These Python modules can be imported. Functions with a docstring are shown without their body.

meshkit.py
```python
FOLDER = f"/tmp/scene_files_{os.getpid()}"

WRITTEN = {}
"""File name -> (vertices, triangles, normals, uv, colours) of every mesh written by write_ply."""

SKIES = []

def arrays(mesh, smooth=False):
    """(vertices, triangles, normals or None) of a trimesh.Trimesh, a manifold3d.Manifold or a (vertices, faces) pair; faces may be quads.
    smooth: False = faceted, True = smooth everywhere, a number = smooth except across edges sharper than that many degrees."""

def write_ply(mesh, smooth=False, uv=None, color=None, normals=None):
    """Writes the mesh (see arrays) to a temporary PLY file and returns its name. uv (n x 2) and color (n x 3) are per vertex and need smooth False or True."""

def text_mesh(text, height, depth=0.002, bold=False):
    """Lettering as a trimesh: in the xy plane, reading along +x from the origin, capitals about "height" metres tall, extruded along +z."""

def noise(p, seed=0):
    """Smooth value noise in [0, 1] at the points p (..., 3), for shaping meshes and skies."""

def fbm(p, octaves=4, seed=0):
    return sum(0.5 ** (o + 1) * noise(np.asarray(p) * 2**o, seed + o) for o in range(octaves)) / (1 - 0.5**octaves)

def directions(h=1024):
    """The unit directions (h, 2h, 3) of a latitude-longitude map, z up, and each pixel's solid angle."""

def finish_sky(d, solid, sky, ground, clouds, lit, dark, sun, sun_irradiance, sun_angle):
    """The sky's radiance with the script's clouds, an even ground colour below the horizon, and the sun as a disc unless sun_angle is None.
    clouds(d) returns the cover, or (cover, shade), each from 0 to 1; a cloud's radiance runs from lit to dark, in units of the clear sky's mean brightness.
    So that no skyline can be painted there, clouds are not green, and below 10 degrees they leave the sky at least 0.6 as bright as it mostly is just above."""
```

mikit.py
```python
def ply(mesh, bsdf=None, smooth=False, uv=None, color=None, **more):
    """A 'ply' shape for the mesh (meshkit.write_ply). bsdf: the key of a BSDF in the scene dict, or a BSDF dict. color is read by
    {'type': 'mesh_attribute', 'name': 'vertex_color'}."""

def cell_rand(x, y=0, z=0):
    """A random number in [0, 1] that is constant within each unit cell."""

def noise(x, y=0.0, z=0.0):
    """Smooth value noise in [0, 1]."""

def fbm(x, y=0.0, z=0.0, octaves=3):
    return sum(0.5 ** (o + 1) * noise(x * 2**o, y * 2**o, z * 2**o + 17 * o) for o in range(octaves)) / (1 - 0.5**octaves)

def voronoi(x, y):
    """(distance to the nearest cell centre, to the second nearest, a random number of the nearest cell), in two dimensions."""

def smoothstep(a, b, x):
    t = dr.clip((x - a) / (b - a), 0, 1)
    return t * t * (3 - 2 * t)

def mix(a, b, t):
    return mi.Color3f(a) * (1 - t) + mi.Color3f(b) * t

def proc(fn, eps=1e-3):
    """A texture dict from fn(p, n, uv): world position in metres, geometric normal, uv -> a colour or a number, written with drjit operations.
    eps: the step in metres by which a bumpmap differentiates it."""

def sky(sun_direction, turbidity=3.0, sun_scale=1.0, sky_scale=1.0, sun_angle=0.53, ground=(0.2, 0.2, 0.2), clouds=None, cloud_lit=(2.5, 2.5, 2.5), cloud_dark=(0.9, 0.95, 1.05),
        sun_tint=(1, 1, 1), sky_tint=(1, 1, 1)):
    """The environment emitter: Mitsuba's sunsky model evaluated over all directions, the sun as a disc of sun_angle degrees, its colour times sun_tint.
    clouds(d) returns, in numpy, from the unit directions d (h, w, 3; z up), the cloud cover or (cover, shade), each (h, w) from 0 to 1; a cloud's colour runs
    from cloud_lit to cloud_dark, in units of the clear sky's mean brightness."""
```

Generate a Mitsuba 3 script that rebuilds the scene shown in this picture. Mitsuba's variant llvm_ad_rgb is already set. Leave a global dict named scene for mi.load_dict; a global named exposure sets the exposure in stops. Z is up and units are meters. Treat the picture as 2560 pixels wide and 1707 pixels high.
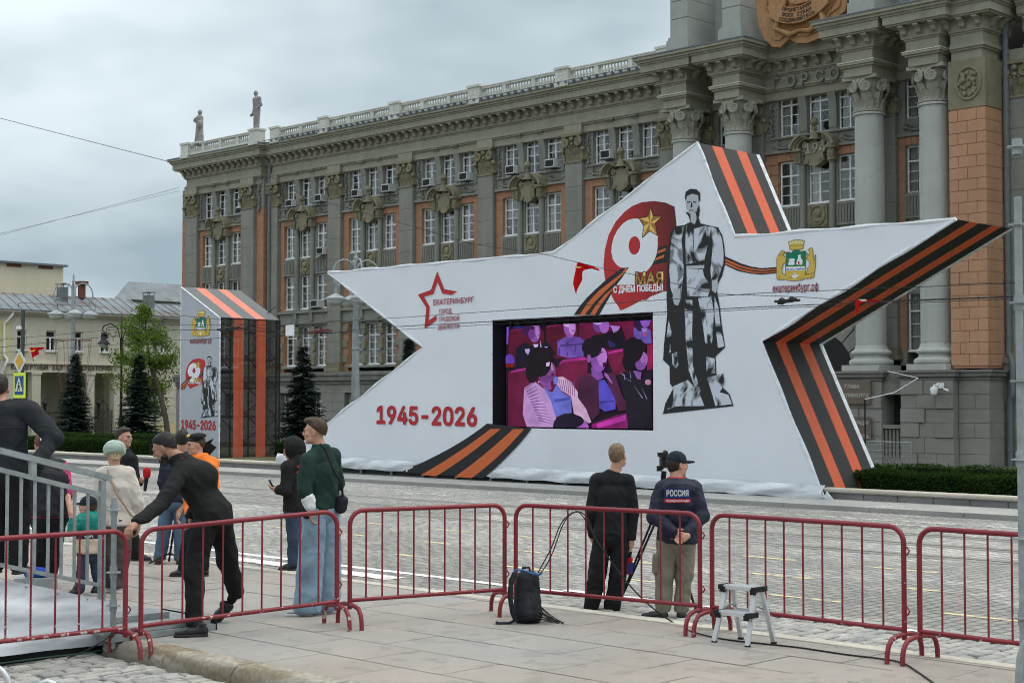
import math, random
import numpy as np, trimesh, shapely, manifold3d
import drjit as dr, mitsuba as mi
import mikit, meshkit
from mikit import noise, fbm, smoothstep, mix, cell_rand, voronoi
from shapely.geometry import Polygon, LineString, Point, box as sbox
from shapely import affinity
scene, labels = {}, {}
T = mi.ScalarTransform4f
# ---------------------------------------------------------------- camera, sky, exposure
# X runs along the city hall front (to the right), Y runs away from the viewer into it, Z is up
AZ = math.radians(45.4)
HD = np.array([-math.cos(AZ), math.sin(AZ), 0.0])          # horizontal view direction
RT = np.array([math.sin(AZ), math.cos(AZ), 0.0])           # to the right of the viewer
PITCH = math.atan(146.5 / 3825)
EYE = [0.0, 0.0, 2.08]
fwd = math.cos(PITCH) * HD + np.array([0, 0, math.sin(PITCH)])
scene['camera'] = {'type': 'perspective', 'fov': 2 * math.degrees(math.atan(1280 / 3825)), 'fov_axis': 'x',
                   'near_clip': 0.1, 'far_clip': 2000.0,
                   'to_world': T().look_at(origin=EYE, target=[float(a + b) for a, b in zip(EYE, fwd)], up=[0, 0, 1])}
def cloud_cover(d):
 # overcast: three times brighter overhead than at the horizon, with soft darker banks
 el = np.clip(d[..., 2], 0, 1)
 q = d / np.maximum(el[..., None] + 0.30, 0.05)
 n = meshkit.fbm(np.stack([q[..., 0] * 2.1 + 3.1, q[..., 1] * 2.1 + 1.7, q[..., 2] * 2.6], -1), 5, 3)
 m = meshkit.fbm(np.stack([q[..., 0] * 1.1 + 8.1, q[..., 1] * 1.1 + 4.7, q[..., 2] * 1.5 + 2.5], -1), 3, 11)
 bank = np.clip(((0.55 * n + 0.55 * m) - 0.45) * 4.2, 0, 1)
 bright = (0.82 + 2.4 * el) / 3.22 * (1.12 - 0.62 * bank)
 return np.ones(d.shape[:2]), np.clip((1 - bright) / 0.89, 0, 1)
scene['sky'] = mikit.sky((0.25, 0.35, 0.9), turbidity=3, sun_scale=0.12, sun_angle=22, clouds=cloud_cover,
                         cloud_lit=(4.2, 4.42, 4.5), cloud_dark=(0.14, 0.36, 0.50))
exposure = 2.3
# ---------------------------------------------------------------- helpers
rng = np.random.default_rng(7)
rnd = random.Random(5)
def key(base):
 k = base
 if base in USED:
  COUNT[base] = COUNT.get(base, 0) + 1
  k = f'{base}_{COUNT[base]:03d}'
 USED.add(k)
 return k
USED, COUNT = set(), {}
def lab(k, label=None, cat=None, group=None, kind=None):
 e = {a: b for a, b in (('label', label), ('category', cat), ('group', group), ('kind', kind)) if b}
 if e: labels[k] = {**labels.get(k, {}), **e}
 return k
def thing(name, label, cat, group=None):
 k = key(name); lab(k, label, cat, group); return k
class MB:
 """Collects triangles of boxes, tubes, prisms and lathes."""
 def __init__(self): self.v, self.f, self.n = [], [], 0
 def add(self, v, f):
  v = np.asarray(v, float); f = np.asarray(f, int)
  if f.shape[1] == 4: f = np.vstack([f[:, [0, 1, 2]], f[:, [0, 2, 3]]])
  self.v.append(v); self.f.append(f + self.n); self.n += len(v); return self
 def tm(self, m): return self.add(m.vertices, m.faces)
 def mesh(self): return trimesh.Trimesh(np.vstack(self.v), np.vstack(self.f), process=False)
 def box(self, x0, x1, y0, y1, z0, z1):
  v = np.array([[x, y, z] for x in (x0, x1) for y in (y0, y1) for z in (z0, z1)])
  return self.add(v, BOXF)
 def obox(self, c, half, ax):
  """box with centre, half sizes and a 3x3 matrix of unit axes (rows)"""
  s = np.array([[x, y, z] for x in (-1, 1) for y in (-1, 1) for z in (-1, 1)]) * np.asarray(half, float)
  return self.add(s @ np.asarray(ax, float) + np.asarray(c, float), BOXF)
 def bar(self, a, b, w, h, up=(0, 0, 1)):
  a, b = np.asarray(a, float), np.asarray(b, float)
  d = b - a; L = np.linalg.norm(d); d /= L
  s = np.cross(d, up); s /= np.linalg.norm(s); u = np.cross(s, d)
  return self.obox((a + b) / 2, (L / 2, w / 2, h / 2), [d, s, u])
 def tube(self, pts, r, n=8, caps=True):
  P = np.asarray(pts, float); m = len(P)
  r = np.full(m, r) if np.isscalar(r) else np.asarray(r, float)
  t = np.gradient(P, axis=0); t /= np.linalg.norm(t, axis=1, keepdims=True) + 1e-12
  ref = np.array([0, 0, 1.0]) if abs(t[0][2]) < 0.9 else np.array([1.0, 0, 0])
  u = np.cross(t[0], ref); u /= np.linalg.norm(u)
  a = np.arange(n) * 2 * math.pi / n; V = []
  for i in range(m):
   u = u - t[i] * (u @ t[i]); u /= np.linalg.norm(u) + 1e-12
   w = np.cross(t[i], u)
   V.append(P[i] + r[i] * (np.cos(a)[:, None] * u + np.sin(a)[:, None] * w))
  V = np.vstack(V); F = []
  i, j = np.meshgrid(np.arange(m - 1), np.arange(n), indexing='ij')
  q = np.stack([i * n + j, i * n + (j + 1) % n, (i + 1) * n + (j + 1) % n, (i + 1) * n + j], -1).reshape(-1, 4)
  self.add(V, q)
  if caps:
   for base, rev in ((0, True), ((m - 1) * n, False)):
    f = [[base, base + k, base + k + 1] for k in range(1, n - 1)]
    self.add(V[base:base + n], np.array([x[::-1] if rev else x for x in f]) - base)
  return self
 def lathe(self, prof, c=(0, 0, 0), n=20, a0=0.0, a1=2 * math.pi):
  prof = np.asarray(prof, float); m = len(prof)
  full = abs(a1 - a0 - 2 * math.pi) < 1e-6
  a = a0 + (a1 - a0) * np.arange(n + (0 if full else 1)) / n; k = len(a)
  V = np.stack([prof[:, None, 0] * np.cos(a), prof[:, None, 0] * np.sin(a), np.repeat(prof[:, 1:2], k, 1)], -1).reshape(-1, 3) + np.asarray(c, float)
  i, j = np.meshgrid(np.arange(m - 1), np.arange(k if full else k - 1), indexing='ij')
  q = np.stack([i * k + j, i * k + (j + 1) % k, (i + 1) * k + (j + 1) % k, (i + 1) * k + j], -1).reshape(-1, 4)
  return self.add(V, q)
 def poly(self, p, d0, d1, axes='xz'):
  """shapely polygon (or point list) extruded between d0 and d1; axes: plane of the polygon, 'xz' (extruded along y), 'xy', 'yz'"""
  if not hasattr(p, 'geom_type'): p = Polygon(p)
  if not p.is_valid: p = p.buffer(0)
  for g in getattr(p, 'geoms', [p]):
   if g.geom_type != 'Polygon' or g.area < 1e-9: continue
   m = trimesh.creation.extrude_polygon(g, abs(d1 - d0), engine='earcut')
   v, f, lo = m.vertices, m.faces, min(d0, d1)
   if axes == 'xz': v = np.stack([v[:, 0], lo + v[:, 2], v[:, 1]], 1); f = f[:, ::-1]
   elif axes == 'yz': v = np.stack([lo + v[:, 2], v[:, 0], v[:, 1]], 1)
   else: v = v + [0, 0, lo]
   self.add(v, f)
  return self
 def flat(self, p, z, tr):
  """shapely polygon as a single sheet; tr maps (n,2) to (n,3)"""
  if not hasattr(p, 'geom_type'): p = Polygon(p)
  if not p.is_valid: p = p.buffer(0)
  for g in getattr(p, 'geoms', [p]):
   if g.geom_type != 'Polygon' or g.area < 1e-9: continue
   v, f = trimesh.creation.triangulate_polygon(g, engine='earcut')
   self.add(tr(np.asarray(v)[:, :2], z), np.asarray(f))
  return self
 def sphere(self, c, r, sub=2, sc=(1, 1, 1)):
  m = ICO[sub]
  return self.add(m.vertices * r * np.asarray(sc) + np.asarray(c, float), m.faces)
BOXF = np.array([[0, 1, 3], [0, 3, 2], [4, 6, 7], [4, 7, 5], [0, 4, 5], [0, 5, 1], [2, 3, 7], [2, 7, 6], [0, 2, 6], [0, 6, 4], [1, 5, 7], [1, 7, 3]])
ICO = {s: trimesh.creation.icosphere(subdivisions=s, radius=1.0) for s in (0, 1, 2, 3)}
def ply(m, mat, smooth=False, to=None, **kw):
 d = mikit.ply(m.mesh() if isinstance(m, MB) else m, mat, smooth, **kw)
 if to is not None: d['to_world'] = to
 return d
def put(name, m, mat, smooth=False, to=None, parent=None, label=None, cat=None, group=None, kind=None, **kw):
 k = key((parent + '__' if parent else '') + name)
 scene[k] = ply(m, mat, smooth, to, **kw)
 lab(k, label, cat, group, kind)
 return k
def copy_part(name, d, to, parent, label=None):
 """one more entry of a shared ply dict"""
 k = key(parent + '__' + name)
 scene[k] = {**d, 'to_world': to}
 lab(k, label)
 return k
def S(p, r=None):  # translate + optional scale
 t = T().translate([float(x) for x in p])
 return t if r is None else t @ T().scale([float(x) for x in r])
def cbox(c=0.06):
 """unit cube (-.5..+.5) with chamfered edges, chamfer as a fraction"""
 h = 0.5; pts = []
 for x in (-h, h):
  for y in (-h, h):
   for z in (-h, h):
    s = np.sign([x, y, z]) * c
    pts += [[x - s[0], y - s[1], z], [x - s[0], y, z - s[2]], [x, y - s[1], z - s[2]]]
 return trimesh.convex.convex_hull(np.array(pts))
# ---------------------------------------------------------------- materials
def rgb(*c): return {'type': 'rgb', 'value': [float(x) for x in c]}
def mat(name, col, rough=0.8, two=True, **kw):
 tex = mikit.proc(col) if callable(col) else rgb(*col)
 b = {'type': 'principled', 'base_color': tex, 'roughness': rough, 'specular': kw.pop('spec', 0.35), **kw}
 scene[name] = {'type': 'twosided', 'bsdf': b} if two else b
 return name
def matb(name, col, height, rough=0.8, scale=1.0, eps=2e-3, **kw):
 tex = mikit.proc(col) if callable(col) else rgb(*col)
 b = {'type': 'principled', 'base_color': tex, 'roughness': rough, 'specular': kw.pop('spec', 0.35), **kw}
 scene[name] = {'type': 'twosided', 'bsdf': {'type': 'bumpmap', 'arbitrary': mikit.proc(height, eps), 'scale': scale, 'bsdf': b}}
 return name
def mottle(c, a=0.16, f=1.3, streak=0.0):
 c = mi.Color3f(*[float(x) for x in c])
 def fn(p, n, uv):
  v = fbm(p.x * f, p.y * f, p.z * f, 4) - 0.5 + 0.25 * (noise(p.x * 23, p.y * 23, p.z * 23) - 0.5)
  s = (fbm(p.x * 3.1, p.y * 3.1, p.z * 0.22, 3) - 0.5) * streak
  return c * (1 + 2 * a * v + s)
 return fn
mat('m_grey', mottle((0.225, 0.225, 0.20), 0.16, 0.9, 0.35), 0.85)
mat('m_orange', mottle((0.36, 0.19, 0.115), 0.16, 0.8, 0.3), 0.85)
mat('m_orange_pale', mottle((0.44, 0.245, 0.15), 0.16, 0.8, 0.3), 0.85)
mat('m_relief', mottle((0.22, 0.20, 0.135), 0.25, 2.2, 0.3), 0.85)
mat('m_cornice', mottle((0.285, 0.275, 0.215), 0.16, 0.9, 0.3), 0.85)
mat('m_white_stone', mottle((0.56, 0.56, 0.51), 0.14, 1.2, 0.2), 0.8)
mat('m_column', mottle((0.40, 0.41, 0.385), 0.13, 0.7, 0.2), 0.8)
mat('m_capital', mottle((0.31, 0.30, 0.25), 0.22, 2.0, 0.2), 0.85)
mat('m_attic', mottle((0.33, 0.345, 0.32), 0.14, 0.7, 0.25), 0.85)
mat('m_granite', lambda p, n, uv: mi.Color3f(0.235, 0.225, 0.205) * (0.8 + 0.45 * fbm(p.x * 0.7, p.y * 0.7, p.z * 0.9, 3) + 0.28 * (noise(p.x * 40, p.y * 40, p.z * 40) - 0.5)), 0.75)
mat('m_granite_b', mottle((0.19, 0.18, 0.165), 0.25, 2.0, 0.2), 0.75)
mat('m_tin', (0.16, 0.18, 0.20), 0.5, metallic=0.3)
mat('m_pipe', mottle((0.145, 0.16, 0.17), 0.12, 2.0), 0.5)
mat('m_white', (0.74, 0.75, 0.75), 0.45)
mat('m_black', (0.012, 0.012, 0.014), 0.6)
mat('m_dark', (0.02, 0.022, 0.024), 0.8)
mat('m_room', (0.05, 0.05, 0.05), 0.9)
mat('m_curtain', mottle((0.26, 0.26, 0.25), 0.2, 1.5), 0.9)
mat('m_curtain_b', mottle((0.22, 0.19, 0.165), 0.2, 1.5), 0.9)
scene['m_glass'] = {'type': 'thindielectric', 'int_ior': 1.65}
mat('m_wood', lambda p, n, uv: mi.Color3f(0.36, 0.19, 0.085) * (0.72 + 0.5 * fbm(p.x * 9, p.y * 9, p.z * 1.1, 4) + 0.2 * (noise(p.x * 60, p.y * 10, p.z * 5) - 0.5)), 0.6)
mat('m_bronze', mottle((0.16, 0.125, 0.10), 0.25, 3.0), 0.45, metallic=0.2)
mat('m_letter', (0.42, 0.40, 0.36), 0.5)
def paving_col(p, n, uv):
 v = fbm(p.x * 1.4, p.y * 1.4, 0.3, 4)
 w = fbm(p.x * 0.55 + 9, p.y * 0.55, 0.7, 3)
 g = noise(p.x * 90, p.y * 90, 2.0)
 c = mix((0.262, 0.252, 0.236), (0.28, 0.246, 0.214), smoothstep(0.35, 0.65, w))
 s = smoothstep(0.66, 0.72, fbm(p.x * 6 + 31, p.y * 6, 5.0, 2))
 return c * (0.78 + 0.36 * v + 0.10 * (g - 0.5) - 0.12 * s)
matb('m_paving', paving_col, lambda p, n, uv: 0.0015 * fbm(p.x * 25, p.y * 25, p.z * 25, 3), 0.75, 1.0)
mat('m_joint', mottle((0.10, 0.095, 0.085), 0.3, 8), 0.95)
matb('m_kerb', lambda p, n, uv: mix((0.27, 0.245, 0.205), (0.19, 0.16, 0.115), smoothstep(0.4, 0.62, fbm(p.x * 2.4, p.y * 2.4, p.z * 9, 3))) * (0.75 + 0.5 * noise(p.x * 35, p.y * 35, p.z * 35)),
     lambda p, n, uv: 0.012 * fbm(p.x * 9, p.y * 9, p.z * 9, 4), 0.9)
mat('m_kerb_far', mottle((0.27, 0.265, 0.25), 0.2, 1.5), 0.9)
mat('m_plinth_block', mottle((0.185, 0.18, 0.18), 0.25, 1.4), 0.85)
mat('m_coping', mottle((0.40, 0.375, 0.32), 0.25, 1.7), 0.85)
# setts: irregular rows that run across the road, far ones drawn by relief alone
def sett(p):
 wob = 0.035 * (noise(p.x * 2.3, p.y * 2.3, 4.0) - 0.5) * 2
 r = (p.x + wob) / 0.135
 row = dr.floor(r)
 off = cell_rand(row, 3.0, 1.0)
 q = (p.y + 0.05 * (noise(p.x * 1.7 + 40, p.y * 1.7, 1.0) - 0.5)) / 0.215 + off * 1.0
 c = dr.floor(q)
 fx, fy = r - row, q - c
 e = dr.minimum(dr.minimum(fx, 1 - fx) * 0.135, dr.minimum(fy, 1 - fy) * 0.215)
 return e, cell_rand(row, c, 7.0)
def sett_col(p, n, uv):
 e, k = sett(p)
 v = fbm(p.x * 0.35, p.y * 0.35, 1.0, 3)
 g = noise(p.x * 60, p.y * 60, 3.0)
 c = mix((0.37, 0.355, 0.325), (0.245, 0.245, 0.24), k) * (0.72 + 0.66 * v + 0.16 * (g - 0.5))
 c = mix(c, (0.20, 0.195, 0.18), 0.5 * smoothstep(0.56, 0.66, fbm(p.x * 0.22 + 7, p.y * 0.5, 8.0, 4)))
 return c * (0.34 + 0.62 * smoothstep(0.002, 0.016, e))
def sett_h(p, n, uv):
 e, k = sett(p)
 return 0.016 * smoothstep(0.0, 0.03, e) + 0.012 * (k - 0.5) * smoothstep(0.0, 0.02, e) + 0.006 * noise(p.x * 14, p.y * 14, 1.0)
matb('m_setts', sett_col, sett_h, 0.72, 1.0, 3e-3)
def stone_col(p, n, uv):
 k = cell_rand(p.x * 7.4, p.y * 4.6, 2.0)
 v = fbm(p.x * 5, p.y * 5, p.z * 5, 3)
 g = noise(p.x * 70, p.y * 70, p.z * 70)
 return mix((0.37, 0.355, 0.325), (0.25, 0.25, 0.245), k) * (0.7 + 0.5 * v + 0.16 * (g - 0.5))
matb('m_stone', stone_col, lambda p, n, uv: 0.006 * fbm(p.x * 16, p.y * 16, p.z * 16, 3), 0.7)
def paint(c, wear):
 c = mi.Color3f(*c)
 def fn(p, n, uv):
  e, k = sett(p)
  w = smoothstep(wear - 0.08, wear + 0.08, fbm(p.x * 7, p.y * 7, 2.0, 3)) * smoothstep(0.0, 0.008, e)
  return c * w + mi.Color3f(0.27, 0.26, 0.245) * (1 - w)
 return fn
mat('m_line_white', paint((0.78, 0.78, 0.76), 0.28), 0.7)
mat('m_line_thin', paint((0.62, 0.62, 0.60), 0.46), 0.7)
mat('m_line_yellow', paint((0.58, 0.50, 0.27), 0.44), 0.7)
mat('m_soil', mottle((0.055, 0.06, 0.032), 0.4, 2.0), 0.95)
mat('m_ground', mottle((0.12, 0.12, 0.115), 0.2, 0.2), 0.9)
# ---------------------------------------------------------------- the setting: ground, road, pavements, planter
def sheet(xs, yz):
 """strip of quads: xs = (x0, x1), yz = list of (y, z)"""
 v = [[x, y, z] for y, z in yz for x in xs]
 f = [[2 * i, 2 * i + 1, 2 * i + 3, 2 * i + 2] for i in range(len(yz) - 1)]
 return np.array(v, float), np.array(f)
put('ground', MB().add(*sheet((-700, 500), ((-300, -0.40), (27.0, -0.40), (34, -0.40), (52, -0.82), (700, -0.82)))), 'm_ground', kind='structure', label='grey open ground reaching to the horizon')
def road_z(y): return -0.14 if y < 7.2 else -0.055 - 0.045 * (y - 11.4) / 14.7
ROAD = put('road', MB().add(*sheet((-170, 70), ((-40, -0.14), (7.12, -0.14), (7.2, -0.13), (11.3, -0.055), (26.15, -0.10)))), 'm_setts', kind='structure', label='wide square paved with grey stone setts')
def line(name, m, x0, x1, y, w, dz=0.004):
 a, b = y - w / 2, y + w / 2
 put(name, MB().add(*sheet((x0, x1), ((a, road_z(a) + dz), (b, road_z(b) + dz)))), m, parent=ROAD)
line('white_line', 'm_line_white', -40, 20, 12.62, 0.14)
line('stop_line', 'm_line_white', -17.6, -13.9, 12.12, 0.30, 0.008)
for i in range(13):
 line('lane_dash', 'm_line_thin', -52 + i * 4.1, -50.2 + i * 4.1, 23.9, 0.11)
line('edge_line', 'm_line_thin', -24, 30, 24.6, 0.10)
for j, y in enumerate((14.1, 15.7, 17.4)):
 for i in range(16):
  line('yellow_dash', 'm_line_yellow', -33 + i * 2.1 + j * 0.7, -32.1 + i * 2.1 + j * 0.7, y, 0.10)
for y in (19.2, 20.75, 22.3):
 mb = MB(); z = road_z(y)
 mb.box(-120, 40, y - 0.035, y + 0.035, z - 0.05, z + 0.006);
 put('tram_rail', mb, 'm_rail' if 'm_rail' in scene else mat('m_rail', (0.05, 0.048, 0.046), 0.4, metallic=0.6), parent=ROAD)
 put('rail_bed', MB().add(*sheet((-120, 40), ((y - 0.26, road_z(y - .26) + 0.005), (y + 0.26, road_z(y + .26) + 0.005)))), 'm_bed' if 'm_bed' in scene else mat('m_bed', mottle((0.20, 0.195, 0.18), 0.3, 2), 0.9), parent=ROAD)
# setts as stones where they show large: by the right end of the barriers and below the kerb at the lower left
def sett_stone(mb, x0, x1, y0, y1, z):
 j = rng.uniform(-0.012, 0.012, (4, 2))
 c = np.array([[x0, y0], [x1, y0], [x1, y1], [x0, y1]]) + j
 m = c.mean(0); t = m + (c - m) * 0.80
 top = z + rng.uniform(0.008, 0.02)
 tilt = rng.uniform(-0.006, 0.006, 4)
 mid = m + (c - m) * 0.95
 V = np.vstack([np.c_[c, np.full(4, z - 0.05)], np.c_[mid, top - 0.010 + tilt], np.c_[t, top + tilt], [[m[0], m[1], top + 0.004]]])
 F = []
 for a in (0, 4):
  for i in range(4): F += [[a + i, a + (i + 1) % 4, a + 4 + (i + 1) % 4], [a + i, a + 4 + (i + 1) % 4, a + 4 + i]]
 for i in range(4): F.append([8 + i, 8 + (i + 1) % 4, 12])
 mb.add(V, np.array(F))
stones = []
def sett_field(x0, x1, y0, y1):
 x = x0
 while x < x1:
  w = rng.uniform(0.115, 0.15); y = y0 + rng.uniform(-0.15, 0)
  while y < y1:
   h = rng.uniform(0.15, 0.25)
   a, b = max(y, y0), min(y + h, y1)
   if b - a > 0.06: stones.append((x + 0.006, x + w - 0.006, a + 0.006, b - 0.006))
   y += h
  x += w
sett_field(-11.6, -4.3, 11.46, 13.0)
sett_field(-12.4, -8.0, 4.6, 7.02)
stones.sort(key=lambda s: s[0] ** 2 + s[2] ** 2)
rest = MB()
for i, s in enumerate(stones):
 z = road_z((s[2] + s[3]) / 2) + 0.006
 if i < 290:
  mb = MB(); sett_stone(mb, *s, z); put('sett', mb, 'm_stone', 30, parent=ROAD)
 else: sett_stone(rest, *s, z)
put('far_setts', rest, 'm_stone', 30, parent=ROAD, kind='stuff')
for x0, x1, y0, y1 in ((-11.6, -4.3, 11.45, 13.0), (-12.4, -8.0, 4.6, 7.03)):
 put('sett_bed', MB().add(*sheet((x0, x1), ((y0, road_z(y0) + 0.005), (y1, road_z(y1) + 0.005)))), 'm_joint', parent=ROAD)
put('white_line', MB().add(*sheet((-11.6, -4.3), ((12.55, road_z(12.55) + 0.030), (12.69, road_z(12.69) + 0.030)))), 'm_line_white', parent=ROAD)
# near pavement: a strip of concrete slabs between two kerbs
PAVE = put('pavement', MB().box(-60, 30, 7.3, 11.25, -0.2, -0.014), 'm_joint', kind='structure', label='strip of large grey paving slabs')
slab = ply(cbox(0.012), 'm_paving')
spots = []
yy = 7.31; row = 0
while yy < 11.2:
 h = min(0.64, 11.245 - yy); x = -26 + (row % 2) * 0.47
 while x < 4:
  spots.append((x, yy, 0.94, h)); x += 0.94
 yy += 0.645; row += 1
spots.sort(key=lambda s: (s[0] + 7) ** 2 + (s[1] - 8) ** 2)
for i, (x, y, w, h) in enumerate(spots):
 if i < 190:
  dz = rng.uniform(-0.0025, 0.0025)
  copy_part('slab', slab, S((x + w / 2, y + h / 2, -0.03 + dz), (w - 0.008, h - 0.008, 0.06)), PAVE)
x = -11.95
while x < 10:                                              # the rough kerb towards the viewer
 w = rng.uniform(0.85, 1.25)
 b = trimesh.creation.box((w - 0.012, 0.26, 0.30)).subdivide().subdivide().subdivide()
 v = b.vertices.copy()
 n3 = meshkit.fbm(v * 9 + x * 7, 3, 4)[:, None] - 0.5
 edge = np.clip((v[:, 2:3] - 0.08) / 0.07, 0, 1) * np.clip((-v[:, 1:2] - 0.06) / 0.07, 0, 1)
 v += np.c_[0 * n3, n3 * 0.03 + edge * 0.03, n3 * 0.012 - edge * 0.045 * meshkit.noise(v * 5 + x, 2)[:, None]]
 b.vertices = v
 b.apply_translation((x + w / 2, 7.175, -0.148))
 put('kerb_stone', b, 'm_kerb', 40, parent=PAVE)
 x += w
x = -40.0
kst = ply(cbox(0.03), 'm_coping')
while x < 12:
 copy_part('edge_stone', kst, S((x + 0.6, 11.345, -0.09), (1.19, 0.17, 0.19)), PAVE); x += 1.2
# far pavement with its kerb, low planter wall and sloping bed
FAR = put('far_pavement', MB().box(-140, 60, 26.3, 27.9, -0.3, -0.004), 'm_kerb_far', kind='structure', label='narrow pavement along the planter')
x = -100.0
while x < 30:
 copy_part('kerb_stone', kst if False else KS if 'KS' in globals() else globals().setdefault('KS', ply(cbox(0.02), 'm_kerb_far')), S((x + 1.0, 26.2, -0.09), (1.985, 0.2, 0.18)), FAR); x += 2.0
BED = put('planter_bed', MB().add(*sheet((-140, 60), ((28.05, 0.13), (33, 0.10), (52, -0.45), (60, -0.5)))), 'm_soil', kind='structure', label='dark planter soil in front of the city hall')
WALL = thing('planter_wall', 'low stone planter wall with rounded pale coping along the far pavement', 'wall')
blk = ply(cbox(0.03), 'm_plinth_block')
mb = MB(); prof = [(27.80, 0.135), (27.785, 0.16), (27.79, 0.20), (27.82, 0.222), (28.0, 0.232), (28.12, 0.22), (28.14, 0.135)]
for a, b in ((-100, -35.2), (-35.1, 40)):
 x = a
 while x < b:
  w = min(1.6, b - x)
  m2 = MB().poly([(y, z) for y, z in prof], x, x + w - 0.006, 'yz')
  put('coping', m2, 'm_coping', 25, parent=WALL); x += 1.6
x = -62.0
while x < 12:
 copy_part('block', blk, S((x + 0.4, 27.99, 0.055), (0.785, 0.3, 0.16)), WALL); x += 0.8
mb = MB().box(-100, -62, 27.84, 28.1, -0.05, 0.135); put('plinth', mb, 'm_plinth_block', parent=WALL)
# ---------------------------------------------------------------- city hall
HALL = thing('city_hall', 'grey and orange classical city hall with columned portico and white roof balustrade', 'building')
YW = 56.0
Z0 = -0.9
def hp(name, mb, m, smooth=False, label=None, parent=HALL, **kw): return put(name, mb, m, smooth, parent=parent, label=label, **kw)
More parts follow.
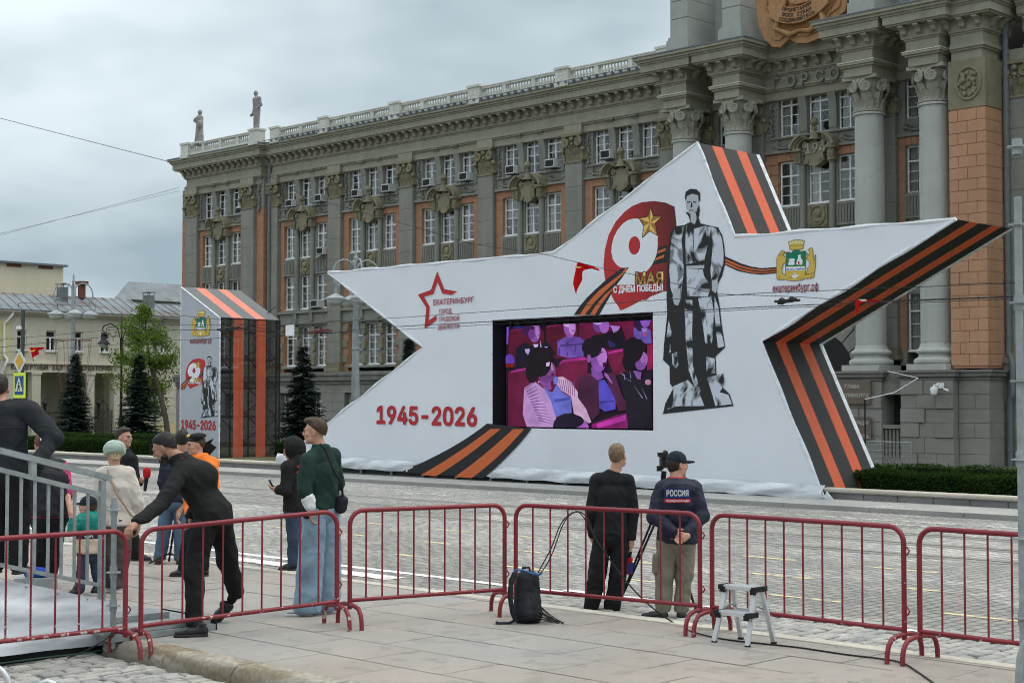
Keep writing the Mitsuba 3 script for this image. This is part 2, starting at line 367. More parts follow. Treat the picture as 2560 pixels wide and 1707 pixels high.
# window: frame, four panes, dark room and curtains behind
WIN = {}
def win_ply(w, h, tr, bars):
 k = (round(w, 2), round(h, 2), tr, bars)
 if k in WIN: return WIN[k]
 f = MB(); t = 0.055; zt = h * tr
 for x0, x1, z0, z1 in ((-w/2, -w/2+t, 0, h), (w/2-t, w/2, 0, h), (-w/2+t, w/2-t, 0, t), (-w/2+t, w/2-t, h-t, h), (-w/2+t, w/2-t, zt-t*.6, zt+t*.6)):
  f.box(x0, x1, -0.04, 0.05, z0, z1)
 for z0, z1 in ((t, zt-t*.6), (zt+t*.6, h-t)): f.box(-0.032, 0.032, -0.037, 0.047, z0, z1)
 for b in range(bars):
  z = t + (zt - t) * (b + 1) / (bars + 1)
  for s in (-1, 1): f.box(min(s*.04, s*(w/2-t)), max(s*.04, s*(w/2-t)), -0.02, 0.03, z-.014, z+.014)
 f.box(-w/2-.05, w/2+.05, -0.16, -0.03, -0.05, 0.0)
 pw = w/2 - t - .04
 lo = MB().add([[0, .0, 0], [pw, .0, 0], [pw, .0, zt-t*1.6], [0, .0, zt-t*1.6]], [[0, 1, 2, 3]])
 hi = MB().add([[0, .0, 0], [pw, .0, 0], [pw, .0, h-t-zt-t*.6], [0, .0, h-t-zt-t*.6]], [[0, 1, 2, 3]])
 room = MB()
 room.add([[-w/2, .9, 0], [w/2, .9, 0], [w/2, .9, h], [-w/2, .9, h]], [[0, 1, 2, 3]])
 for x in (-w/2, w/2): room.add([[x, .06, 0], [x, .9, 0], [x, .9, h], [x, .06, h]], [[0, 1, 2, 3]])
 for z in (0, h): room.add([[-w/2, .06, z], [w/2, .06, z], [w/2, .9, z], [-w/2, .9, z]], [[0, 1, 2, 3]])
 cur = {}
 for n, (a, b, z0) in {'l': (-w/2, -w*.14, 0), 'r': (w*.16, w/2, 0), 'half': (-w/2, w/2, h*.45), 'full': (-w/2, w/2, 0), 'll': (-w/2, -w*.02, 0)}.items():
  xs = np.linspace(a, b, 24); ys = 0.14 + 0.035*np.sin(xs*46)
  V = np.vstack([np.c_[xs, ys, np.full(24, z0)], np.c_[xs*0.97, ys, np.full(24, h)]])
  cur[n] = ply(MB().add(V, [[i, i+1, 25+i, 24+i] for i in range(23)]), 'm_curtain')
 WIN[k] = dict(frame=ply(f, 'm_white'), lo=ply(lo, 'm_glass'), hi=ply(hi, 'm_glass'), room=ply(room, 'm_room'), cur=cur,
                  p=[(-w/2+t, t, 'lo'), (.04, t, 'lo'), (-w/2+t, zt+t*.6, 'hi'), (.04, zt+t*.6, 'hi')])
 return WIN[k]
def window(x, z, w, h, tr=0.68, bars=2, y=YW+.26, parent=None, cur=None):
 parent = parent or HALL
 P = win_ply(w, h, tr, bars)
 k = key(parent + '__window'); scene[k] = {**P['frame'], 'to_world': S((x, y, z))}
 for px, pz, n in P['p']: copy_part('pane', P[n], S((x+px, y, z+pz)), k)
 copy_part('recess', P['room'], S((x, y, z)), k)
 c = cur if cur is not None else rnd.choice(['l', 'r', 'lr', '', 'half', 'lr', 'll', '', 'l'])
 for n in ({'lr': ['l', 'r'], '': []}.get(c, [c] if c else [])):
  copy_part('curtain', P['cur'][n], S((x, y, z)), k)
 return k
# ornament meshes ------------------------------------------------
def spiral(c, r, y, turns=2.2, rad=0.045, sgn=1, n=46):
 a = np.linspace(0, turns*2*math.pi, n); q = np.linspace(1, 0.12, n)
 return np.c_[c[0] + sgn*r*q*np.sin(a), np.full(n, y), c[1] + r*q*np.cos(a)]
def leaf(mb, base, out, up, w, h, curl):
 """one acanthus leaf: base point, outward and up vectors"""
 out = np.asarray(out, float); up = np.asarray(up, float); side = np.cross(out, up)
 V = []; F = []
 for i, t in enumerate(np.linspace(0, 1, 6)):
  o = 0.04 + curl*(t**2.6) - (0.05 if t > .9 else 0)
  zz = h*(t if t < .9 else .82)
  ww = w*(0.62 + 0.55*math.sin(t*2.6))*(1 - 0.45*max(0, t-.7)/.3)
  for s in (-1, -.45, 0, .45, 1): V.append(np.asarray(base) + out*(o - 0.05*abs(s)**2 + 0.03*(s == 0) - .02*(abs(s) == .45)) + up*zz + side*ww*s)
 for i in range(5):
  for j in range(4): F.append([i*5+j, i*5+j+1, i*5+j+6, i*5+j+5])
 mb.add(np.array(V), np.array(F))
def capital_round(r, h):
 mb = MB()
 mb.lathe([(r, 0), (r*1.1, .03), (r*1.1, .09), (r*.98, .12), (r*.95, h*.4), (r*1.02, h*.65), (r*1.25, h*.86), (r*1.2, h*.9), (0, h*.9)], n=20)
 for row, (z, hh, n, cu, ph) in enumerate(((.1, h*.34, 8, .2, 0), (.12, h*.58, 8, .26, .5))):
  for i in range(n):
   a = (i + ph)*2*math.pi/n
   leaf(mb, (math.cos(a)*r*.93, math.sin(a)*r*.93, z), (math.cos(a), math.sin(a), 0), (0, 0, 1), r*.30, hh, cu*r*2)
 for q in range(4):                                        # volutes on the diagonals, star on each side
  a = math.pi/4 + q*math.pi/2
  for s in (-1, 1):
   c = spiral((0, 0), r*.40, 0, 2.2, sgn=s)
   rot = np.array([[math.cos(a+s*.42), -math.sin(a+s*.42)], [math.sin(a+s*.42), math.cos(a+s*.42)]])
   L = np.c_[c[:, 2]*0 + r*1.32, c[:, 0]*1.0, c[:, 2]]
   xy = L[:, :2] @ rot.T
   mb.tube(np.c_[xy, L[:, 2] + h*.70], np.linspace(.075, .035, len(L))*r/.63, 6)
  b = q*math.pi/2
  mb.sphere((math.cos(b)*r*1.3, math.sin(b)*r*1.3, h*.83), r*.2, 1)
  for s in (-1, 1): mb.sphere((math.cos(b+s*.3)*r*1.27, math.sin(b+s*.3)*r*1.27, h*.70), r*.13, 1)
 R = r*1.95; pts = []
 for q in range(4):
  a0 = math.pi/4 + q*math.pi/2
  p0 = np.array([math.cos(a0), math.sin(a0)])*R; p1 = np.array([math.cos(a0+math.pi/2), math.sin(a0+math.pi/2)])*R
  for t in np.linspace(0.04, .96, 7):
   m = p0*(1-t) + p1*t
   pts.append(m*(1 - .14*math.sin(t*math.pi)))
 mb.poly(Polygon(pts), h*.90, h, 'xy')
 return mb.mesh()
def capital_flat(w, h):
 mb = MB(); y = 0
 mb.box(-w/2, w/2, -.06, .3, 0, .09); mb.box(-w/2+.04, w/2-.04, -.02, .3, .09, h*.9)
 mb.poly([(-w*.66, h), (w*.66, h), (w*.66, h*.96), (w*.56, h*.9), (-w*.56, h*.9), (-w*.66, h*.96)], -.2, .3)
 for s in (-1, 1):
  mb.tube(spiral((s*w*.36, h*.70), w*.215, -.15, 2.3, sgn=s), np.linspace(.06, .035, 46), 6)
  mb.sphere((s*w*.62, -.08, h*.42), w*.12, 1)
  leaf(mb, (s*w*.55, .02, .1), (s*.7, -.7, 0), (0, 0, 1), w*.18, h*.42, .24)
 for i in range(3): leaf(mb, ((i-1)*w*.32, -.02, .1), (0, -1, 0), (0, 0, 1), w*.19, h*.30, .2)
 for i in range(2): leaf(mb, ((i-.5)*w*.36, .0, .16), (0, -1, 0), (0, 0, 1), w*.17, h*.5, .25)
 mb.sphere((0, -.14, h*.8), w*.11, 1); mb.sphere((0, -.12, h*.62), w*.09, 1)
 for i in range(5): mb.sphere(((i-2)*w*.16, -.12, h*.52 + .05*abs(i-2)), w*.055, 1)
 return mb.mesh()
def relief_drop(w, h, seed):
 """hanging garland of fruit and leaves, in the xz plane, towards -y"""
 r2 = np.random.default_rng(seed); mb = MB()
 n = int(h/.11)
 for i in range(n):
  z = h - (i + .5)*h/n; q = w*(.35 + .3*math.sin(i*1.7)**2)
  for s in (-1, 1):
   leaf(mb, (s*.03, 0, z-.05), (s*.5, -.8, 0), (s*.6, 0, .7 if i % 2 else -.5), q*.35, q*.9, .08)
  mb.sphere((r2.uniform(-.3, .3)*w*.5, -.05, z), .045 + r2.uniform(0, .03), 1)
 return mb.mesh()
def relief_swag(w, seed):
 mb = MB(); r2 = np.random.default_rng(seed)
 for i in range(12):
  t = (i+.5)/12; x = (t-.5)*w; z = -.16*math.sin(t*math.pi) + .05
  leaf(mb, (x, 0, z), (.2, -.9, .1), (math.cos(t*5)*.8, 0, .6), .07, .2, .08)
  mb.sphere((x, -.05, z-.02), .055 + r2.uniform(-.01, .02), 1)
 return mb.mesh()
def medallion(w, h):
 mb = MB(); mb.box(-w/2, w/2, -.03, .1, 0, h)
 a = np.linspace(0, 2*math.pi, 33); c = (0, h*.52)
 mb.tube(np.c_[c[0]+w*.38*np.cos(a), np.full(33, -.06), c[1]+h*.42*np.sin(a)], .045, 6)
 mb.sphere((.02, -.05, h*.57), 1, 2, (w*.15, .1, h*.2)); mb.sphere((0.10*w, -.08, h*.52), .06, 1); mb.sphere((0, -.05, h*.28), 1, 2, (w*.25, .08, h*.12))
 mb.sphere((0, -.05, h*.66), 1, 2, (w*.2, .09, h*.12))
 for s in (-1, 1):
  for z in (.1, .9): mb.tube(spiral((s*w*.38, h*z), w*.09, -.04, 1.4, sgn=s, n=20), .025, 5)
 return mb.mesh()
def flutes(w, h):
 mb = MB(); mb.box(-w/2, w/2, 0, .1, 0, h)
 mb.box(-w/2, w/2, -.07, 0, h-.09, h); mb.box(-w/2, w/2, -.05, 0, 0, .08)
 n = max(5, int(w/.13))
 for i in range(n):
  x = -w/2 + (i+.5)*w/n
  mb.tube([(x, -.005, .1), (x, -.03, .2), (x, -.03, h-.2), (x, -.005, h-.1)], w/n*.34, 6)
  mb.tube(spiral((x, h-.17), w/n*.42, -.03, 1.0, sgn=1, n=12), .013, 4)
 return mb.mesh()
def colonnette(h):
 mb = MB(); r = .15
 mb.lathe([(r*1.5, 0), (r*1.5, .1), (r*1.25, .14), (r*1.3, .2), (r, .25), (r*.9, h-.62), (r*1.1, h-.6), (r*1.1, h-.54), (r*.9, h-.5), (r*1.1, h-.2), (r*1.5, h-.08)], n=14)
 mb.box(-r*1.6, r*1.6, -r*1.6, r*1.6, h-.08, h)
 for q in range(8):
  a = q*math.pi/4; leaf(mb, (math.cos(a)*r*.85, math.sin(a)*r*.85, h-.52), (math.cos(a), math.sin(a), 0), (0, 0, 1), .06, .3, .12)
 for q in range(4):
  a = math.pi/4 + q*math.pi/2; mb.sphere((math.cos(a)*r*1.35, math.sin(a)*r*1.35, h-.16), .065, 1)
 return mb.mesh()
def pediment():
 """broken curved pediment with ball finial and cartouche, base at z=0, 2.5 wide"""
 mb = MB()
 for s in (-1, 1):
  a = np.linspace(0.12, 1.0, 9)
  for r0, r1, y in ((1.02, 1.16, -.62), (.92, 1.02, -.5), (.80, .92, -.4)):
   o = [(s*r1*.98*math.cos(t*1.12-.1), .08 + r1*math.sin(t*1.12-.1)*.62) for t in a]
   i = [(s*r0*.98*math.cos(t*1.12-.1), .08 + r0*math.sin(t*1.12-.1)*.62) for t in a[::-1]]
   mb.poly(Polygon(o + i).buffer(0), y, .1)
  mb.box(min(s*.62, s*1.15), max(s*.62, s*1.15), -.5, .1, -.02, .10)
  mb.box(min(s*.68, s*1.0), max(s*.68, s*1.0), -.36, .1, -.52, -.02)
  mb.tube(spiral((s*.84, -.3), .14, -.38, 1.6, sgn=s, n=26), .035, 5)
 mb.lathe([(0, 1.38), (.12, 1.35), (.19, 1.22), (.19, 1.14), (.1, 1.02), (.06, .98), (.14, .93), (.1, .8), (.22, .5), (.3, .42)][::-1], (0, -.3, 0), 14)
 sh = [(0, -.72), (.3, -.6), (.46, -.5), (.42, -.2), (.5, .1), (.36, .3), (.2, .26), (0, .48), (-.2, .26), (-.36, .3), (-.5, .1), (-.42, -.2), (-.46, -.5), (-.3, -.6)]
 mb.poly(Polygon(sh).buffer(.03), -.32, .1)
 for s in (-1, 1):
  mb.tube(spiral((s*.4, .2), .15, -.36, 1.5, sgn=s, n=24), .04, 5); mb.tube(spiral((s*.38, -.5), .12, -.36, 1.5, sgn=-s, n=24), .035, 5)
 return mb
def console(h):
 """tapering window pier, front profile swelling towards the top"""
 prof = [(0, .12), (-.05, .12), (-.07, h*.55), (-.16, h*.72), (-.2, h*.80), (-.13, h*.85), (-.2, h*.93), (-.3, h*.97), (-.3, h), (.3, h), (.3, 0), (0, 0)]
 mb = MB(); mb.poly(prof, -.20, .20, 'yz'); mb.box(-.26, .26, -.36, .3, h*.975, h + .005)
 return mb.mesh()
def modil():
 mb = MB(); mb.poly([(0, 0), (-.16, .06), (-.22, .2), (-.42, .30), (-.42, .36), (0, .36)], -.11, .11, 'yz'); return mb.mesh()
G_CAP, G_FCAP = ply(capital_round(.60, 1.46), 'm_capital', 35), ply(capital_flat(1.12, 1.46), 'm_relief', 35)
G_DROP = [ply(relief_drop(.36, 2.1, s), 'm_grey', 35) for s in (1, 2)]
G_SWAG = [ply(relief_swag(1.2, s), 'm_grey', 35) for s in (1, 2)]
G_MED, G_FLU = ply(medallion(.94, .95), 'm_relief', 35), ply(flutes(1.16, .98), 'm_grey', 35)
G_COL, G_CON, G_MOD = ply(colonnette(5.5), 'm_grey', 35), ply(console(2.05), 'm_grey', 30), ply(modil(), 'm_cornice', 30)
G_PED = ply(pediment(), 'm_relief', 30)
UNIT = {m: ply(cbox(.014), m) for m in ('m_orange', 'm_grey', 'm_granite', 'm_column', 'm_attic', 'm_granite_b', 'm_relief', 'm_orange_pale')}
BLOCKS = {'n': 0}
extra = {m: MB() for m in UNIT}
CB = cbox(.014)
def block(m, x0, x1, y0, y1, z0, z1, limit=True, parent=HALL):
 c, r = ((x0+x1)/2, (y0+y1)/2, (z0+z1)/2), (x1-x0, y1-y0, z1-z0)
 BLOCKS['n'] += 1
 if limit and BLOCKS['n'] > 298: extra[m].add(CB.vertices*r + c, CB.faces)
 else: copy_part('block', UNIT[m], S(c, r), parent)
def courses(m, x0, x1, y0, y1, z0, z1, h, wmax=0.0, limit=True, gap=.016):
 """ashlar: courses of blocks, recessed joints"""
 n = max(1, round((z1-z0)/h)); hh = (z1-z0)/n
 for i in range(n):
  k = max(1, round((x1-x0)/wmax)) if wmax else 1
  w = (x1-x0)/k; off = 0 if (i % 2 == 0 or k == 1) else w/2
  edges = [x0] + [e for e in (x0 + off + j*w for j in range(0 if off else 1, k)) if x0+.05 < e < x1-.05] + [x1]
  for a, b in zip(edges, edges[1:]): block(m, a+gap/2, b-gap/2, y0, y1, z0+i*hh+gap/2, z0+(i+1)*hh-gap/2, limit)
# the wall behind everything, with the window bays left open
BAYS = [-80.55, -72.62, -66.48, -60.2, -53.93, -47.7]
PILS = [-83.63, -77.5, -75.55, -69.62, -63.35, -57.07, -50.82, -44.75]
core = MB(); core.box(-84.9, -10, YW+1.3, YW+16, Z0, 17.5); hp('core', core, 'm_room')
ORA = 'm_orange'
def facade_bay(xc, hw, y, cur=None, ac=()):
 """one bay of three windows: hw is the clear half width between the pilasters"""
 wl, wr = xc-2.06, xc+2.06
 for a, b, side in ((xc-hw, wl, -1), (wr, xc+hw, 1)):
  courses(ORA, a, b, y+.08, y+.9, 7.38, 12.9, .46)
  courses(ORA, a, b, y+.08, y+.9, 4.2, 6.55, .43, limit=False) if xc > -74 else courses(ORA, a, b, y+.08, y+.9, 4.2, 6.55, .43)
  for z in (4.45, 5.3, 6.15): block('m_relief', a+.03, b-.03, y+.0, y+.5, z-.18, z+.2)
  jb.box(a, b, y+.10, y+1.2, 3.7, 12.92)
  jg.box(a, b, y+.12, y+1.2, 12.92, 15.75)
  copy_part('garland', G_DROP[side > 0], S(((a+b)/2, y+.1, 13.6)), HALL)
 for s in (-1, 0, 1):
  x = xc + s*1.5
  window(x, 13.67, 1.06, 1.97, .70, 2, y+.36)
  window(x, 10.60, 1.06, 1.93, .68, 2, y+.30)
  window(x, 7.52, 1.06, 1.98, .68, 2, y+.30)
  window(x, 4.13, 1.12, 2.3, .72, 3, y+.40, cur=rnd.choice(['lr', 'l', 'r', 'full', '']))
  jg.box(x-.56, x+.56, y+.20, y+1.2, 12.54, 13.66); jg.box(x-.56, x+.56, y+.15, y+1.2, 9.5, 10.54)
  jg.box(x-.58, x+.58, y+.12, y+1.2, 6.44, 7.48)
  if s: copy_part('fluted_panel', G_FLU, S((x, y+.1, 9.54)), HALL); copy_part('swag', G_SWAG[s > 0], S((x+s*.25, y+.18, 13.28)), HALL)
  else: copy_part('medallion', G_MED, S((x, y+.08, 9.55)), HALL)
 for s in (-.75, .75):
  x = xc + s
  jg.box(x-.23, x+.23, y+.16, y+1.2, 7.0, 13.0); copy_part('colonnette', G_COL, S((x, y+.05, 7.38)), HALL)
  jg.box(x-.21, x+.21, y+.16, y+1.2, 13.0, 15.75); copy_part('console', G_CON, S((x, y+.16, 13.66)), HALL)
  jg.box(x-.2, x+.2, y+.24, y+1.2, 3.9, 7.0)
  for z in (4.45, 5.3, 6.15): block('m_relief', x-.17, x+.17, y+.06, y+.5, z-.3, z+.3)
 for a, b in ((wl-.0, xc-.98), (xc+.98, wr+.0)):          # flat orange arches over the outer windows
  n = 5
  for i in range(n): block(ORA, a+(b-a)*i/n+.006, a+(b-a)*(i+1)/n-.006, y+.08, y+.5, 12.56, 12.9)
  jb.box(a, b, y+.1, y+.6, 12.545, 12.92)
 jg.box(xc-hw, xc+hw, y-.06, y+.6, 12.92, 13.03); jg.box(xc-hw, xc+hw, y+.04, y+.6, 13.57, 13.645)
 jg.box(xc-hw, xc+hw, y-.03, y+.6, 6.58, 6.66); jg.box(xc-hw, xc+hw, y-.12, y+.6, 7.24, 7.375); jg.box(xc-hw, xc+hw, y+.05, y+.6, 6.66, 7.24)
 jg.box(wl-.1, wr+.1, y-.02, y+.5, 3.95, 4.08)
 for s in (-1, 1): jg.poly([(y+.05, 6.7), (y-.05, 6.75), (y-.1, 7.22), (y+.05, 7.22)], xc+s*.75-.12, xc+s*.75+.12, 'yz')
 copy_part('pediment', G_PED, S((xc, y+.12, 12.86)), HALL)
jb, jg = MB(), MB()
def pilaster(xp, y, cap=True, w=1.12, base=True):
 h = w/2
 n = 8
 for i in range(n):
  z0, z1 = 4.25 + i*(13.82-4.25)/n, 4.25 + (i+1)*(13.82-4.25)/n
  block('m_grey', xp-h, xp+h, y-.14, y+.5, z0+.007, z1-.007)
 jg.box(xp-h+.02, xp+h-.02, y-.11, y+1.2, 3.7, 15.75)
 b = MB(); b.box(xp-h-.14, xp+h+.14, y-.30, y+.5, 3.74, 3.90)
 for z, o in ((3.9, .13), (4.0, .10), (4.08, .04), (4.15, .08)): b.box(xp-h-o, xp+h+o, y-.15-o, y+.5, z, z + (.08 if z < 4.1 else .09))
 hp('pilaster_base', b, 'm_relief')
 if cap: copy_part('capital', G_FCAP, S((xp, y-.13, 13.82)), HALL)
 hp('frieze_block', MB().box(xp-h-.02, xp+h+.02, y-.2, y+.6, 15.28, 15.72), 'm_cornice')
for i, x in enumerate(BAYS):
 facade_bay(x, 2.40 if i == 0 else (2.42 if i == 1 else 2.56), YW - (.5 if i == 0 else 0))
for i, x in enumerate(PILS): pilaster(x, YW - (.5 if i < 2 else 0), w=(1.3 if i < 2 else 1.12) if i != 2 else .9)
courses(ORA, -84.95, -84.3, YW-.42, YW+.3, 3.8, 13.8, .46); jb.box(-84.9, -84.3, YW-.4, YW+1.2, 3.7, 13.8); jg.box(-84.94, -84.3, YW-.41, YW+1.2, 13.8, 15.7)
courses(ORA, -76.85, -76.1, YW-.42, YW+.3, 3.8, 13.8, .46); jb.box(-76.9, -76.14, YW-.4, YW+1.2, 3.7, 13.9); jg.box(-76.9, -76.1, YW-.42, YW+1.2, 13.85, 15.75)
copy_part('garland', G_DROP[0], S((-76.47, YW-.44, 13.6)), HALL)
# granite ground floor
gw = [(b + s*1.5, 1.0) for b in BAYS for s in (-1, 1)] + [(-24.9, 1.0)]
def plinth(x0, x1, y, holes, rows=((-.9, -.1), (-.1, .42), (.42, .94), (.94, 1.46), (1.46, 1.98), (1.98, 2.5), (2.5, 3.02))):
 cuts = sorted(h for h in holes if x0 < h[0] < x1)
 for r, (z0, z1) in enumerate(rows):
  xs, cur = [], x0
  for hx, hw in cuts:
   if z0 >= .7 and z1 <= 2.6: xs.append((cur, hx-hw/2)); cur = hx+hw/2
  xs.append((cur, x1))
  for a, b in xs:
   k = max(1, round((b-a)/1.15))
   for j in range(k):
    o = .0 if (r % 2 == 0 or k == 1) else .5
    e0 = a + (b-a)*max(0, j-o*0+0)/k; e1 = a + (b-a)*(j+1)/k
    block('m_granite', e0+.008, e1-.008, y + (-.03 if rnd.random() < .2 else 0), y+.5, z0+.008, z1-.008)
 jgr.box(x0, x1, y+.02+.0, y+.03, 2.6, 3.1)
jgr = MB()
for x0, x1, y in ((-85.0, -76.0, YW-.75), (-76.0, -44.4, YW-.25), (-28.0, -10, YW-.25)):
 hs = [g for g in gw if x0 < g[0] < x1]; plinth(x0, x1, y, hs)
 cur = x0
 for hx, hw in sorted(hs): jgr.box(cur, hx-hw/2, y+.03, y+1.2, -.9, 3.05); jgr.box(hx-hw/2, hx+hw/2, y+.03, y+1.2, -.9, .74); jgr.box(hx-hw/2, hx+hw/2, y+.03, y+1.2, 2.55, 3.05); cur = hx+hw/2; window(hx, .8, .98, 1.75, .66, 2, y+.42)
 jgr.box(cur, x1, y+.03, y+1.2, -.9, 3.05)
 for z0, z1, o in ((3.02, 3.1, .1), (3.1, 3.17, .04), (3.22, 3.5, .22), (3.17, 3.22, .14), (3.5, 3.58, .3), (3.58, 3.72, .16)): jgr.box(x0-o*.2, x1+o*.2, y-o, y+.9, z0, z1)
# entablature: stacked mouldings, projecting over the corner pavilion and the columns
LEV = [(15.66, 15.74, .10), (15.74, 15.83, .18), (15.83, 15.92, .12), (15.92, 16.30, .06), (16.30, 16.37, .12), (16.37, 16.45, .2), (16.45, 16.86, .22),
       (16.86, 16.93, .64), (16.93, 17.25, .72), (17.25, 17.33, .78), (17.33, 17.45, .86), (17.45, 17.58, .96)]
def entab(x0, x1, y, back=2.0, lo=True, ends=(1, 1), name='cornice'):
 mb = MB()
 for z0, z1, o in LEV: mb.box(x0-o*ends[0], x1+o*ends[1], y-o, y+back, z0, z1)
 if lo: mb.box(x0, x1, y, y+back, 15.28, 15.66)
 hp(name, mb, 'm_cornice')
 g = MB(); g.box(x0-1.0*ends[0], x1+1.0*ends[1], y-1.0, y+back, 17.58, 17.63); hp('gutter', g, 'm_tin')
 n = max(2, round((x1-x0)/.62))
 for i in range(n + (1 if ends[0] or ends[1] else 0)):
  x = x0 + (x1-x0)*(i + (0 if ends[0] or ends[1] else .5))/n
  copy_part('modillion', G_MOD, S((x, y-.22, 16.47)), HALL)
 for e, x in ((ends[0], x0), (ends[1], x1)):
  if e and back < 2.5:
   for j in range(int(back/.62)):
    copy_part('modillion', G_MOD, T().translate([x + (.22 if x == x1 else -.22), y + .3 + j*.6, 16.47]).rotate([0, 0, 1], 90 if x == x1 else -90), HALL)
entab(-84.2, -76.25, YW-.5, 2.4, ends=(1, 1)); entab(-76.25, -44.2, YW-.02, 2, ends=(0, 0)); entab(-27.2, -8, YW-.02, 2, ends=(0, 0))
for x in PILS: pass
hp('joint_wall', jb, 'm_orange');
# balustrade
BAL = key(HALL + '__balustrade')
rail = MB()
yb = YW-.7
def balus(x0, x1, y, piers, base=17.62):
 rail.box(x0, x1, y-.17, y+.17, base, base+.14); rail.box(x0, x1, y-.16, y+.16, base+.62, base+.70); rail.box(x0, x1, y-.19, y+.19, base+.70, base+.75)
 for p in piers:
  pier = MB(); pier.box(p-.42, p+.42, y-.3, y+.3, base-.08, base+.74); pier.box(p-.48, p+.48, y-.36, y+.36, base+.74, base+.86); pier.box(p-.46, p+.46, y-.34, y+.34, base-.12, base+.1); put('pedestal', pier, 'm_white_stone', parent=BAL)
 stops = sorted(piers)
 for a, b in zip(stops, stops[1:]):
  k = max(1, round((b-a)/2.1))
  for j in range(1, k): put('post', MB().box(a+(b-a)*j/k-.13, a+(b-a)*j/k+.13, y-.14, y+.14, base+.14, base+.62), 'm_white_stone', parent=BAL)
  n = int((b-a-.9)/.2)
  for i in range(n):
   x = a + .5 + (b-a-1.0)*(i+.5)/n
   if all(abs(x-(a+(b-a)*j/k)) > .2 for j in range(1, k)): copy_part('baluster', G_BAL, S((x, y, base+.14)), BAL)
b_ = MB().lathe([(.07, 0), (.07, .05), (.045, .07), (.085, .17), (.075, .24), (.035, .36), (.04, .41), (.065, .43), (.065, .48)], n=10)
G_BAL = ply(b_, 'm_white_stone', 40)
balus(-74.7, -44.2, yb, [-74.3, -69.62, -63.35, -57.07, -50.82, -44.4]); balus(-83.6, -75.4, yb-.5, [-83.15, -75.75])
scene[BAL] = ply(rail, 'm_white_stone')
lab(BAL, 'white balustrade along the roof edge')
br = MB()
for i in range(60): br.box(-74.5+i*.5, -74.42+i*.5, yb-.45, yb-.25, 17.62, 17.75 if i % 3 else 17.7)
br.box(-83.5, -44.4, yb-.34, yb-.30, 17.72, 17.76); hp('eaves_rail', br, 'm_tin')
# portico ------------------------------------------------------
COLX = [-42.98, -40.06, -33.46, -30.5]
YC = 54.86
drum_n = 7
for xc in COLX:
 k = key(HALL + '__column'); r = .62
 prof = [(r*1.0, 4.32)] + [(r*(1 - .06*((z-4.3)/9.5)**2), z) for z in np.linspace(4.4, 13.8, 12)]
 scene[k] = ply(MB().lathe([(a*.985, z) for a, z in prof], (xc, YC, 0), 28), 'm_column', 40)
 for i in range(drum_n):
  z0, z1 = 4.36 + i*(13.8-4.36)/drum_n, 4.36 + (i+1)*(13.8-4.36)/drum_n
  rr = lambda z: r*(1 - .06*((z-4.3)/9.5)**2)
  put('drum', MB().lathe([(rr(z0)-.02, z0+.004), (rr(z0), z0+.016), (rr((z0+z1)/2), (z0+z1)/2), (rr(z1), z1-.016), (rr(z1)-.02, z1-.004)], (xc, YC, 0), 28), 'm_column', 40, parent=k)
 b = MB().box(xc-.86, xc+.86, YC-.86, YC+.86, 3.26, 3.50)
 b.lathe([(.84, 3.50), (.90, 3.56), (.90, 3.66), (.84, 3.72), (.74, 3.76), (.70, 3.85), (.73, 3.92), (.80, 3.94), (.83, 4.0), (.80, 4.08), (.70, 4.12), (.66, 4.2), (.63, 4.32)], (xc, YC, 0), 28)
 put('base', b, 'm_column', 35, parent=k)
 put('neck', MB().lathe([(.6, 13.72), (.66, 13.75), (.66, 13.82), (.6, 13.85)], (xc, YC, 0), 24), 'm_column', 35, parent=k)
 copy_part('capital', G_CAP, S((xc, YC, 13.84)), k)
 # block of entablature over the column
 for z0, z1 in ((15.28, 15.66), (15.95, 16.3)):
  pass
 entab(xc-.66, xc+.66, YC-.84, 2.2)
 led = MB().box(xc-.86, xc+.86, YC-1.04, YC+1.4, 15.84, 15.875); hp('ledge_cover', led, 'm_white_stone')
 # attic pier
 jat = MB(); jat.box(xc-.62, xc+.62, YC-.62, YW+.6, 17.62, 18.42); jat.box(xc-.56, xc+.56, YC-.56, YW+.6, 18.42, 18.56)
 hp('attic_plinth', jat, 'm_attic')
 for i in range(4): block('m_attic', xc-.5, xc+.5, YC-.5, YW+.6, 18.57+i*.82, 19.375+i*.82, False)
for i, xp in enumerate((COLX[0], COLX[1], COLX[2], COLX[3])): pilaster(xp, YW, w=1.2)
entab(COLX[0]-1.2, COLX[3]+1.2, YW-.06, 2, ends=(0, 0))
at = MB(); at.box(-43.2, -29.6, YW+.45, YW+3, 17.6, 22); hp('attic_wall', at, 'm_attic')
for i in range(7): block('m_attic', -44.3, -43.5, YW+.1, YW+1.2, 17.7+i*.45, 18.12+i*.45, False)
# portico bays: the centre bay with three windows, single windows beside it
facade_bay(-36.76, 2.70, YW)
for xw in (-41.52, -31.98):
 a, b = xw-.86, xw+.86
 for z, h in ((13.67, 1.97), (10.6, 1.93), (7.5, 2.0), (4.1, 2.4)): window(xw, z, 1.08, h, .68, 2, YW+.3, cur='l' if xw > -40 else '')
 for z0, z1 in ((6.5, 7.5), (9.5, 10.6), (12.53, 13.67)): jg.box(xw-.54, xw+.54, YW+.12, YW+1.2, z0, z1)
 for p, q in ((a, xw-.55), (xw+.55, b)): courses(ORA, p, q, YW+.08, YW+.9, 4.1, 12.9, .46, limit=False); jb2.box(p, q, YW+.1, YW+1.2, 3.5, 12.92) if False else jg.box(p, q, YW+.1, YW+1.2, 3.5, 15.7)
 copy_part('fluted_panel', G_FLU, S((xw, YW+.06, 9.54)), HALL); jg.box(a, b, YW-.02, YW+.5, 12.92, 13.03); copy_part('swag', G_SWAG[0], S((xw, YW+.1, 13.3)), HALL)
 courses(ORA, xw-.54, xw+.54, YW+.08, YW+.4, 12.56, 12.9, .34, .27)
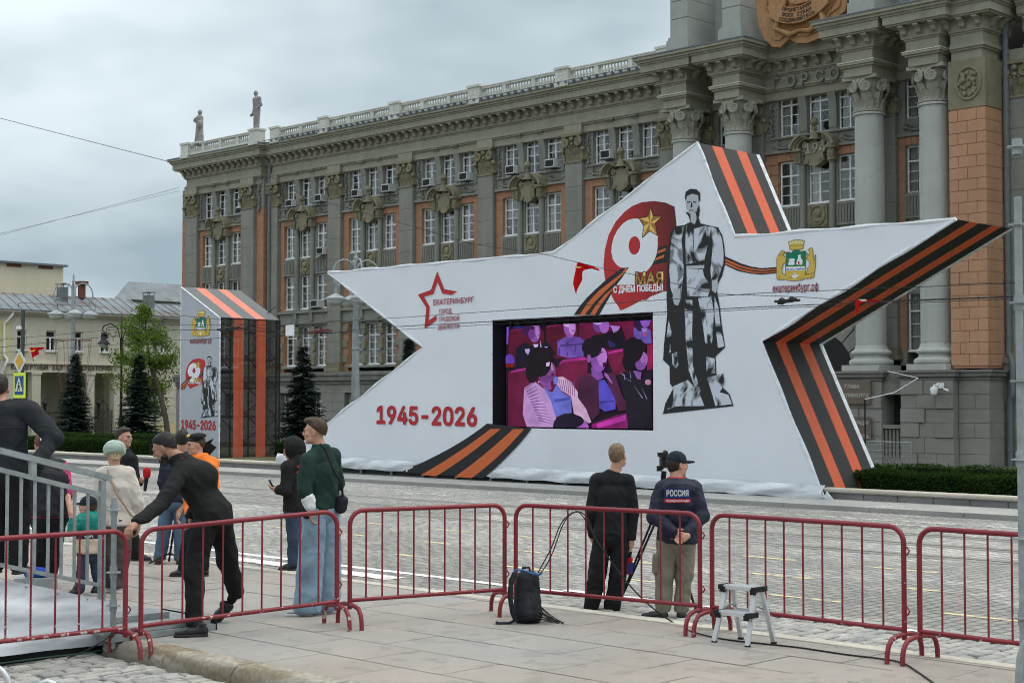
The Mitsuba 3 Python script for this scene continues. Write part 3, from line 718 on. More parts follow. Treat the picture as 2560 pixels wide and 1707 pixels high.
# right end of the portico: orange pier, bear relief, downpipe, wing pilaster and the first bay beyond
courses('m_orange_pale', -29.62, -28.05, YC-.5, YW+.6, 3.4, 13.35, .45, .8, limit=False, gap=.011)
rp = MB().box(-29.58, -28.09, YC-.46, YW+.8, 3.3, 13.4); hp('pier_core', rp, 'm_orange')
rp = MB().box(-29.62, -28.05, YC-.5, YW+.8, 13.4, 15.3); hp('pier_head', rp, 'm_relief')
rl = MB(); a = np.linspace(0, 2*math.pi, 40)
rl.tube(np.c_[-28.75+.5*np.cos(a), np.full(40, YC-.53), 14.35+.62*np.sin(a)], .06, 6)
for i in range(26):
 t = rng.uniform(0, 6.28); q = rng.uniform(0, 1)**.5
 rl.sphere((-28.75+.4*q*math.cos(t), YC-.54, 14.35+.5*q*math.sin(t)), rng.uniform(.05, .12), 1, (1, .8, 1.2))
hp('shield_relief', rl, 'm_relief', 35)
entab(-29.5, -28.2, YC-.45, 2.0, ends=(0, 1))
pilaster(-27.55, YW, w=1.0)
facade_bay(-24.9, 2.1, YW)
pilaster(-22.2, YW)
hp('wall', jg, 'm_grey')
# podium under the columns
for x0, x1, y in ((-34.6, -32.45, 53.94), (-31.6, -29.3, 53.94), (-29.3, -28.0, 54.3)):
 for r, (z0, z1) in enumerate(((-1.3, -.62), (-.58, .0), (.0, .62), (.62, 1.2), (1.2, 1.75), (1.75, 2.3), (2.3, 2.86))):
  n = (2, 3)[r % 2] if x1-x0 > 1.5 else (1, 2)[r % 2]
  cuts = [x0] + [x0+(x1-x0)*(j+rng.uniform(-.12, .12))/n for j in range(1, n)] + [x1]
  for a, b in zip(cuts, cuts[1:]):
   o = rng.choice([0, .0, -.05, -.07]); block('m_granite', a+.008, b-.008, y+o, y+1.8, z0+.008, z1-.008, False)
 jgr.box(x0+.01, x1-.01, y+.03, YW+.3, -1.3, 2.9)
 for z0, z1, o in ((2.86, 2.93, .06), (2.93, 3.0, .02), (3.0, 3.16, .16), (3.16, 3.25, .24)): jgr.box(x0-o, x1+o, y-o, YW+.3, z0, z1)
jgr.box(-32.45, -31.6, YW-.9, YW+.2, -1.3, 3.0); jgr.box(-32.45, -31.6, 54.1, YW, 2.3, 3.2); jgr.box(-32.45, -31.6, 54.05, 54.3, -1.3, -.2); jgr.box(-32.45, -31.6, 54.0, 54.35, .95, 1.1)
for i in range(5): jgr.box(-32.4+i*.17, -32.3+i*.17, 54.1, 54.25, -.2, .95)
hp('plinth', jgr, 'm_granite_b')
dk = MB().box(-32.44, -31.61, 54.9, 55.0, -1.2, 2.3); hp('doorway', dk, 'm_dark')
# arched entrance between the middle columns
a = np.linspace(0, math.pi, 13)
arch = MB()
for i in range(12):
 t0, t1 = math.pi*i/12+.012, math.pi*(i+1)/12-.012
 P = [(-36.7+1.95*math.cos(t0), 3.1+1.95*math.sin(t0)), (-36.7+2.75*math.cos(t0), 3.1+2.75*math.sin(t0)), (-36.7+2.75*math.cos(t1), 3.1+2.75*math.sin(t1)), (-36.7+1.95*math.cos(t1), 3.1+1.95*math.sin(t1))]
 hp('voussoir', MB().poly(P, 55.62, 56.0), 'm_granite')
dk = MB().poly(Polygon([(-38.65, -1)] + [(-36.7+1.95*math.cos(t), 3.1+1.95*math.sin(t)) for t in a[::-1]] + [(-34.75, -1)]), 55.7, 55.9); hp('entrance', dk, 'm_black', label='dark arched entrance')
for x0, x1 in ((-39.4, -38.66), (-34.74, -34.0)): courses('m_granite', x0, x1, 55.62, 56.1, -1.0, 3.1, .6, limit=False)
for m, mb in extra.items():
 if mb.n: hp('block_work', mb, m, kind='stuff')
# raised letters over the centre windows
def text(s, h, d=.06, bold=False): return meshkit.text_mesh(s, h, d, bold)
def upright(m, x, y, z, sx=1.0, sz=1.0):
 """lettering in the xy plane turned to face -Y, its left end at x, baseline at z"""
 v = m.vertices; m = m.copy(); m.vertices = np.c_[v[:, 0]*sx + x, y - v[:, 2], v[:, 1]*sz + z]; return m
for i, c in enumerate('ГОРСОВЕТ'):
 m = text(c, .50, .10, True); hp('letter', upright(m, -38.85 + i*.735, YW-.26, 15.72, 1.0), 'm_grey')
m = text('1949', .40, .06, True); hp('date', upright(m, -37.25, YW-.2, 12.72, 1.05), 'm_capital')
# carved wooden emblem hung before the attic
EM = thing('coat_of_arms', 'large carved wooden state emblem with motto ribbon hung above the portico', 'emblem')
ex, ey, ez = -36.62, 54.72, 17.30
out = [(-2.3, 3.6), (-2.32, 2.2), (-2.2, 1.2), (-1.9, .5), (-1.5, .1), (-1.1, 0.02), (-.62, .34), (-.3, .08), (.3, -.02), (.9, .1), (1.35, .42), (1.55, .75), (2.1, 1.0), (2.35, 2.0), (2.4, 3.6)]
put('board', MB().poly(Polygon([(ex+x, ez+z) for x, z in out]).buffer(.05), ey, ey+.22), 'm_wood', parent=EM)
e = MB()
inner = Polygon([(ex+x*.96, ez+.12+z*.97) for x, z in out]); e.poly(inner.buffer(-.12), ey-.07, ey+.05)
for s in (-1, 1):                                                # wreath of ears and leaves
 for i in range(34):
  t = i/33; ang = -.35 - t*1.5 if s > 0 else -math.pi+.35+t*1.5
  cx, cz = 0.05 + 1.75*math.cos(ang)*(1 - .0*t), 2.6 + 2.1*math.sin(ang)
  for q in (-1, 0, 1):
   leaf(e, (ex+cx+q*.14*rng.uniform(.7, 1.2), ey-.06, ez+cz+q*.1), (0, -1, 0), (s*.5*q + s*.2, 0, .8), .10, .34, .14)
for s in (-1, 1):
 e.tube([(ex+s*.35, ey-.1, ez+2.5), (ex+s*.8, ey-.16, ez+1.7), (ex+s*1.2, ey-.16, ez+.75), (ex+s*.5, ey-.14, ez+.4), (ex, ey-.14, ez+.5)], [.08, .13, .16, .13, .08], 8)
e.poly(Polygon([(ex-.75, ez+3.6), (ex-.78, ez+2.25), (ex-.5, ez+2.15), (ex-.45, ez+1.75), (ex-.1, ez+1.6), (ex+.5, ez+1.62), (ex+.8, ez+2.0), (ex+.85, ez+3.6)]), ey-.28, ey)
e.lathe([(0, 0), (.17, 0), (.17, .08), (0, .08)], (ex+.42, ey-.3, ez+1.95), 16)
put('wreath', e, 'm_wood', 35, parent=EM)
rb = MB(); A0 = np.linspace(-math.pi/2-.72, -math.pi/2+.72, 17); cz = ez+3.1
rb.poly(Polygon([(ex+1.62*math.cos(t)*1.0, cz+1.62*math.sin(t)) for t in A0] + [(ex+2.32*math.cos(t)*1.0, cz+2.32*math.sin(t)) for t in A0[::-1]]), ey-.36, ey)
for s in (-1, 1): rb.poly(Polygon([(ex+s*1.0, ez+1.5), (ex+s*1.35, ez+1.95), (ex+s*1.6, ez+1.75), (ex+s*1.35, ez+1.2)]), ey-.25, ey)
put('ribbon', rb, 'm_wood', parent=EM)
for r, (s, h, rad) in enumerate((('ПРОЛЕТАРИИ', .15, 1.74), ('ВСЕХ СТРАН', .15, 1.96), ('СОЕДИНЯЙТЕСЬ', .15, 2.18))):
 n = len(s); st = .155 if n > 11 else .15
 mb = MB()
 for i, c in enumerate(s):
  if c == ' ': continue
  m = text(c, h, .02, True); v = m.vertices; v = v - [(v[:, 0].min()+v[:, 0].max())/2, 0, 0]
  t = -math.pi/2 + (i-(n-1)/2)*st/rad*1.0
  th = t + math.pi/2; px, pz = ex+(rad+.07)*math.cos(t), cz+(rad+.07)*math.sin(t)
  mb.add(np.c_[px + v[:, 0]*math.cos(th) - v[:, 1]*math.sin(th), ey-.363-v[:, 2], pz + v[:, 0]*math.sin(th) + v[:, 1]*math.cos(th)], m.faces)
 put('motto', mb, 'm_darkwood' if 'm_darkwood' in scene else mat('m_darkwood', (.06, .035, .02), .7), parent=EM)
# downpipes
def pipe(x, y, z0, z1, r=.11, kink=False):
 mb = MB(); P = [(x, y, z1), (x, y, 3.95), (x+.12, y-.08, 3.7), (x+.3, y-.3, 3.45), (x+.32, y-.34, 2.3), (x+.12, y-.2, 2.1), (x+.1, y-.2, z0)] if kink else [(x, y, z1), (x, y, z0)]
 mb.tube(P, r, 10)
 for z in np.arange(z0+1, z1, 2.2): mb.lathe([(r, 0), (r+.02, .02), (r+.02, .08), (r, .1)], (x if z > 4 or not kink else x+.1, y if z > 4 or not kink else y-.2, z), 10) if (z > 4.2 or z < 2 or not kink) else None
 mb.lathe([(.12, 0), (.2, .25), (.2, .5)], (x, y, z1-.1), 10)
 hp('downpipe', mb, 'm_pipe', 40)
pipe(-75.82, YW-.2, -.8, 16.6); pipe(-27.9, YW-.28, -.9, 16.4, .12, True)
# wall plaques by the entrance
bl = {}
for i, (z, hh, lines) in enumerate(((2.0, .95, ['ГЛАВА', 'ЕКАТЕРИНБУРГА']), (.55, .92, ['АДМИНИСТРАЦИЯ', 'ГОРОДА', 'ЕКАТЕРИНБУРГА']))):
 PQ = thing('wall_plaque', ('upper' if i == 0 else 'lower') + ' bronze wall plaque beside the city hall entrance reading ' + ' '.join(lines).title(), 'sign')
 put('plate', MB().box(-34.58, -32.86, 53.79, 53.83, z-hh/2+.4, z+hh/2+.4), 'm_bronze', parent=PQ)
 lt = MB()
 for j, s in enumerate(lines):
  m = text(s, .155 if s != 'ГОРОДА' else .12, .015, True); w = np.ptp(m.vertices[:, 0]); sx = min(1.0, 1.5/w)
  lt.tm(upright(m, -33.72-w*sx/2, 53.788, z+.4+hh/2-.32-j*(.36 if len(lines) == 2 else .27), sx))
 put('lettering', lt, 'm_letter', parent=PQ)
# ---------------------------------------------------------------- fabric star with LED screen
scene['m_fabric'] = {'type': 'twosided', 'bsdf': {'type': 'bumpmap', 'arbitrary': mikit.proc(lambda p, n, uv: 0.05 * fbm(p.x * .55, p.y * .5, p.z * .55, 2) + 0.010 * fbm(p.x * 2.2 + p.z * 1.6, p.y, p.z * 1.1, 2), 6e-3), 'scale': 1.0,
 'bsdf': {'type': 'principled', 'base_color': mikit.proc(lambda p, n, uv: mi.Color3f(.68, .71, .765) * (0.97 + 0.06 * noise(p.x * .9, p.y, p.z * .9))), 'roughness': .6, 'specular': .3}}}
scene['m_hem'] = {'type': 'twosided', 'bsdf': {'type': 'bumpmap', 'arbitrary': mikit.proc(lambda p, n, uv: 0.07 * fbm(p.x * 1.8 + p.z * 2.0, p.y * 2, p.z * 5.0 - p.x * .7, 3), 4e-3), 'scale': 1.0,
 'bsdf': {'type': 'principled', 'base_color': rgb(.66, .69, .73), 'roughness': .55, 'specular': .35}}}
matb('m_rib_black', (0.022, 0.023, 0.024), lambda p, n, uv: 0.03 * fbm(p.x * 1.1, p.y * 1.1, p.z * 1.1, 2), .55, 1.0, 5e-3)
matb('m_rib_orange', (0.62, 0.115, 0.045), lambda p, n, uv: 0.03 * fbm(p.x * 1.1, p.y * 1.1, p.z * 1.1, 2), .55, 1.0, 5e-3)
mat('p_black', (.016, .016, .018), .6); mat('p_orange', (.58, .13, .04), .6); mat('p_red', (.42, .022, .028), .6); mat('p_maroon', (.20, .01, .03), .6)
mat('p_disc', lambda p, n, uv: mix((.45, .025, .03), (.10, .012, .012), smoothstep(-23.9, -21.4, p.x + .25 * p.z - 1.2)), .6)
mat('p_gold', lambda p, n, uv: mix((.36, .17, .03), (.80, .58, .20), smoothstep(.35, .75, noise(p.x * 5.5, 1.0, p.z * 6.5))), .5)
mat('p_gold_dark', (.32, .15, .03), .5)
mat('p_crest_gold', (.56, .40, .07), .6); mat('p_crest_line', (.16, .10, .02), .6); mat('p_green', (.0, .16, .085), .6); mat('p_blue', (.02, .10, .33), .6); mat('p_sky', (.25, .47, .70), .6); mat('p_pale', (.72, .76, .80), .6); mat('p_yellow', (.62, .60, .36), .6)
YS = 27.7
STAR = thing('victory_star', 'huge white fabric star with screen, striped ribbon sides and 1945-2026 lettering', 'installation')
C = [(-21.39, 7.95), (-20.34, 5.72), (-14.96, 5.66), (-19.66, 3.36), (-18.05, 0), (-37.15, 0.21), (-30.68, 3.5), (-34.79, 5.76), (-25.85, 5.73)]
scr = [(-27.996, 4.157), (-22.676, 4.117), (-22.719, 1.331), (-28.068, 1.414)]
sx0, sx1 = (scr[0][0]+scr[3][0])/2, (scr[1][0]+scr[2][0])/2; sz0, sz1 = (scr[2][1]+scr[3][1])/2, (scr[0][1]+scr[1][1])/2
outl = Polygon(C); hole = sbox(sx0, sz0, sx1, sz1)
front = MB(); front.poly(outl.difference(hole), YS, YS+.02); put('front_cover', front, 'm_fabric', parent=STAR, label='white fabric front')
hem = MB()
for i in range(len(C)):                                    # padded seam all round
 a, b = np.array(C[i]), np.array(C[(i+1) % len(C)])
 n = max(6, int(np.linalg.norm(b-a)/.3)); t = np.linspace(0, 1, n)[:, None]
 P = a + (b-a)*t; nr = np.array([-(b-a)[1], (b-a)[0]])/np.linalg.norm(b-a)
 if i == 4: continue
 w = .035 + .012*np.sin(t[:, 0]*n*1.3+i)
 hem.tube(np.c_[P[:, 0]+.012*np.sin(t[:, 0]*n*.9), np.full(n, YS+.01), P[:, 1]+.012*np.cos(t[:, 0]*n*1.1)], w, 7)
put('seam', hem, 'm_hem', 35, parent=STAR)
# bottom hem, gathered cloth
a, b = np.array(C[5]), np.array(C[4]); n = 240; t = np.linspace(0.0, 1, n)
V = []; rows = 9
for j in range(rows):
 q = j/(rows-1)
 z = a[1]+(b[1]-a[1])*t + .30*(1-q) - .015
 bulge = .05*np.sin(q*math.pi*.95) +   .022*np.sin(t*150+3*q+2.2*np.sin(t*31))*q*(1-q)*3 + .02*np.sin(t*67+5*q)
 V.append(np.c_[a[0]+(b[0]-a[0])*t + .04*np.sin(q*5+t*40), YS-.012-np.maximum(bulge, 0), z + .012*np.sin(t*90)*q])
mk = (t > .02) & (t < 1)
V = np.vstack(V); F = [[j*n+i, j*n+i+1, (j+1)*n+i+1, (j+1)*n+i] for j in range(rows-1) for i in range(n-1)]
HL = [(-31.582, 0.049), (-30.64, 0.521), (-28.302, 0.017), (-27.574, 0.531)]
def white(f):
 x, z = V[f[0]][0], V[f[0]][2]; e = lambda a, b: a[0] + (b[0]-a[0])*(z-a[1])/(b[1]-a[1])
 return x < e(HL[0], HL[1]) or x > e(HL[2], HL[3])
put('bottom_hem', MB().add(V, [f for f in F if white(f)]), 'm_hem', True, parent=STAR)
ft = MB(); ft.poly([(C[5][0]+.6, C[5][1]-.16), (C[4][0]-.1, C[4][1]-.02), (C[4][0]-.1, C[4][1]+.1), (C[5][0]+.6, C[5][1]+.1)], YS+.1, YS+.16); put('base_skirt', ft, 'm_black', parent=STAR)
for i in range(12): put('foot', MB().box(C[5][0]+1.2+i*1.3, C[5][0]+1.26+i*1.3, YS+.02, YS+.08, -.02, .16), 'm_pipe', parent=STAR)
# sides: ribbon stripes across the depth
st = [(27.72, 28.27, 'm_rib_black'), (28.27, 28.66, 'm_rib_orange'), (28.66, 29.21, 'm_rib_black'), (29.21, 29.6, 'm_rib_orange'), (29.6, 30.0, 'm_rib_black'), (30.0, 30.15, 'm_hem')]
nm = {'m_rib_black': 'black_stripe', 'm_rib_orange': 'orange_stripe', 'm_hem': 'back_edge'}
for i in range(len(C)):
 a, b = C[i], C[(i+1) % len(C)]
 if i == 4: continue
 for y0, y1, m in st:
  put(nm[m], MB().add([[a[0], y0, a[1]], [b[0], y0, b[1]], [b[0], y1, b[1]], [a[0], y1, a[1]]], [[0, 1, 2, 3]]), m, parent=STAR)
put('back_cover', MB().poly(outl.buffer(-.02), 30.1, 30.14), 'm_hem', parent=STAR)
st2 = MB(); st2.poly([C[4], (C[4][0]+.06, C[4][1]+.16), (C[4][0]+.25, C[4][1]-.02), (C[4][0]+.2, C[4][1]-.04)], YS-.03, YS+.0); put('corner_tab', st2, 'm_hem', parent=STAR)
# LED wall, recessed in a dark truss frame
SCR = [(-27.979, 4.115), (-23.044, 4.137), (-23.088, 1.342), (-28.022, 1.396)]
lx0, lx1 = SCR[0][0], sx1 + .42; lz0, lz1 = sz0+.03, sz1-.16
put('recess', MB().add([[sx0, YS+.02, sz0], [sx1, YS+.02, sz0], [sx1, 28.3, sz0], [sx0, 28.3, sz0], [sx0, YS+.02, sz1], [sx1, YS+.02, sz1], [sx1, 28.3, sz1], [sx0, 28.3, sz1]], [[0, 1, 2, 3], [7, 6, 5, 4], [0, 3, 7, 4]]), 'm_black', parent=STAR)
put('recess_back', MB().box(sx0-.1, sx1+.6, 28.30, 28.34, sz0-.1, sz1+.1), 'm_black', parent=STAR)
tr = MB()
for x in (sx0+.16, sx0+.42): tr.tube([(x, 28.2, sz0), (x, 28.2, sz1)], .025, 6)
for i in range(9): z = sz0+(sz1-sz0)*i/9; tr.tube([(sx0+.16, 28.2, z), (sx0+.42, 28.2, z+(sz1-sz0)/9)], .014, 5)
for i in range(14): tr.tube([(sx0+.4+i*.42, 28.2, sz1-.05), (sx0+.62+i*.42, 28.2, sz1-.2)], .014, 5)
put('truss', tr, mat('m_truss', (.06, .05, .045), .5), parent=STAR)
# the picture on the screen
scene['m_screen'] = {'type': 'diffuse', 'reflectance': rgb(.02, .02, .022)}
EXPO = 2.0 ** exposure
pic = []                                                     # (colour in sRGB 0-255, polygon, in photo space of the screen)
pic.append(((30,14,34), [(-28.347, 4.379), (-22.608, 4.336), (-22.624, 1.049), (-28.345, 1.142)]))
pic.append(((98,18,50), [(-27.88, 3.85), (-27.71, 3.91), (-26.75, 3.93), (-26.62, 3.77), (-26.62, 2.92), (-27.88, 2.94)]))
pic.append(((150,36,110), [(-27.806, 3.889), (-27.41, 3.924), (-27.41, 3.898), (-27.79, 3.858)]))
pic.append(((98,18,50), [(-26.55, 3.94), (-26.03, 3.98), (-25.48, 3.97), (-25.49, 3.11), (-26.55, 3.13)]))
pic.append(((150,36,110), [(-26.518, 3.948), (-26.054, 3.985), (-26.054, 3.956), (-26.504, 3.92)]))
pic.append(((112,22,66), [(-25.43, 3.96), (-24.95, 4.05), (-23.66, 4.08), (-23.64, 3.32), (-25.43, 3.19)]))
pic.append(((170,44,130), [(-25.429, 3.984), (-24.955, 4.03), (-24.955, 4.003), (-25.415, 3.95)]))
pic.append(((170,44,130), [(-24.435, 4.077), (-23.687, 4.095), (-23.687, 4.06), (-24.421, 4.041)]))
pic.append(((100,18,60), [(-23.634, 4.063), (-23.062, 4.081), (-23.066, 3.382), (-23.637, 3.396)]))
pic.append(((110,22,64), [(-27.9, 2.81), (-27.2, 2.91), (-25.94, 2.91), (-25.94, 1.35), (-27.9, 1.32)]))
pic.append(((176,46,150), [(-27.82, 2.82), (-27.62, 2.87), (-27.2, 2.91), (-27.2, 2.86), (-27.62, 2.8), (-27.79, 2.78)]))
pic.append(((122,22,70), [(-26.11, 2.99), (-26, 3.07), (-25.15, 3.15), (-25.1, 2.06), (-26.14, 2.06)]))
pic.append(((190,48,160), [(-26.08, 3.02), (-25.97, 3.09), (-25.15, 3.15), (-25.15, 3.08), (-25.94, 3.03), (-26.06, 2.98)]))
pic.append(((120,22,66), [(-24.573, 3.235), (-23.968, 3.313), (-23.745, 2.752), (-24.278, 2.677)]))
pic.append(((186,46,150), [(-24.492, 3.253), (-23.968, 3.323), (-23.968, 3.27), (-24.478, 3.196)]))
pic.append(((150,30,80), [(-23.246, 3.386), (-23.066, 3.401), (-23.068, 2.823), (-23.249, 2.785)]))
pic.append(((150,32,120), [(-24.99, 1.49), (-24.5, 1.66), (-23.85, 1.78), (-23.8, 1.36), (-25.02, 1.34)]))
pic.append(((214,60,190), [(-24.852, 1.499), (-23.907, 1.732), (-23.908, 1.6), (-24.825, 1.386)]))
pic.append(((40,18,34), [(-25.1, 1.506), (-23.88, 1.883), (-23.854, 1.813), (-24.934, 1.508)]))
pic.append(((120,80,210), [(-27.944, 3.975), (-27.867, 3.983), (-27.898, 3.525), (-27.953, 3.527)]))
pic.append(((110,70,200), [(-27.65, 3.11), (-27.67, 3.05), (-27.7, 3), (-27.74, 2.97), (-27.81, 2.95), (-27.87, 2.95), (-27.93, 2.97), (-27.98, 3.01), (-28.01, 3.06), (-28.02, 3.11), (-28.01, 3.17), (-27.98, 3.22), (-27.93, 3.25), (-27.87, 3.27), (-27.81, 3.27), (-27.74, 3.25), (-27.7, 3.21), (-27.67, 3.16)]))
pic.append(((130,20,30), [(-27.975, 3.035), (-27.684, 3.02), (-27.714, 2.922), (-27.975, 2.926)]))
pic.append(((120,90,220), [(-27.83, 4.135), (-27.683, 4.129), (-27.699, 3.988), (-27.806, 3.992)]))
pic.append(((40,44,120), [(-27.714, 4.043), (-27.41, 4.054), (-27.41, 3.924), (-27.714, 3.912)]))
pic.append(((24,20,40), [(-27.62, 3.43), (-27.26, 3.57), (-26.93, 3.41), (-26.52, 3.58), (-26.34, 3.4), (-26.26, 3.08), (-27.17, 2.92), (-27.62, 2.93)]))
pic.append(((160,96,190), [(-26.74, 3.82), (-26.75, 3.72), (-26.79, 3.64), (-26.84, 3.58), (-26.91, 3.55), (-26.98, 3.55), (-27.05, 3.58), (-27.11, 3.65), (-27.14, 3.73), (-27.15, 3.83), (-27.14, 3.92), (-27.11, 4.01), (-27.05, 4.07), (-26.98, 4.1), (-26.91, 4.1), (-26.84, 4.06), (-26.79, 4), (-26.75, 3.91)]))
pic.append(((64,30,84), [(-26.95, 3.93), (-26.97, 3.85), (-27.01, 3.78), (-27.06, 3.73), (-27.13, 3.7), (-27.21, 3.71), (-27.28, 3.74), (-27.33, 3.79), (-27.37, 3.86), (-27.39, 3.95), (-27.37, 4.03), (-27.33, 4.1), (-27.28, 4.15), (-27.21, 4.17), (-27.13, 4.17), (-27.06, 4.14), (-27.01, 4.09), (-26.97, 4.01)]))
pic.append(((205,170,240), [(-26.79, 4.04), (-26.8, 4.01), (-26.83, 3.99), (-26.88, 3.97), (-26.94, 3.96), (-27.01, 3.97), (-27.07, 3.98), (-27.12, 4), (-27.15, 4.03), (-27.17, 4.06), (-27.15, 4.09), (-27.12, 4.11), (-27.07, 4.13), (-27.01, 4.13), (-26.94, 4.13), (-26.88, 4.12), (-26.83, 4.1), (-26.8, 4.07)]))
pic.append(((120,60,150), [(-26.93, 3.76), (-26.94, 3.71), (-26.96, 3.68), (-26.99, 3.65), (-27.03, 3.63), (-27.07, 3.64), (-27.11, 3.65), (-27.14, 3.68), (-27.16, 3.72), (-27.17, 3.77), (-27.16, 3.81), (-27.14, 3.85), (-27.11, 3.88), (-27.07, 3.89), (-27.03, 3.89), (-26.99, 3.87), (-26.96, 3.84), (-26.94, 3.8)]))
pic.append(((196,140,220), [(-26.9, 3.96), (-26.8, 3.93), (-26.77, 3.77), (-26.84, 3.71), (-26.77, 3.67), (-26.84, 3.63), (-26.92, 3.78)]))
pic.append(((210,190,250), [(-26.991, 3.502), (-26.931, 3.415), (-26.843, 3.391), (-26.813, 3.497)]))
pic.append(((230,220,255), [(-26.748, 3.603), (-26.695, 3.43), (-26.73, 3.41)]))
pic.append(((210,190,250), [(-27.29, 3.38), (-27.125, 3.398), (-27.11, 3.311), (-27.245, 3.271)]))
pic.append(((200,170,240), [(-27.08, 3.26), (-27.08, 3.24), (-27.1, 3.23), (-27.11, 3.22), (-27.13, 3.21), (-27.15, 3.21), (-27.17, 3.22), (-27.19, 3.23), (-27.2, 3.24), (-27.2, 3.26), (-27.2, 3.28), (-27.18, 3.29), (-27.17, 3.3), (-27.15, 3.31), (-27.13, 3.31), (-27.11, 3.3), (-27.1, 3.29), (-27.08, 3.27)]))
pic.append(((180,190,255), [(-26.607, 3.439), (-26.475, 3.425), (-26.519, 3.394)]))
pic.append(((120,88,190), [(-26.14, 3.56), (-25.85, 3.66), (-25.4, 3.64), (-25.22, 3.54), (-25.23, 3.15), (-25.77, 3.13), (-26.14, 3.21)]))
pic.append(((64,44,120), [(-26.055, 3.457), (-25.262, 3.479), (-25.262, 3.454), (-26.055, 3.423)]))
pic.append(((70,50,130), [(-26.06, 3.54), (-26.06, 3.54), (-26.06, 3.53), (-26.07, 3.53), (-26.08, 3.53), (-26.09, 3.53), (-26.1, 3.53), (-26.1, 3.53), (-26.11, 3.54), (-26.11, 3.54), (-26.11, 3.55), (-26.1, 3.55), (-26.1, 3.56), (-26.09, 3.56), (-26.08, 3.56), (-26.07, 3.55), (-26.06, 3.55), (-26.06, 3.55)]))
pic.append(((70,50,130), [(-25.78, 3.42), (-25.78, 3.42), (-25.79, 3.41), (-25.79, 3.41), (-25.8, 3.41), (-25.81, 3.41), (-25.82, 3.41), (-25.83, 3.42), (-25.83, 3.42), (-25.83, 3.42), (-25.83, 3.43), (-25.83, 3.43), (-25.82, 3.44), (-25.81, 3.44), (-25.8, 3.44), (-25.79, 3.44), (-25.79, 3.43), (-25.78, 3.43)]))
pic.append(((70,50,130), [(-25.51, 3.31), (-25.51, 3.3), (-25.51, 3.3), (-25.52, 3.29), (-25.53, 3.29), (-25.54, 3.29), (-25.54, 3.29), (-25.55, 3.3), (-25.55, 3.3), (-25.56, 3.31), (-25.55, 3.31), (-25.55, 3.31), (-25.54, 3.32), (-25.54, 3.32), (-25.53, 3.32), (-25.52, 3.32), (-25.51, 3.31), (-25.51, 3.31)]))
pic.append(((70,50,130), [(-26.06, 3.21), (-26.06, 3.2), (-26.06, 3.2), (-26.07, 3.19), (-26.08, 3.19), (-26.09, 3.19), (-26.1, 3.19), (-26.1, 3.2), (-26.1, 3.2), (-26.11, 3.21), (-26.1, 3.21), (-26.1, 3.22), (-26.1, 3.22), (-26.09, 3.22), (-26.08, 3.22), (-26.07, 3.22), (-26.06, 3.21), (-26.06, 3.21)]))
pic.append(((70,50,130), [(-25.78, 3.45), (-25.78, 3.44), (-25.78, 3.44), (-25.79, 3.43), (-25.8, 3.43), (-25.81, 3.43), (-25.81, 3.43), (-25.82, 3.44), (-25.83, 3.44), (-25.83, 3.45), (-25.83, 3.45), (-25.82, 3.46), (-25.81, 3.46), (-25.81, 3.46), (-25.8, 3.46), (-25.79, 3.46), (-25.78, 3.45), (-25.78, 3.45)]))
pic.append(((70,50,130), [(-25.5, 3.33), (-25.51, 3.32), (-25.51, 3.32), (-25.51, 3.32), (-25.52, 3.31), (-25.53, 3.31), (-25.54, 3.32), (-25.55, 3.32), (-25.55, 3.32), (-25.55, 3.33), (-25.55, 3.33), (-25.55, 3.34), (-25.54, 3.34), (-25.53, 3.34), (-25.52, 3.34), (-25.51, 3.34), (-25.51, 3.34), (-25.51, 3.33)]))
pic.append(((70,50,130), [(-26.05, 3.23), (-26.06, 3.22), (-26.06, 3.22), (-26.07, 3.22), (-26.07, 3.21), (-26.08, 3.21), (-26.09, 3.22), (-26.1, 3.22), (-26.1, 3.23), (-26.1, 3.23), (-26.1, 3.23), (-26.1, 3.24), (-26.09, 3.24), (-26.08, 3.24), (-26.07, 3.24), (-26.07, 3.24), (-26.06, 3.24), (-26.06, 3.23)]))
pic.append(((70,50,130), [(-25.77, 3.47), (-25.78, 3.46), (-25.78, 3.46), (-25.79, 3.46), (-25.79, 3.45), (-25.81, 3.45), (-25.81, 3.46), (-25.82, 3.46), (-25.82, 3.47), (-25.83, 3.47), (-25.82, 3.47), (-25.82, 3.48), (-25.81, 3.48), (-25.81, 3.48), (-25.79, 3.48), (-25.79, 3.48), (-25.78, 3.48), (-25.78, 3.47)]))
pic.append(((70,50,130), [(-25.5, 3.35), (-25.5, 3.35), (-25.51, 3.34), (-25.51, 3.34), (-25.52, 3.34), (-25.53, 3.34), (-25.54, 3.34), (-25.55, 3.34), (-25.55, 3.35), (-25.55, 3.35), (-25.55, 3.36), (-25.55, 3.36), (-25.54, 3.36), (-25.53, 3.37), (-25.52, 3.37), (-25.51, 3.36), (-25.51, 3.36), (-25.5, 3.36)]))
pic.append(((70,50,130), [(-26.05, 3.25), (-26.05, 3.25), (-26.06, 3.24), (-26.06, 3.24), (-26.07, 3.24), (-26.08, 3.24), (-26.09, 3.24), (-26.1, 3.24), (-26.1, 3.25), (-26.1, 3.25), (-26.1, 3.26), (-26.1, 3.26), (-26.09, 3.27), (-26.08, 3.27), (-26.07, 3.27), (-26.06, 3.26), (-26.06, 3.26), (-26.05, 3.26)]))
pic.append(((70,50,130), [(-25.77, 3.49), (-25.77, 3.49), (-25.78, 3.48), (-25.79, 3.48), (-25.79, 3.48), (-25.8, 3.48), (-25.81, 3.48), (-25.82, 3.48), (-25.82, 3.49), (-25.82, 3.49), (-25.82, 3.5), (-25.82, 3.5), (-25.81, 3.51), (-25.8, 3.51), (-25.79, 3.51), (-25.79, 3.5), (-25.78, 3.5), (-25.77, 3.5)]))
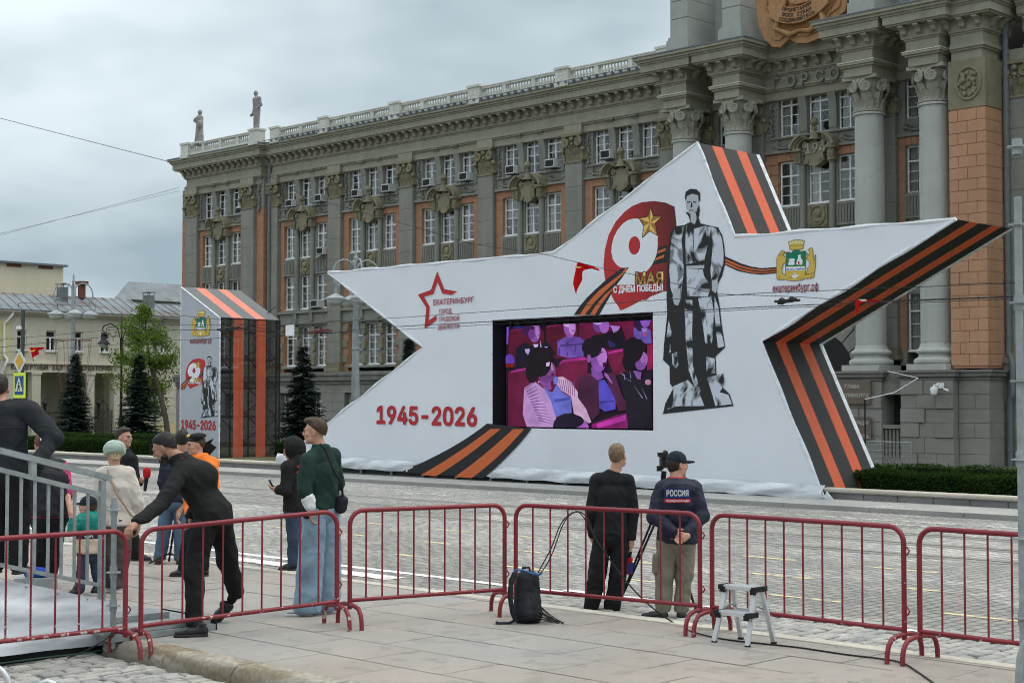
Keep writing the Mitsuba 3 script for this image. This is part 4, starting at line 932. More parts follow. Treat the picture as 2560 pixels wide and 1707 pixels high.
pic.append(((70,50,130), [(-25.5, 3.37), (-25.5, 3.37), (-25.5, 3.37), (-25.51, 3.36), (-25.52, 3.36), (-25.53, 3.36), (-25.54, 3.36), (-25.54, 3.37), (-25.55, 3.37), (-25.55, 3.38), (-25.55, 3.38), (-25.54, 3.38), (-25.54, 3.39), (-25.53, 3.39), (-25.52, 3.39), (-25.51, 3.39), (-25.5, 3.38), (-25.5, 3.38)]))
pic.append(((70,50,130), [(-26.05, 3.28), (-26.05, 3.27), (-26.05, 3.27), (-26.06, 3.26), (-26.07, 3.26), (-26.08, 3.26), (-26.08, 3.26), (-26.09, 3.27), (-26.1, 3.27), (-26.1, 3.28), (-26.1, 3.28), (-26.09, 3.28), (-26.08, 3.29), (-26.08, 3.29), (-26.07, 3.29), (-26.06, 3.29), (-26.05, 3.28), (-26.05, 3.28)]))
pic.append(((70,50,130), [(-25.77, 3.51), (-25.77, 3.51), (-25.77, 3.51), (-25.78, 3.5), (-25.79, 3.5), (-25.8, 3.5), (-25.81, 3.5), (-25.81, 3.51), (-25.82, 3.51), (-25.82, 3.52), (-25.82, 3.52), (-25.81, 3.52), (-25.81, 3.53), (-25.8, 3.53), (-25.79, 3.53), (-25.78, 3.53), (-25.77, 3.52), (-25.77, 3.52)]))
pic.append(((70,50,130), [(-25.49, 3.4), (-25.5, 3.39), (-25.5, 3.39), (-25.51, 3.38), (-25.51, 3.38), (-25.53, 3.38), (-25.53, 3.39), (-25.54, 3.39), (-25.54, 3.39), (-25.55, 3.4), (-25.54, 3.4), (-25.54, 3.41), (-25.53, 3.41), (-25.53, 3.41), (-25.51, 3.41), (-25.51, 3.41), (-25.5, 3.41), (-25.5, 3.4)]))
pic.append(((70,50,130), [(-26.04, 3.3), (-26.05, 3.29), (-26.05, 3.29), (-26.06, 3.29), (-26.06, 3.28), (-26.08, 3.28), (-26.08, 3.29), (-26.09, 3.29), (-26.09, 3.3), (-26.1, 3.3), (-26.09, 3.3), (-26.09, 3.31), (-26.08, 3.31), (-26.08, 3.31), (-26.06, 3.31), (-26.06, 3.31), (-26.05, 3.31), (-26.05, 3.3)]))
pic.append(((70,50,130), [(-25.77, 3.18), (-25.77, 3.18), (-25.77, 3.17), (-25.78, 3.17), (-25.79, 3.17), (-25.8, 3.17), (-25.8, 3.17), (-25.81, 3.17), (-25.82, 3.18), (-25.82, 3.18), (-25.82, 3.19), (-25.81, 3.19), (-25.8, 3.19), (-25.8, 3.2), (-25.79, 3.2), (-25.78, 3.19), (-25.77, 3.19), (-25.77, 3.19)]))
pic.append(((70,50,130), [(-25.49, 3.42), (-25.49, 3.42), (-25.5, 3.41), (-25.5, 3.41), (-25.51, 3.41), (-25.52, 3.41), (-25.53, 3.41), (-25.54, 3.41), (-25.54, 3.42), (-25.54, 3.42), (-25.54, 3.43), (-25.54, 3.43), (-25.53, 3.43), (-25.52, 3.44), (-25.51, 3.43), (-25.5, 3.43), (-25.5, 3.43), (-25.49, 3.42)]))
pic.append(((70,50,130), [(-26.04, 3.32), (-26.04, 3.32), (-26.05, 3.31), (-26.06, 3.31), (-26.06, 3.31), (-26.07, 3.31), (-26.08, 3.31), (-26.09, 3.31), (-26.09, 3.32), (-26.09, 3.32), (-26.09, 3.33), (-26.09, 3.33), (-26.08, 3.33), (-26.07, 3.34), (-26.06, 3.34), (-26.06, 3.33), (-26.05, 3.33), (-26.04, 3.33)]))
pic.append(((70,50,130), [(-25.76, 3.2), (-25.77, 3.2), (-25.77, 3.2), (-25.78, 3.19), (-25.78, 3.19), (-25.8, 3.19), (-25.8, 3.19), (-25.81, 3.2), (-25.81, 3.2), (-25.82, 3.2), (-25.81, 3.21), (-25.81, 3.21), (-25.8, 3.22), (-25.8, 3.22), (-25.78, 3.22), (-25.78, 3.22), (-25.77, 3.21), (-25.77, 3.21)]))
pic.append(((70,50,130), [(-25.49, 3.44), (-25.49, 3.44), (-25.49, 3.43), (-25.5, 3.43), (-25.51, 3.43), (-25.52, 3.43), (-25.53, 3.43), (-25.53, 3.44), (-25.54, 3.44), (-25.54, 3.44), (-25.54, 3.45), (-25.53, 3.45), (-25.53, 3.46), (-25.52, 3.46), (-25.51, 3.46), (-25.5, 3.46), (-25.49, 3.45), (-25.49, 3.45)]))
pic.append(((70,50,130), [(-26.04, 3.34), (-26.04, 3.34), (-26.04, 3.34), (-26.05, 3.33), (-26.06, 3.33), (-26.07, 3.33), (-26.08, 3.33), (-26.08, 3.34), (-26.09, 3.34), (-26.09, 3.35), (-26.09, 3.35), (-26.08, 3.35), (-26.08, 3.36), (-26.07, 3.36), (-26.06, 3.36), (-26.05, 3.36), (-26.04, 3.35), (-26.04, 3.35)]))
pic.append(((70,50,130), [(-25.76, 3.23), (-25.76, 3.22), (-25.77, 3.22), (-25.78, 3.21), (-25.78, 3.21), (-25.79, 3.21), (-25.8, 3.22), (-25.81, 3.22), (-25.81, 3.22), (-25.81, 3.23), (-25.81, 3.23), (-25.81, 3.24), (-25.8, 3.24), (-25.79, 3.24), (-25.78, 3.24), (-25.78, 3.24), (-25.77, 3.24), (-25.76, 3.23)]))
pic.append(((70,50,130), [(-25.49, 3.47), (-25.49, 3.46), (-25.49, 3.46), (-25.5, 3.45), (-25.51, 3.45), (-25.52, 3.45), (-25.53, 3.45), (-25.53, 3.46), (-25.53, 3.46), (-25.54, 3.47), (-25.53, 3.47), (-25.53, 3.48), (-25.53, 3.48), (-25.52, 3.48), (-25.51, 3.48), (-25.5, 3.48), (-25.49, 3.47), (-25.49, 3.47)]))
pic.append(((70,50,130), [(-26.04, 3.37), (-26.04, 3.36), (-26.04, 3.36), (-26.05, 3.36), (-26.06, 3.35), (-26.07, 3.35), (-26.07, 3.36), (-26.08, 3.36), (-26.08, 3.36), (-26.09, 3.37), (-26.08, 3.37), (-26.08, 3.38), (-26.07, 3.38), (-26.07, 3.38), (-26.06, 3.38), (-26.05, 3.38), (-26.04, 3.38), (-26.04, 3.37)]))
pic.append(((70,50,130), [(-25.76, 3.25), (-25.76, 3.25), (-25.76, 3.24), (-25.77, 3.24), (-25.78, 3.24), (-25.79, 3.24), (-25.8, 3.24), (-25.8, 3.24), (-25.81, 3.25), (-25.81, 3.25), (-25.81, 3.26), (-25.8, 3.26), (-25.8, 3.26), (-25.79, 3.27), (-25.78, 3.27), (-25.77, 3.26), (-25.76, 3.26), (-25.76, 3.25)]))
pic.append(((160,96,190), [(-25.51, 3.88), (-25.52, 3.8), (-25.56, 3.72), (-25.61, 3.67), (-25.67, 3.64), (-25.75, 3.64), (-25.81, 3.67), (-25.87, 3.73), (-25.91, 3.81), (-25.92, 3.9), (-25.91, 3.98), (-25.87, 4.06), (-25.81, 4.11), (-25.75, 4.14), (-25.67, 4.14), (-25.61, 4.1), (-25.56, 4.05), (-25.52, 3.97)]))
pic.append(((205,175,235), [(-25.54, 4.02), (-25.56, 3.98), (-25.59, 3.94), (-25.65, 3.91), (-25.72, 3.9), (-25.79, 3.9), (-25.86, 3.92), (-25.92, 3.95), (-25.95, 3.99), (-25.97, 4.03), (-25.95, 4.08), (-25.92, 4.12), (-25.86, 4.14), (-25.79, 4.15), (-25.72, 4.15), (-25.65, 4.13), (-25.59, 4.1), (-25.56, 4.06)]))
pic.append(((196,140,220), [(-25.51, 3.86), (-25.52, 3.81), (-25.54, 3.76), (-25.57, 3.72), (-25.61, 3.7), (-25.65, 3.7), (-25.68, 3.72), (-25.71, 3.76), (-25.73, 3.81), (-25.74, 3.87), (-25.73, 3.93), (-25.71, 3.98), (-25.68, 4.01), (-25.65, 4.03), (-25.61, 4.03), (-25.57, 4.01), (-25.54, 3.97), (-25.52, 3.92)]))
pic.append(((150,80,170), [(-25.826, 3.704), (-25.57, 3.675), (-25.627, 3.635), (-25.797, 3.65)]))
pic.append(((90,40,110), [(-25.655, 3.814), (-25.542, 3.817), (-25.553, 3.796), (-25.643, 3.793)]))
pic.append(((28,14,30), [(-24.98, 3.66), (-24.54, 3.71), (-24.01, 3.85), (-23.87, 3.44), (-23.95, 3.32), (-24.49, 3.31), (-24.96, 3.43)]))
pic.append(((110,60,150), [(-24.52, 3.93), (-24.53, 3.86), (-24.57, 3.8), (-24.63, 3.76), (-24.7, 3.74), (-24.77, 3.74), (-24.85, 3.76), (-24.9, 3.81), (-24.94, 3.88), (-24.95, 3.95), (-24.94, 4.02), (-24.9, 4.08), (-24.84, 4.12), (-24.77, 4.14), (-24.7, 4.14), (-24.63, 4.11), (-24.57, 4.07), (-24.53, 4)]))
pic.append(((160,96,190), [(-24.41, 3.89), (-24.42, 3.82), (-24.45, 3.77), (-24.49, 3.73), (-24.54, 3.71), (-24.6, 3.71), (-24.65, 3.73), (-24.7, 3.78), (-24.72, 3.83), (-24.74, 3.9), (-24.72, 3.96), (-24.7, 4.02), (-24.65, 4.06), (-24.6, 4.08), (-24.54, 4.07), (-24.49, 4.05), (-24.45, 4.01), (-24.42, 3.95)]))
pic.append(((190,160,235), [(-24.63, 4.02), (-24.64, 3.98), (-24.66, 3.95), (-24.71, 3.93), (-24.76, 3.92), (-24.82, 3.92), (-24.87, 3.94), (-24.92, 3.96), (-24.94, 3.99), (-24.95, 4.03), (-24.94, 4.06), (-24.92, 4.09), (-24.87, 4.12), (-24.82, 4.13), (-24.76, 4.12), (-24.71, 4.11), (-24.66, 4.09), (-24.64, 4.05)]))
pic.append(((225,200,255), [(-24.584, 4.047), (-24.462, 4.043), (-24.489, 3.992), (-24.557, 3.995)]))
pic.append(((190,140,230), [(-24.41, 3.9), (-24.06, 3.86), (-24.11, 3.77), (-24.27, 3.7), (-24.33, 3.82)]))
pic.append(((60,40,120), [(-24.464, 3.54), (-24.221, 3.452), (-24.221, 3.37), (-24.41, 3.354)]))
pic.append(((110,90,190), [(-23.64, 3.8), (-23.4, 3.87), (-23.12, 3.74), (-23.08, 3.42), (-23.48, 3.43), (-23.64, 3.64)]))
pic.append(((46,24,60), [(-23.3, 3.93), (-23.31, 3.85), (-23.33, 3.79), (-23.37, 3.74), (-23.43, 3.72), (-23.48, 3.72), (-23.53, 3.75), (-23.57, 3.8), (-23.6, 3.86), (-23.61, 3.94), (-23.6, 4.02), (-23.57, 4.08), (-23.53, 4.13), (-23.48, 4.15), (-23.42, 4.15), (-23.37, 4.12), (-23.33, 4.07), (-23.31, 4.01)]))
pic.append(((140,90,200), [(-23.11, 3.96), (-23.13, 3.91), (-23.15, 3.86), (-23.19, 3.83), (-23.24, 3.81), (-23.3, 3.81), (-23.35, 3.83), (-23.39, 3.87), (-23.42, 3.92), (-23.43, 3.97), (-23.41, 4.03), (-23.39, 4.08), (-23.35, 4.11), (-23.29, 4.13), (-23.24, 4.13), (-23.19, 4.1), (-23.15, 4.07), (-23.12, 4.02)]))
pic.append(((170,130,220), [(-23.4, 3.792), (-23.218, 3.786), (-23.271, 3.587)]))
pic.append(((180,90,140), [(-23.22, 3.65), (-23.23, 3.63), (-23.24, 3.61), (-23.26, 3.59), (-23.28, 3.59), (-23.31, 3.59), (-23.33, 3.6), (-23.35, 3.61), (-23.36, 3.63), (-23.37, 3.65), (-23.36, 3.67), (-23.35, 3.69), (-23.33, 3.7), (-23.31, 3.71), (-23.28, 3.71), (-23.26, 3.7), (-23.24, 3.68), (-23.23, 3.67)]))
pic.append(((206,160,226), [(-27.29, 2.39), (-26.93, 2.56), (-26.7, 2.43), (-26.46, 2.28), (-26.17, 1.64), (-26.29, 1.35), (-27.17, 1.34), (-27.34, 1.72)]))
pic.append(((104,60,130), [(-27.266, 2.366), (-26.932, 2.536), (-26.914, 2.527), (-27.26, 2.34)]))
pic.append(((104,60,130), [(-27.224, 2.301), (-26.873, 2.445), (-26.855, 2.437), (-27.218, 2.275)]))
pic.append(((104,60,130), [(-27.183, 2.236), (-26.814, 2.355), (-26.796, 2.346), (-27.177, 2.211)]))
pic.append(((104,60,130), [(-27.141, 2.172), (-26.755, 2.265), (-26.737, 2.256), (-27.135, 2.146)]))
pic.append(((104,60,130), [(-27.099, 2.107), (-26.696, 2.175), (-26.679, 2.167), (-27.093, 2.082)]))
pic.append(((104,60,130), [(-27.057, 2.043), (-26.638, 2.086), (-26.62, 2.077), (-27.051, 2.017)]))
pic.append(((104,60,130), [(-27.016, 1.979), (-26.579, 1.996), (-26.562, 1.988), (-27.01, 1.953)]))
pic.append(((104,60,130), [(-26.974, 1.915), (-26.521, 1.907), (-26.503, 1.899), (-26.968, 1.889)]))
pic.append(((104,60,130), [(-26.933, 1.85), (-26.463, 1.818), (-26.445, 1.81), (-26.927, 1.825)]))
pic.append(((104,60,130), [(-26.891, 1.786), (-26.405, 1.73), (-26.387, 1.721), (-26.885, 1.761)]))
pic.append(((104,60,130), [(-26.85, 1.723), (-26.347, 1.641), (-26.329, 1.633), (-26.844, 1.697)]))
pic.append(((104,60,130), [(-26.809, 1.659), (-26.289, 1.553), (-26.271, 1.545), (-26.803, 1.633)]))
pic.append(((104,60,130), [(-26.768, 1.595), (-26.231, 1.465), (-26.214, 1.457), (-26.762, 1.57)]))
pic.append(((220,180,220), [(-26.23, 2.64), (-25.94, 2.67), (-25.66, 2.53), (-25.43, 2.27), (-25.18, 1.9), (-24.99, 1.55), (-25.07, 1.51), (-25.57, 1.75), (-25.66, 2.17), (-26.06, 2.36)]))
pic.append(((120,76,130), [(-26.085, 2.613), (-26.062, 2.609), (-26, 2.359), (-26.022, 2.364)]))
pic.append(((120,76,130), [(-26.011, 2.604), (-25.988, 2.599), (-25.931, 2.33), (-25.954, 2.334)]))
pic.append(((120,76,130), [(-25.936, 2.595), (-25.913, 2.59), (-25.862, 2.3), (-25.885, 2.304)]))
pic.append(((120,76,130), [(-25.862, 2.586), (-25.839, 2.581), (-25.794, 2.27), (-25.817, 2.275)]))
pic.append(((120,76,130), [(-25.788, 2.576), (-25.765, 2.572), (-25.726, 2.241), (-25.749, 2.245)]))
pic.append(((120,76,130), [(-25.714, 2.567), (-25.691, 2.563), (-25.658, 2.211), (-25.681, 2.215)]))
pic.append(((120,76,130), [(-25.64, 2.558), (-25.618, 2.554), (-25.59, 2.182), (-25.613, 2.186)]))
pic.append(((120,76,130), [(-25.567, 2.549), (-25.544, 2.545), (-25.523, 2.152), (-25.545, 2.157)]))
pic.append(((104,110,205), [(-26.67, 2.49), (-26.46, 2.32), (-26.29, 2.28), (-26.14, 2.49), (-25.94, 2.27), (-25.66, 2.15), (-25.63, 1.77), (-26.17, 1.66), (-26.35, 2.06)]))
pic.append(((80,86,180), [(-26.23, 2.107), (-25.686, 2.148), (-25.687, 2.086), (-26.23, 2.022)]))
pic.append(((120,130,220), [(-26.09, 2.57), (-26.09, 2.53), (-26.11, 2.5), (-26.13, 2.48), (-26.16, 2.47), (-26.19, 2.47), (-26.22, 2.48), (-26.24, 2.5), (-26.25, 2.54), (-26.26, 2.57), (-26.25, 2.61), (-26.24, 2.64), (-26.21, 2.66), (-26.19, 2.68), (-26.16, 2.67), (-26.13, 2.66), (-26.11, 2.64), (-26.09, 2.61)]))
pic.append(((150,84,170), [(-26.75, 2.64), (-26.35, 2.53), (-26.32, 2.36), (-26.46, 2.32), (-26.7, 2.49)]))
pic.append(((126,64,140), [(-26.17, 2.78), (-26.19, 2.69), (-26.25, 2.61), (-26.33, 2.55), (-26.44, 2.51), (-26.55, 2.52), (-26.65, 2.55), (-26.74, 2.61), (-26.79, 2.7), (-26.81, 2.79), (-26.79, 2.88), (-26.74, 2.97), (-26.65, 3.03), (-26.55, 3.06), (-26.43, 3.06), (-26.33, 3.02), (-26.25, 2.96), (-26.19, 2.88)]))
pic.append(((150,80,160), [(-26.19, 2.87), (-26.2, 2.81), (-26.23, 2.76), (-26.29, 2.72), (-26.35, 2.7), (-26.42, 2.7), (-26.49, 2.73), (-26.55, 2.76), (-26.58, 2.82), (-26.59, 2.87), (-26.58, 2.93), (-26.55, 2.98), (-26.49, 3.02), (-26.42, 3.04), (-26.35, 3.04), (-26.29, 3.02), (-26.23, 2.98), (-26.2, 2.92)]))
pic.append(((24,14,22), [(-26.32, 3.04), (-26.34, 2.91), (-26.42, 2.79), (-26.53, 2.71), (-26.68, 2.67), (-26.83, 2.67), (-26.98, 2.72), (-27.1, 2.8), (-27.17, 2.92), (-27.2, 3.05), (-27.17, 3.19), (-27.1, 3.3), (-26.98, 3.39), (-26.83, 3.43), (-26.68, 3.42), (-26.53, 3.38), (-26.42, 3.29), (-26.34, 3.17)]))
pic.append(((24,14,22), [(-26.75, 2.79), (-26.77, 2.7), (-26.81, 2.61), (-26.87, 2.55), (-26.95, 2.52), (-27.03, 2.52), (-27.11, 2.55), (-27.17, 2.61), (-27.22, 2.7), (-27.23, 2.8), (-27.22, 2.89), (-27.17, 2.98), (-27.11, 3.04), (-27.03, 3.07), (-26.95, 3.07), (-26.87, 3.03), (-26.81, 2.97), (-26.77, 2.88)]))
pic.append(((28,16,24), [(-26.2, 3.25), (-26.22, 3.2), (-26.27, 3.16), (-26.36, 3.12), (-26.46, 3.11), (-26.58, 3.11), (-26.68, 3.13), (-26.77, 3.16), (-26.82, 3.21), (-26.84, 3.26), (-26.82, 3.31), (-26.77, 3.36), (-26.68, 3.39), (-26.57, 3.4), (-26.46, 3.4), (-26.36, 3.38), (-26.27, 3.35), (-26.22, 3.3)]))
pic.append(((220,190,230), [(-26.505, 3.021), (-26.374, 3.04), (-26.403, 2.935), (-26.505, 2.925)]))
pic.append(((200,150,210), [(-26.316, 3.039), (-26.229, 2.826), (-26.316, 2.817), (-26.345, 2.912)]))
pic.append(((84,20,50), [(-26.331, 2.743), (-26.229, 2.773), (-26.244, 2.699), (-26.316, 2.668)]))
pic.append(((235,225,255), [(-26.73, 2.54), (-26.74, 2.53), (-26.74, 2.53), (-26.75, 2.52), (-26.75, 2.52), (-26.77, 2.52), (-26.77, 2.52), (-26.78, 2.53), (-26.78, 2.53), (-26.79, 2.54), (-26.78, 2.55), (-26.78, 2.55), (-26.77, 2.56), (-26.77, 2.56), (-26.75, 2.56), (-26.75, 2.56), (-26.74, 2.55), (-26.74, 2.54)]))
pic.append(((76,30,66), [(-25.4, 2.63), (-25.01, 2.75), (-24.74, 2.52), (-24.71, 1.76), (-24.96, 1.59), (-25.15, 1.86), (-25.43, 2.15)]))
pic.append(((84,34,74), [(-24.49, 2.74), (-24.22, 2.74), (-24.01, 2.23), (-23.8, 1.94), (-23.85, 1.84), (-24.12, 1.82), (-24.23, 2.11), (-24.44, 2.47)]))
pic.append(((88,80,205), [(-24.74, 2.56), (-24.55, 2.58), (-24.36, 2.35), (-24.2, 2.07), (-24.2, 1.86), (-24.55, 1.8), (-24.73, 1.9)]))
pic.append(((60,54,150), [(-24.713, 2.045), (-24.226, 2.075), (-24.226, 2.045), (-24.713, 2.008)]))
pic.append(((140,80,175), [(-24.99, 2.89), (-24.63, 2.76), (-24.58, 2.62), (-24.77, 2.56), (-24.96, 2.68)]))
pic.append(((150,86,190), [(-24.48, 3.07), (-24.5, 2.96), (-24.54, 2.87), (-24.61, 2.8), (-24.69, 2.77), (-24.78, 2.77), (-24.87, 2.81), (-24.94, 2.88), (-24.98, 2.97), (-25, 3.08), (-24.98, 3.18), (-24.94, 3.28), (-24.87, 3.34), (-24.78, 3.38), (-24.69, 3.38), (-24.61, 3.34), (-24.54, 3.27), (-24.49, 3.17)]))
pic.append(((186,124,214), [(-24.46, 3.13), (-24.48, 3.05), (-24.5, 2.98), (-24.55, 2.94), (-24.6, 2.91), (-24.66, 2.91), (-24.71, 2.94), (-24.75, 2.99), (-24.78, 3.06), (-24.79, 3.14), (-24.78, 3.21), (-24.75, 3.28), (-24.71, 3.33), (-24.65, 3.36), (-24.6, 3.35), (-24.55, 3.33), (-24.5, 3.28), (-24.48, 3.21)]))
pic.append(((26,14,26), [(-24.63, 3.36), (-24.65, 3.28), (-24.7, 3.2), (-24.79, 3.15), (-24.9, 3.12), (-25.02, 3.12), (-25.12, 3.16), (-25.21, 3.21), (-25.27, 3.29), (-25.29, 3.38), (-25.27, 3.46), (-25.21, 3.53), (-25.12, 3.59), (-25.01, 3.61), (-24.9, 3.61), (-24.79, 3.58), (-24.7, 3.52), (-24.65, 3.44)]))
pic.append(((26,14,26), [(-25.23, 3.52), (-24.82, 3.59), (-24.52, 3.42), (-24.74, 3.36), (-24.93, 3.26), (-25.04, 3.06), (-25.23, 3.15)]))
pic.append(((150,90,180), [(-24.99, 3.1), (-24.99, 3.06), (-25, 3.03), (-25.02, 3.01), (-25.04, 3), (-25.07, 3), (-25.09, 3.01), (-25.1, 3.03), (-25.12, 3.07), (-25.12, 3.1), (-25.12, 3.14), (-25.1, 3.17), (-25.09, 3.19), (-25.06, 3.2), (-25.04, 3.2), (-25.02, 3.19), (-25, 3.17), (-24.99, 3.13)]))
pic.append(((60,10,30), [(-24.615, 2.979), (-24.506, 3.008), (-24.493, 2.905), (-24.588, 2.875)]))
pic.append(((64,30,80), [(-24.737, 3.238), (-24.587, 3.266), (-24.587, 3.239), (-24.732, 3.207)]))
pic.append(((64,30,80), [(-24.573, 3.286), (-24.497, 3.305), (-24.497, 3.284)]))
pic.append(((160,100,190), [(-24.55, 2.76), (-24.44, 2.7), (-24.28, 2.49), (-24.33, 2.49), (-24.55, 2.68)]))
pic.append(((26,22,34), [(-24.12, 2.68), (-23.74, 2.83), (-23.35, 2.59), (-23.07, 2.78), (-23.07, 1.37), (-23.8, 1.36), (-23.88, 2.07)]))
pic.append(((140,84,180), [(-23.2, 3.02), (-23.21, 2.94), (-23.25, 2.87), (-23.3, 2.82), (-23.37, 2.79), (-23.44, 2.79), (-23.51, 2.82), (-23.56, 2.88), (-23.6, 2.95), (-23.61, 3.03), (-23.6, 3.11), (-23.56, 3.19), (-23.51, 3.24), (-23.44, 3.27), (-23.37, 3.26), (-23.3, 3.23), (-23.24, 3.18), (-23.21, 3.11)]))
pic.append(((176,116,205), [(-23.19, 3.06), (-23.19, 3.02), (-23.21, 2.97), (-23.24, 2.94), (-23.28, 2.93), (-23.32, 2.93), (-23.36, 2.95), (-23.39, 2.98), (-23.41, 3.02), (-23.41, 3.07), (-23.41, 3.12), (-23.39, 3.16), (-23.36, 3.19), (-23.32, 3.21), (-23.28, 3.2), (-23.24, 3.19), (-23.21, 3.15), (-23.19, 3.11)]))
pic.append(((22,12,22), [(-23.32, 3.27), (-23.34, 3.17), (-23.4, 3.08), (-23.48, 3.01), (-23.58, 2.98), (-23.69, 2.98), (-23.8, 3.02), (-23.88, 3.09), (-23.94, 3.18), (-23.95, 3.28), (-23.94, 3.39), (-23.88, 3.48), (-23.79, 3.54), (-23.69, 3.58), (-23.58, 3.57), (-23.48, 3.53), (-23.4, 3.46), (-23.34, 3.37)]))
pic.append(((22,12,22), [(-23.56, 2.99), (-23.57, 2.91), (-23.61, 2.85), (-23.67, 2.8), (-23.73, 2.78), (-23.81, 2.78), (-23.88, 2.8), (-23.93, 2.85), (-23.97, 2.92), (-23.98, 3), (-23.97, 3.08), (-23.93, 3.14), (-23.88, 3.19), (-23.81, 3.21), (-23.73, 3.21), (-23.66, 3.18), (-23.61, 3.14), (-23.57, 3.07)]))
pic.append(((22,12,22), [(-23.74, 3.52), (-23.4, 3.53), (-23.22, 3.37), (-23.25, 3.25), (-23.48, 3.19)]))
pic.append(((150,96,190), [(-23.639, 2.791), (-23.379, 2.747), (-23.405, 2.567), (-23.509, 2.588)]))
pic.append(((214,150,190), [(-23.09, 2.5), (-23.09, 2.48), (-23.11, 2.46), (-23.13, 2.45), (-23.16, 2.44), (-23.19, 2.44), (-23.22, 2.45), (-23.25, 2.46), (-23.27, 2.48), (-23.27, 2.51), (-23.27, 2.53), (-23.25, 2.55), (-23.22, 2.56), (-23.19, 2.57), (-23.16, 2.57), (-23.13, 2.56), (-23.11, 2.55), (-23.09, 2.53)]))
pic.append(((90,30,60), [(-23.352, 2.967), (-23.261, 2.976), (-23.274, 2.942)]))
pic.append(((170,160,215), [(-24.06, 2.74), (-23.9, 2.69), (-23.88, 2.57), (-23.9, 2.57), (-23.93, 2.67)]))
pic.append(((170,160,215), [(-23.745, 2.792), (-23.693, 2.61), (-23.714, 2.606)]))
pic.append(((170,160,215), [(-23.615, 2.438), (-23.329, 2.125), (-23.35, 2.118)]))
pic.append(((170,160,215), [(-23.38, 2.406), (-23.2, 2.105), (-23.221, 2.105)]))
pic.append(((170,160,215), [(-23.877, 2.612), (-23.693, 2.539), (-23.698, 2.525)]))
pic.append(((40,26,58), [(-25.29, 1.44), (-25.32, 1.34), (-25.41, 1.24), (-25.53, 1.17), (-25.69, 1.13), (-25.86, 1.13), (-26.02, 1.16), (-26.14, 1.23), (-26.23, 1.32), (-26.26, 1.43), (-26.23, 1.54), (-26.14, 1.63), (-26.01, 1.71), (-25.86, 1.75), (-25.69, 1.75), (-25.53, 1.71), (-25.41, 1.64), (-25.32, 1.55)]))
pic.append(((190,100,210), [(-25.06, 1.43), (-25.03, 1.36), (-25.03, 1.28), (-25.06, 1.22), (-25.11, 1.18), (-25.17, 1.16), (-25.24, 1.17), (-25.31, 1.2), (-25.38, 1.26), (-25.42, 1.33), (-25.45, 1.4), (-25.45, 1.48), (-25.42, 1.54), (-25.37, 1.58), (-25.31, 1.6), (-25.24, 1.59), (-25.17, 1.56), (-25.1, 1.5)]))
pic.append(((30,18,44), [(-25.21, 1.57), (-25.24, 1.51), (-25.31, 1.46), (-25.42, 1.42), (-25.56, 1.4), (-25.7, 1.4), (-25.84, 1.42), (-25.96, 1.45), (-26.03, 1.5), (-26.06, 1.56), (-26.03, 1.62), (-25.96, 1.67), (-25.84, 1.71), (-25.7, 1.73), (-25.56, 1.73), (-25.42, 1.71), (-25.31, 1.67), (-25.24, 1.62)]))
pv, pf, pcv, nn = [], [], [], 0
clip = sbox(lx0, lz0, lx1, lz1)
for k, (c, P) in enumerate(pic):
 g = Polygon(P)
 g = (g if g.is_valid else g.buffer(0)).intersection(clip)
 for q in getattr(g, 'geoms', [g]):
  if q.geom_type != 'Polygon' or q.area < 1e-6: continue
  v, f = trimesh.creation.triangulate_polygon(q.segmentize(.12), engine='earcut'); v = np.asarray(v)[:, :2]
  v3, f = trimesh.remesh.subdivide_to_size(np.c_[v, v[:, 0]*0], np.asarray(f), .16, 12); v = v3[:, :2]
  pv.append(np.c_[v[:, 0], np.full(len(v), 28.15-.0004*k), v[:, 1]]); pf.append(np.asarray(f)+nn); nn += len(v)
  lin = ((np.array(c)/255+.055)/1.055)**2.4/EXPO
  tone = .75*np.clip(.40 + 1.1*meshkit.fbm(np.c_[v*2.6, v[:, 0]*0+k*.37], 3, 4) + .25*(meshkit.noise(np.c_[v*11, v[:, 0]*0], 2)-.5), .3, 1.6)
  pcv.append(lin*tone[:, None])
LED = thing('led_screen', 'large video screen in the white star showing a purple lit theatre audience', 'screen')
put('panel', MB().box(lx0, lx1, 28.16, 28.2, lz0, lz1), 'm_black', parent=LED)
scene[key(LED+'__picture')] = {**ply(trimesh.Trimesh(np.vstack(pv), np.vstack(pf), process=False), 'm_screen', color=np.vstack(pcv)),
 'emitter': {'type': 'area', 'radiance': {'type': 'mesh_attribute', 'name': 'vertex_color'}}}
# printing on the fabric
LAY = [0]
def pr(name, m, *polys, dy=None, parent=STAR, Y=YS, f=None, label=None):
 """flat print: polygons in (x, z) laid just before the fabric"""
 LAY[0] += 1; y = Y - .004 - .0006*LAY[0] if dy is None else Y - dy
 mb = MB()
 for p in polys:
  g = p if hasattr(p, 'geom_type') else Polygon(p)
  if f: g = f(g)
  mb.flat(g, y, lambda v, y: np.c_[v[:, 0], np.full(len(v), y), v[:, 1]])
 return put(name, mb, m, parent=parent, label=label)
def tsh(s, p0, p1, h, bold=True, grow=0.0):
 """lettering as polygons: baseline from p0 to p1 (x, z), capitals h high"""
 m = meshkit.text_mesh(s, h, .01, bold); v = m.vertices
 top = m.faces[(v[m.faces][:, :, 2] > .009).all(1)]
 g = shapely.union_all([Polygon(v[f][:, :2]) for f in top]).buffer(.0005)
 x0, _, x1, _ = g.bounds; dx, dz = p1[0]-p0[0], p1[1]-p0[1]; sx = dx/(x1-x0)
 g = affinity.affine_transform(g, [sx, 0, dz/dx*sx, 1, p0[0]-x0*sx, p0[1]-x0*sx*dz/dx])
 return g.buffer(grow) if grow else g
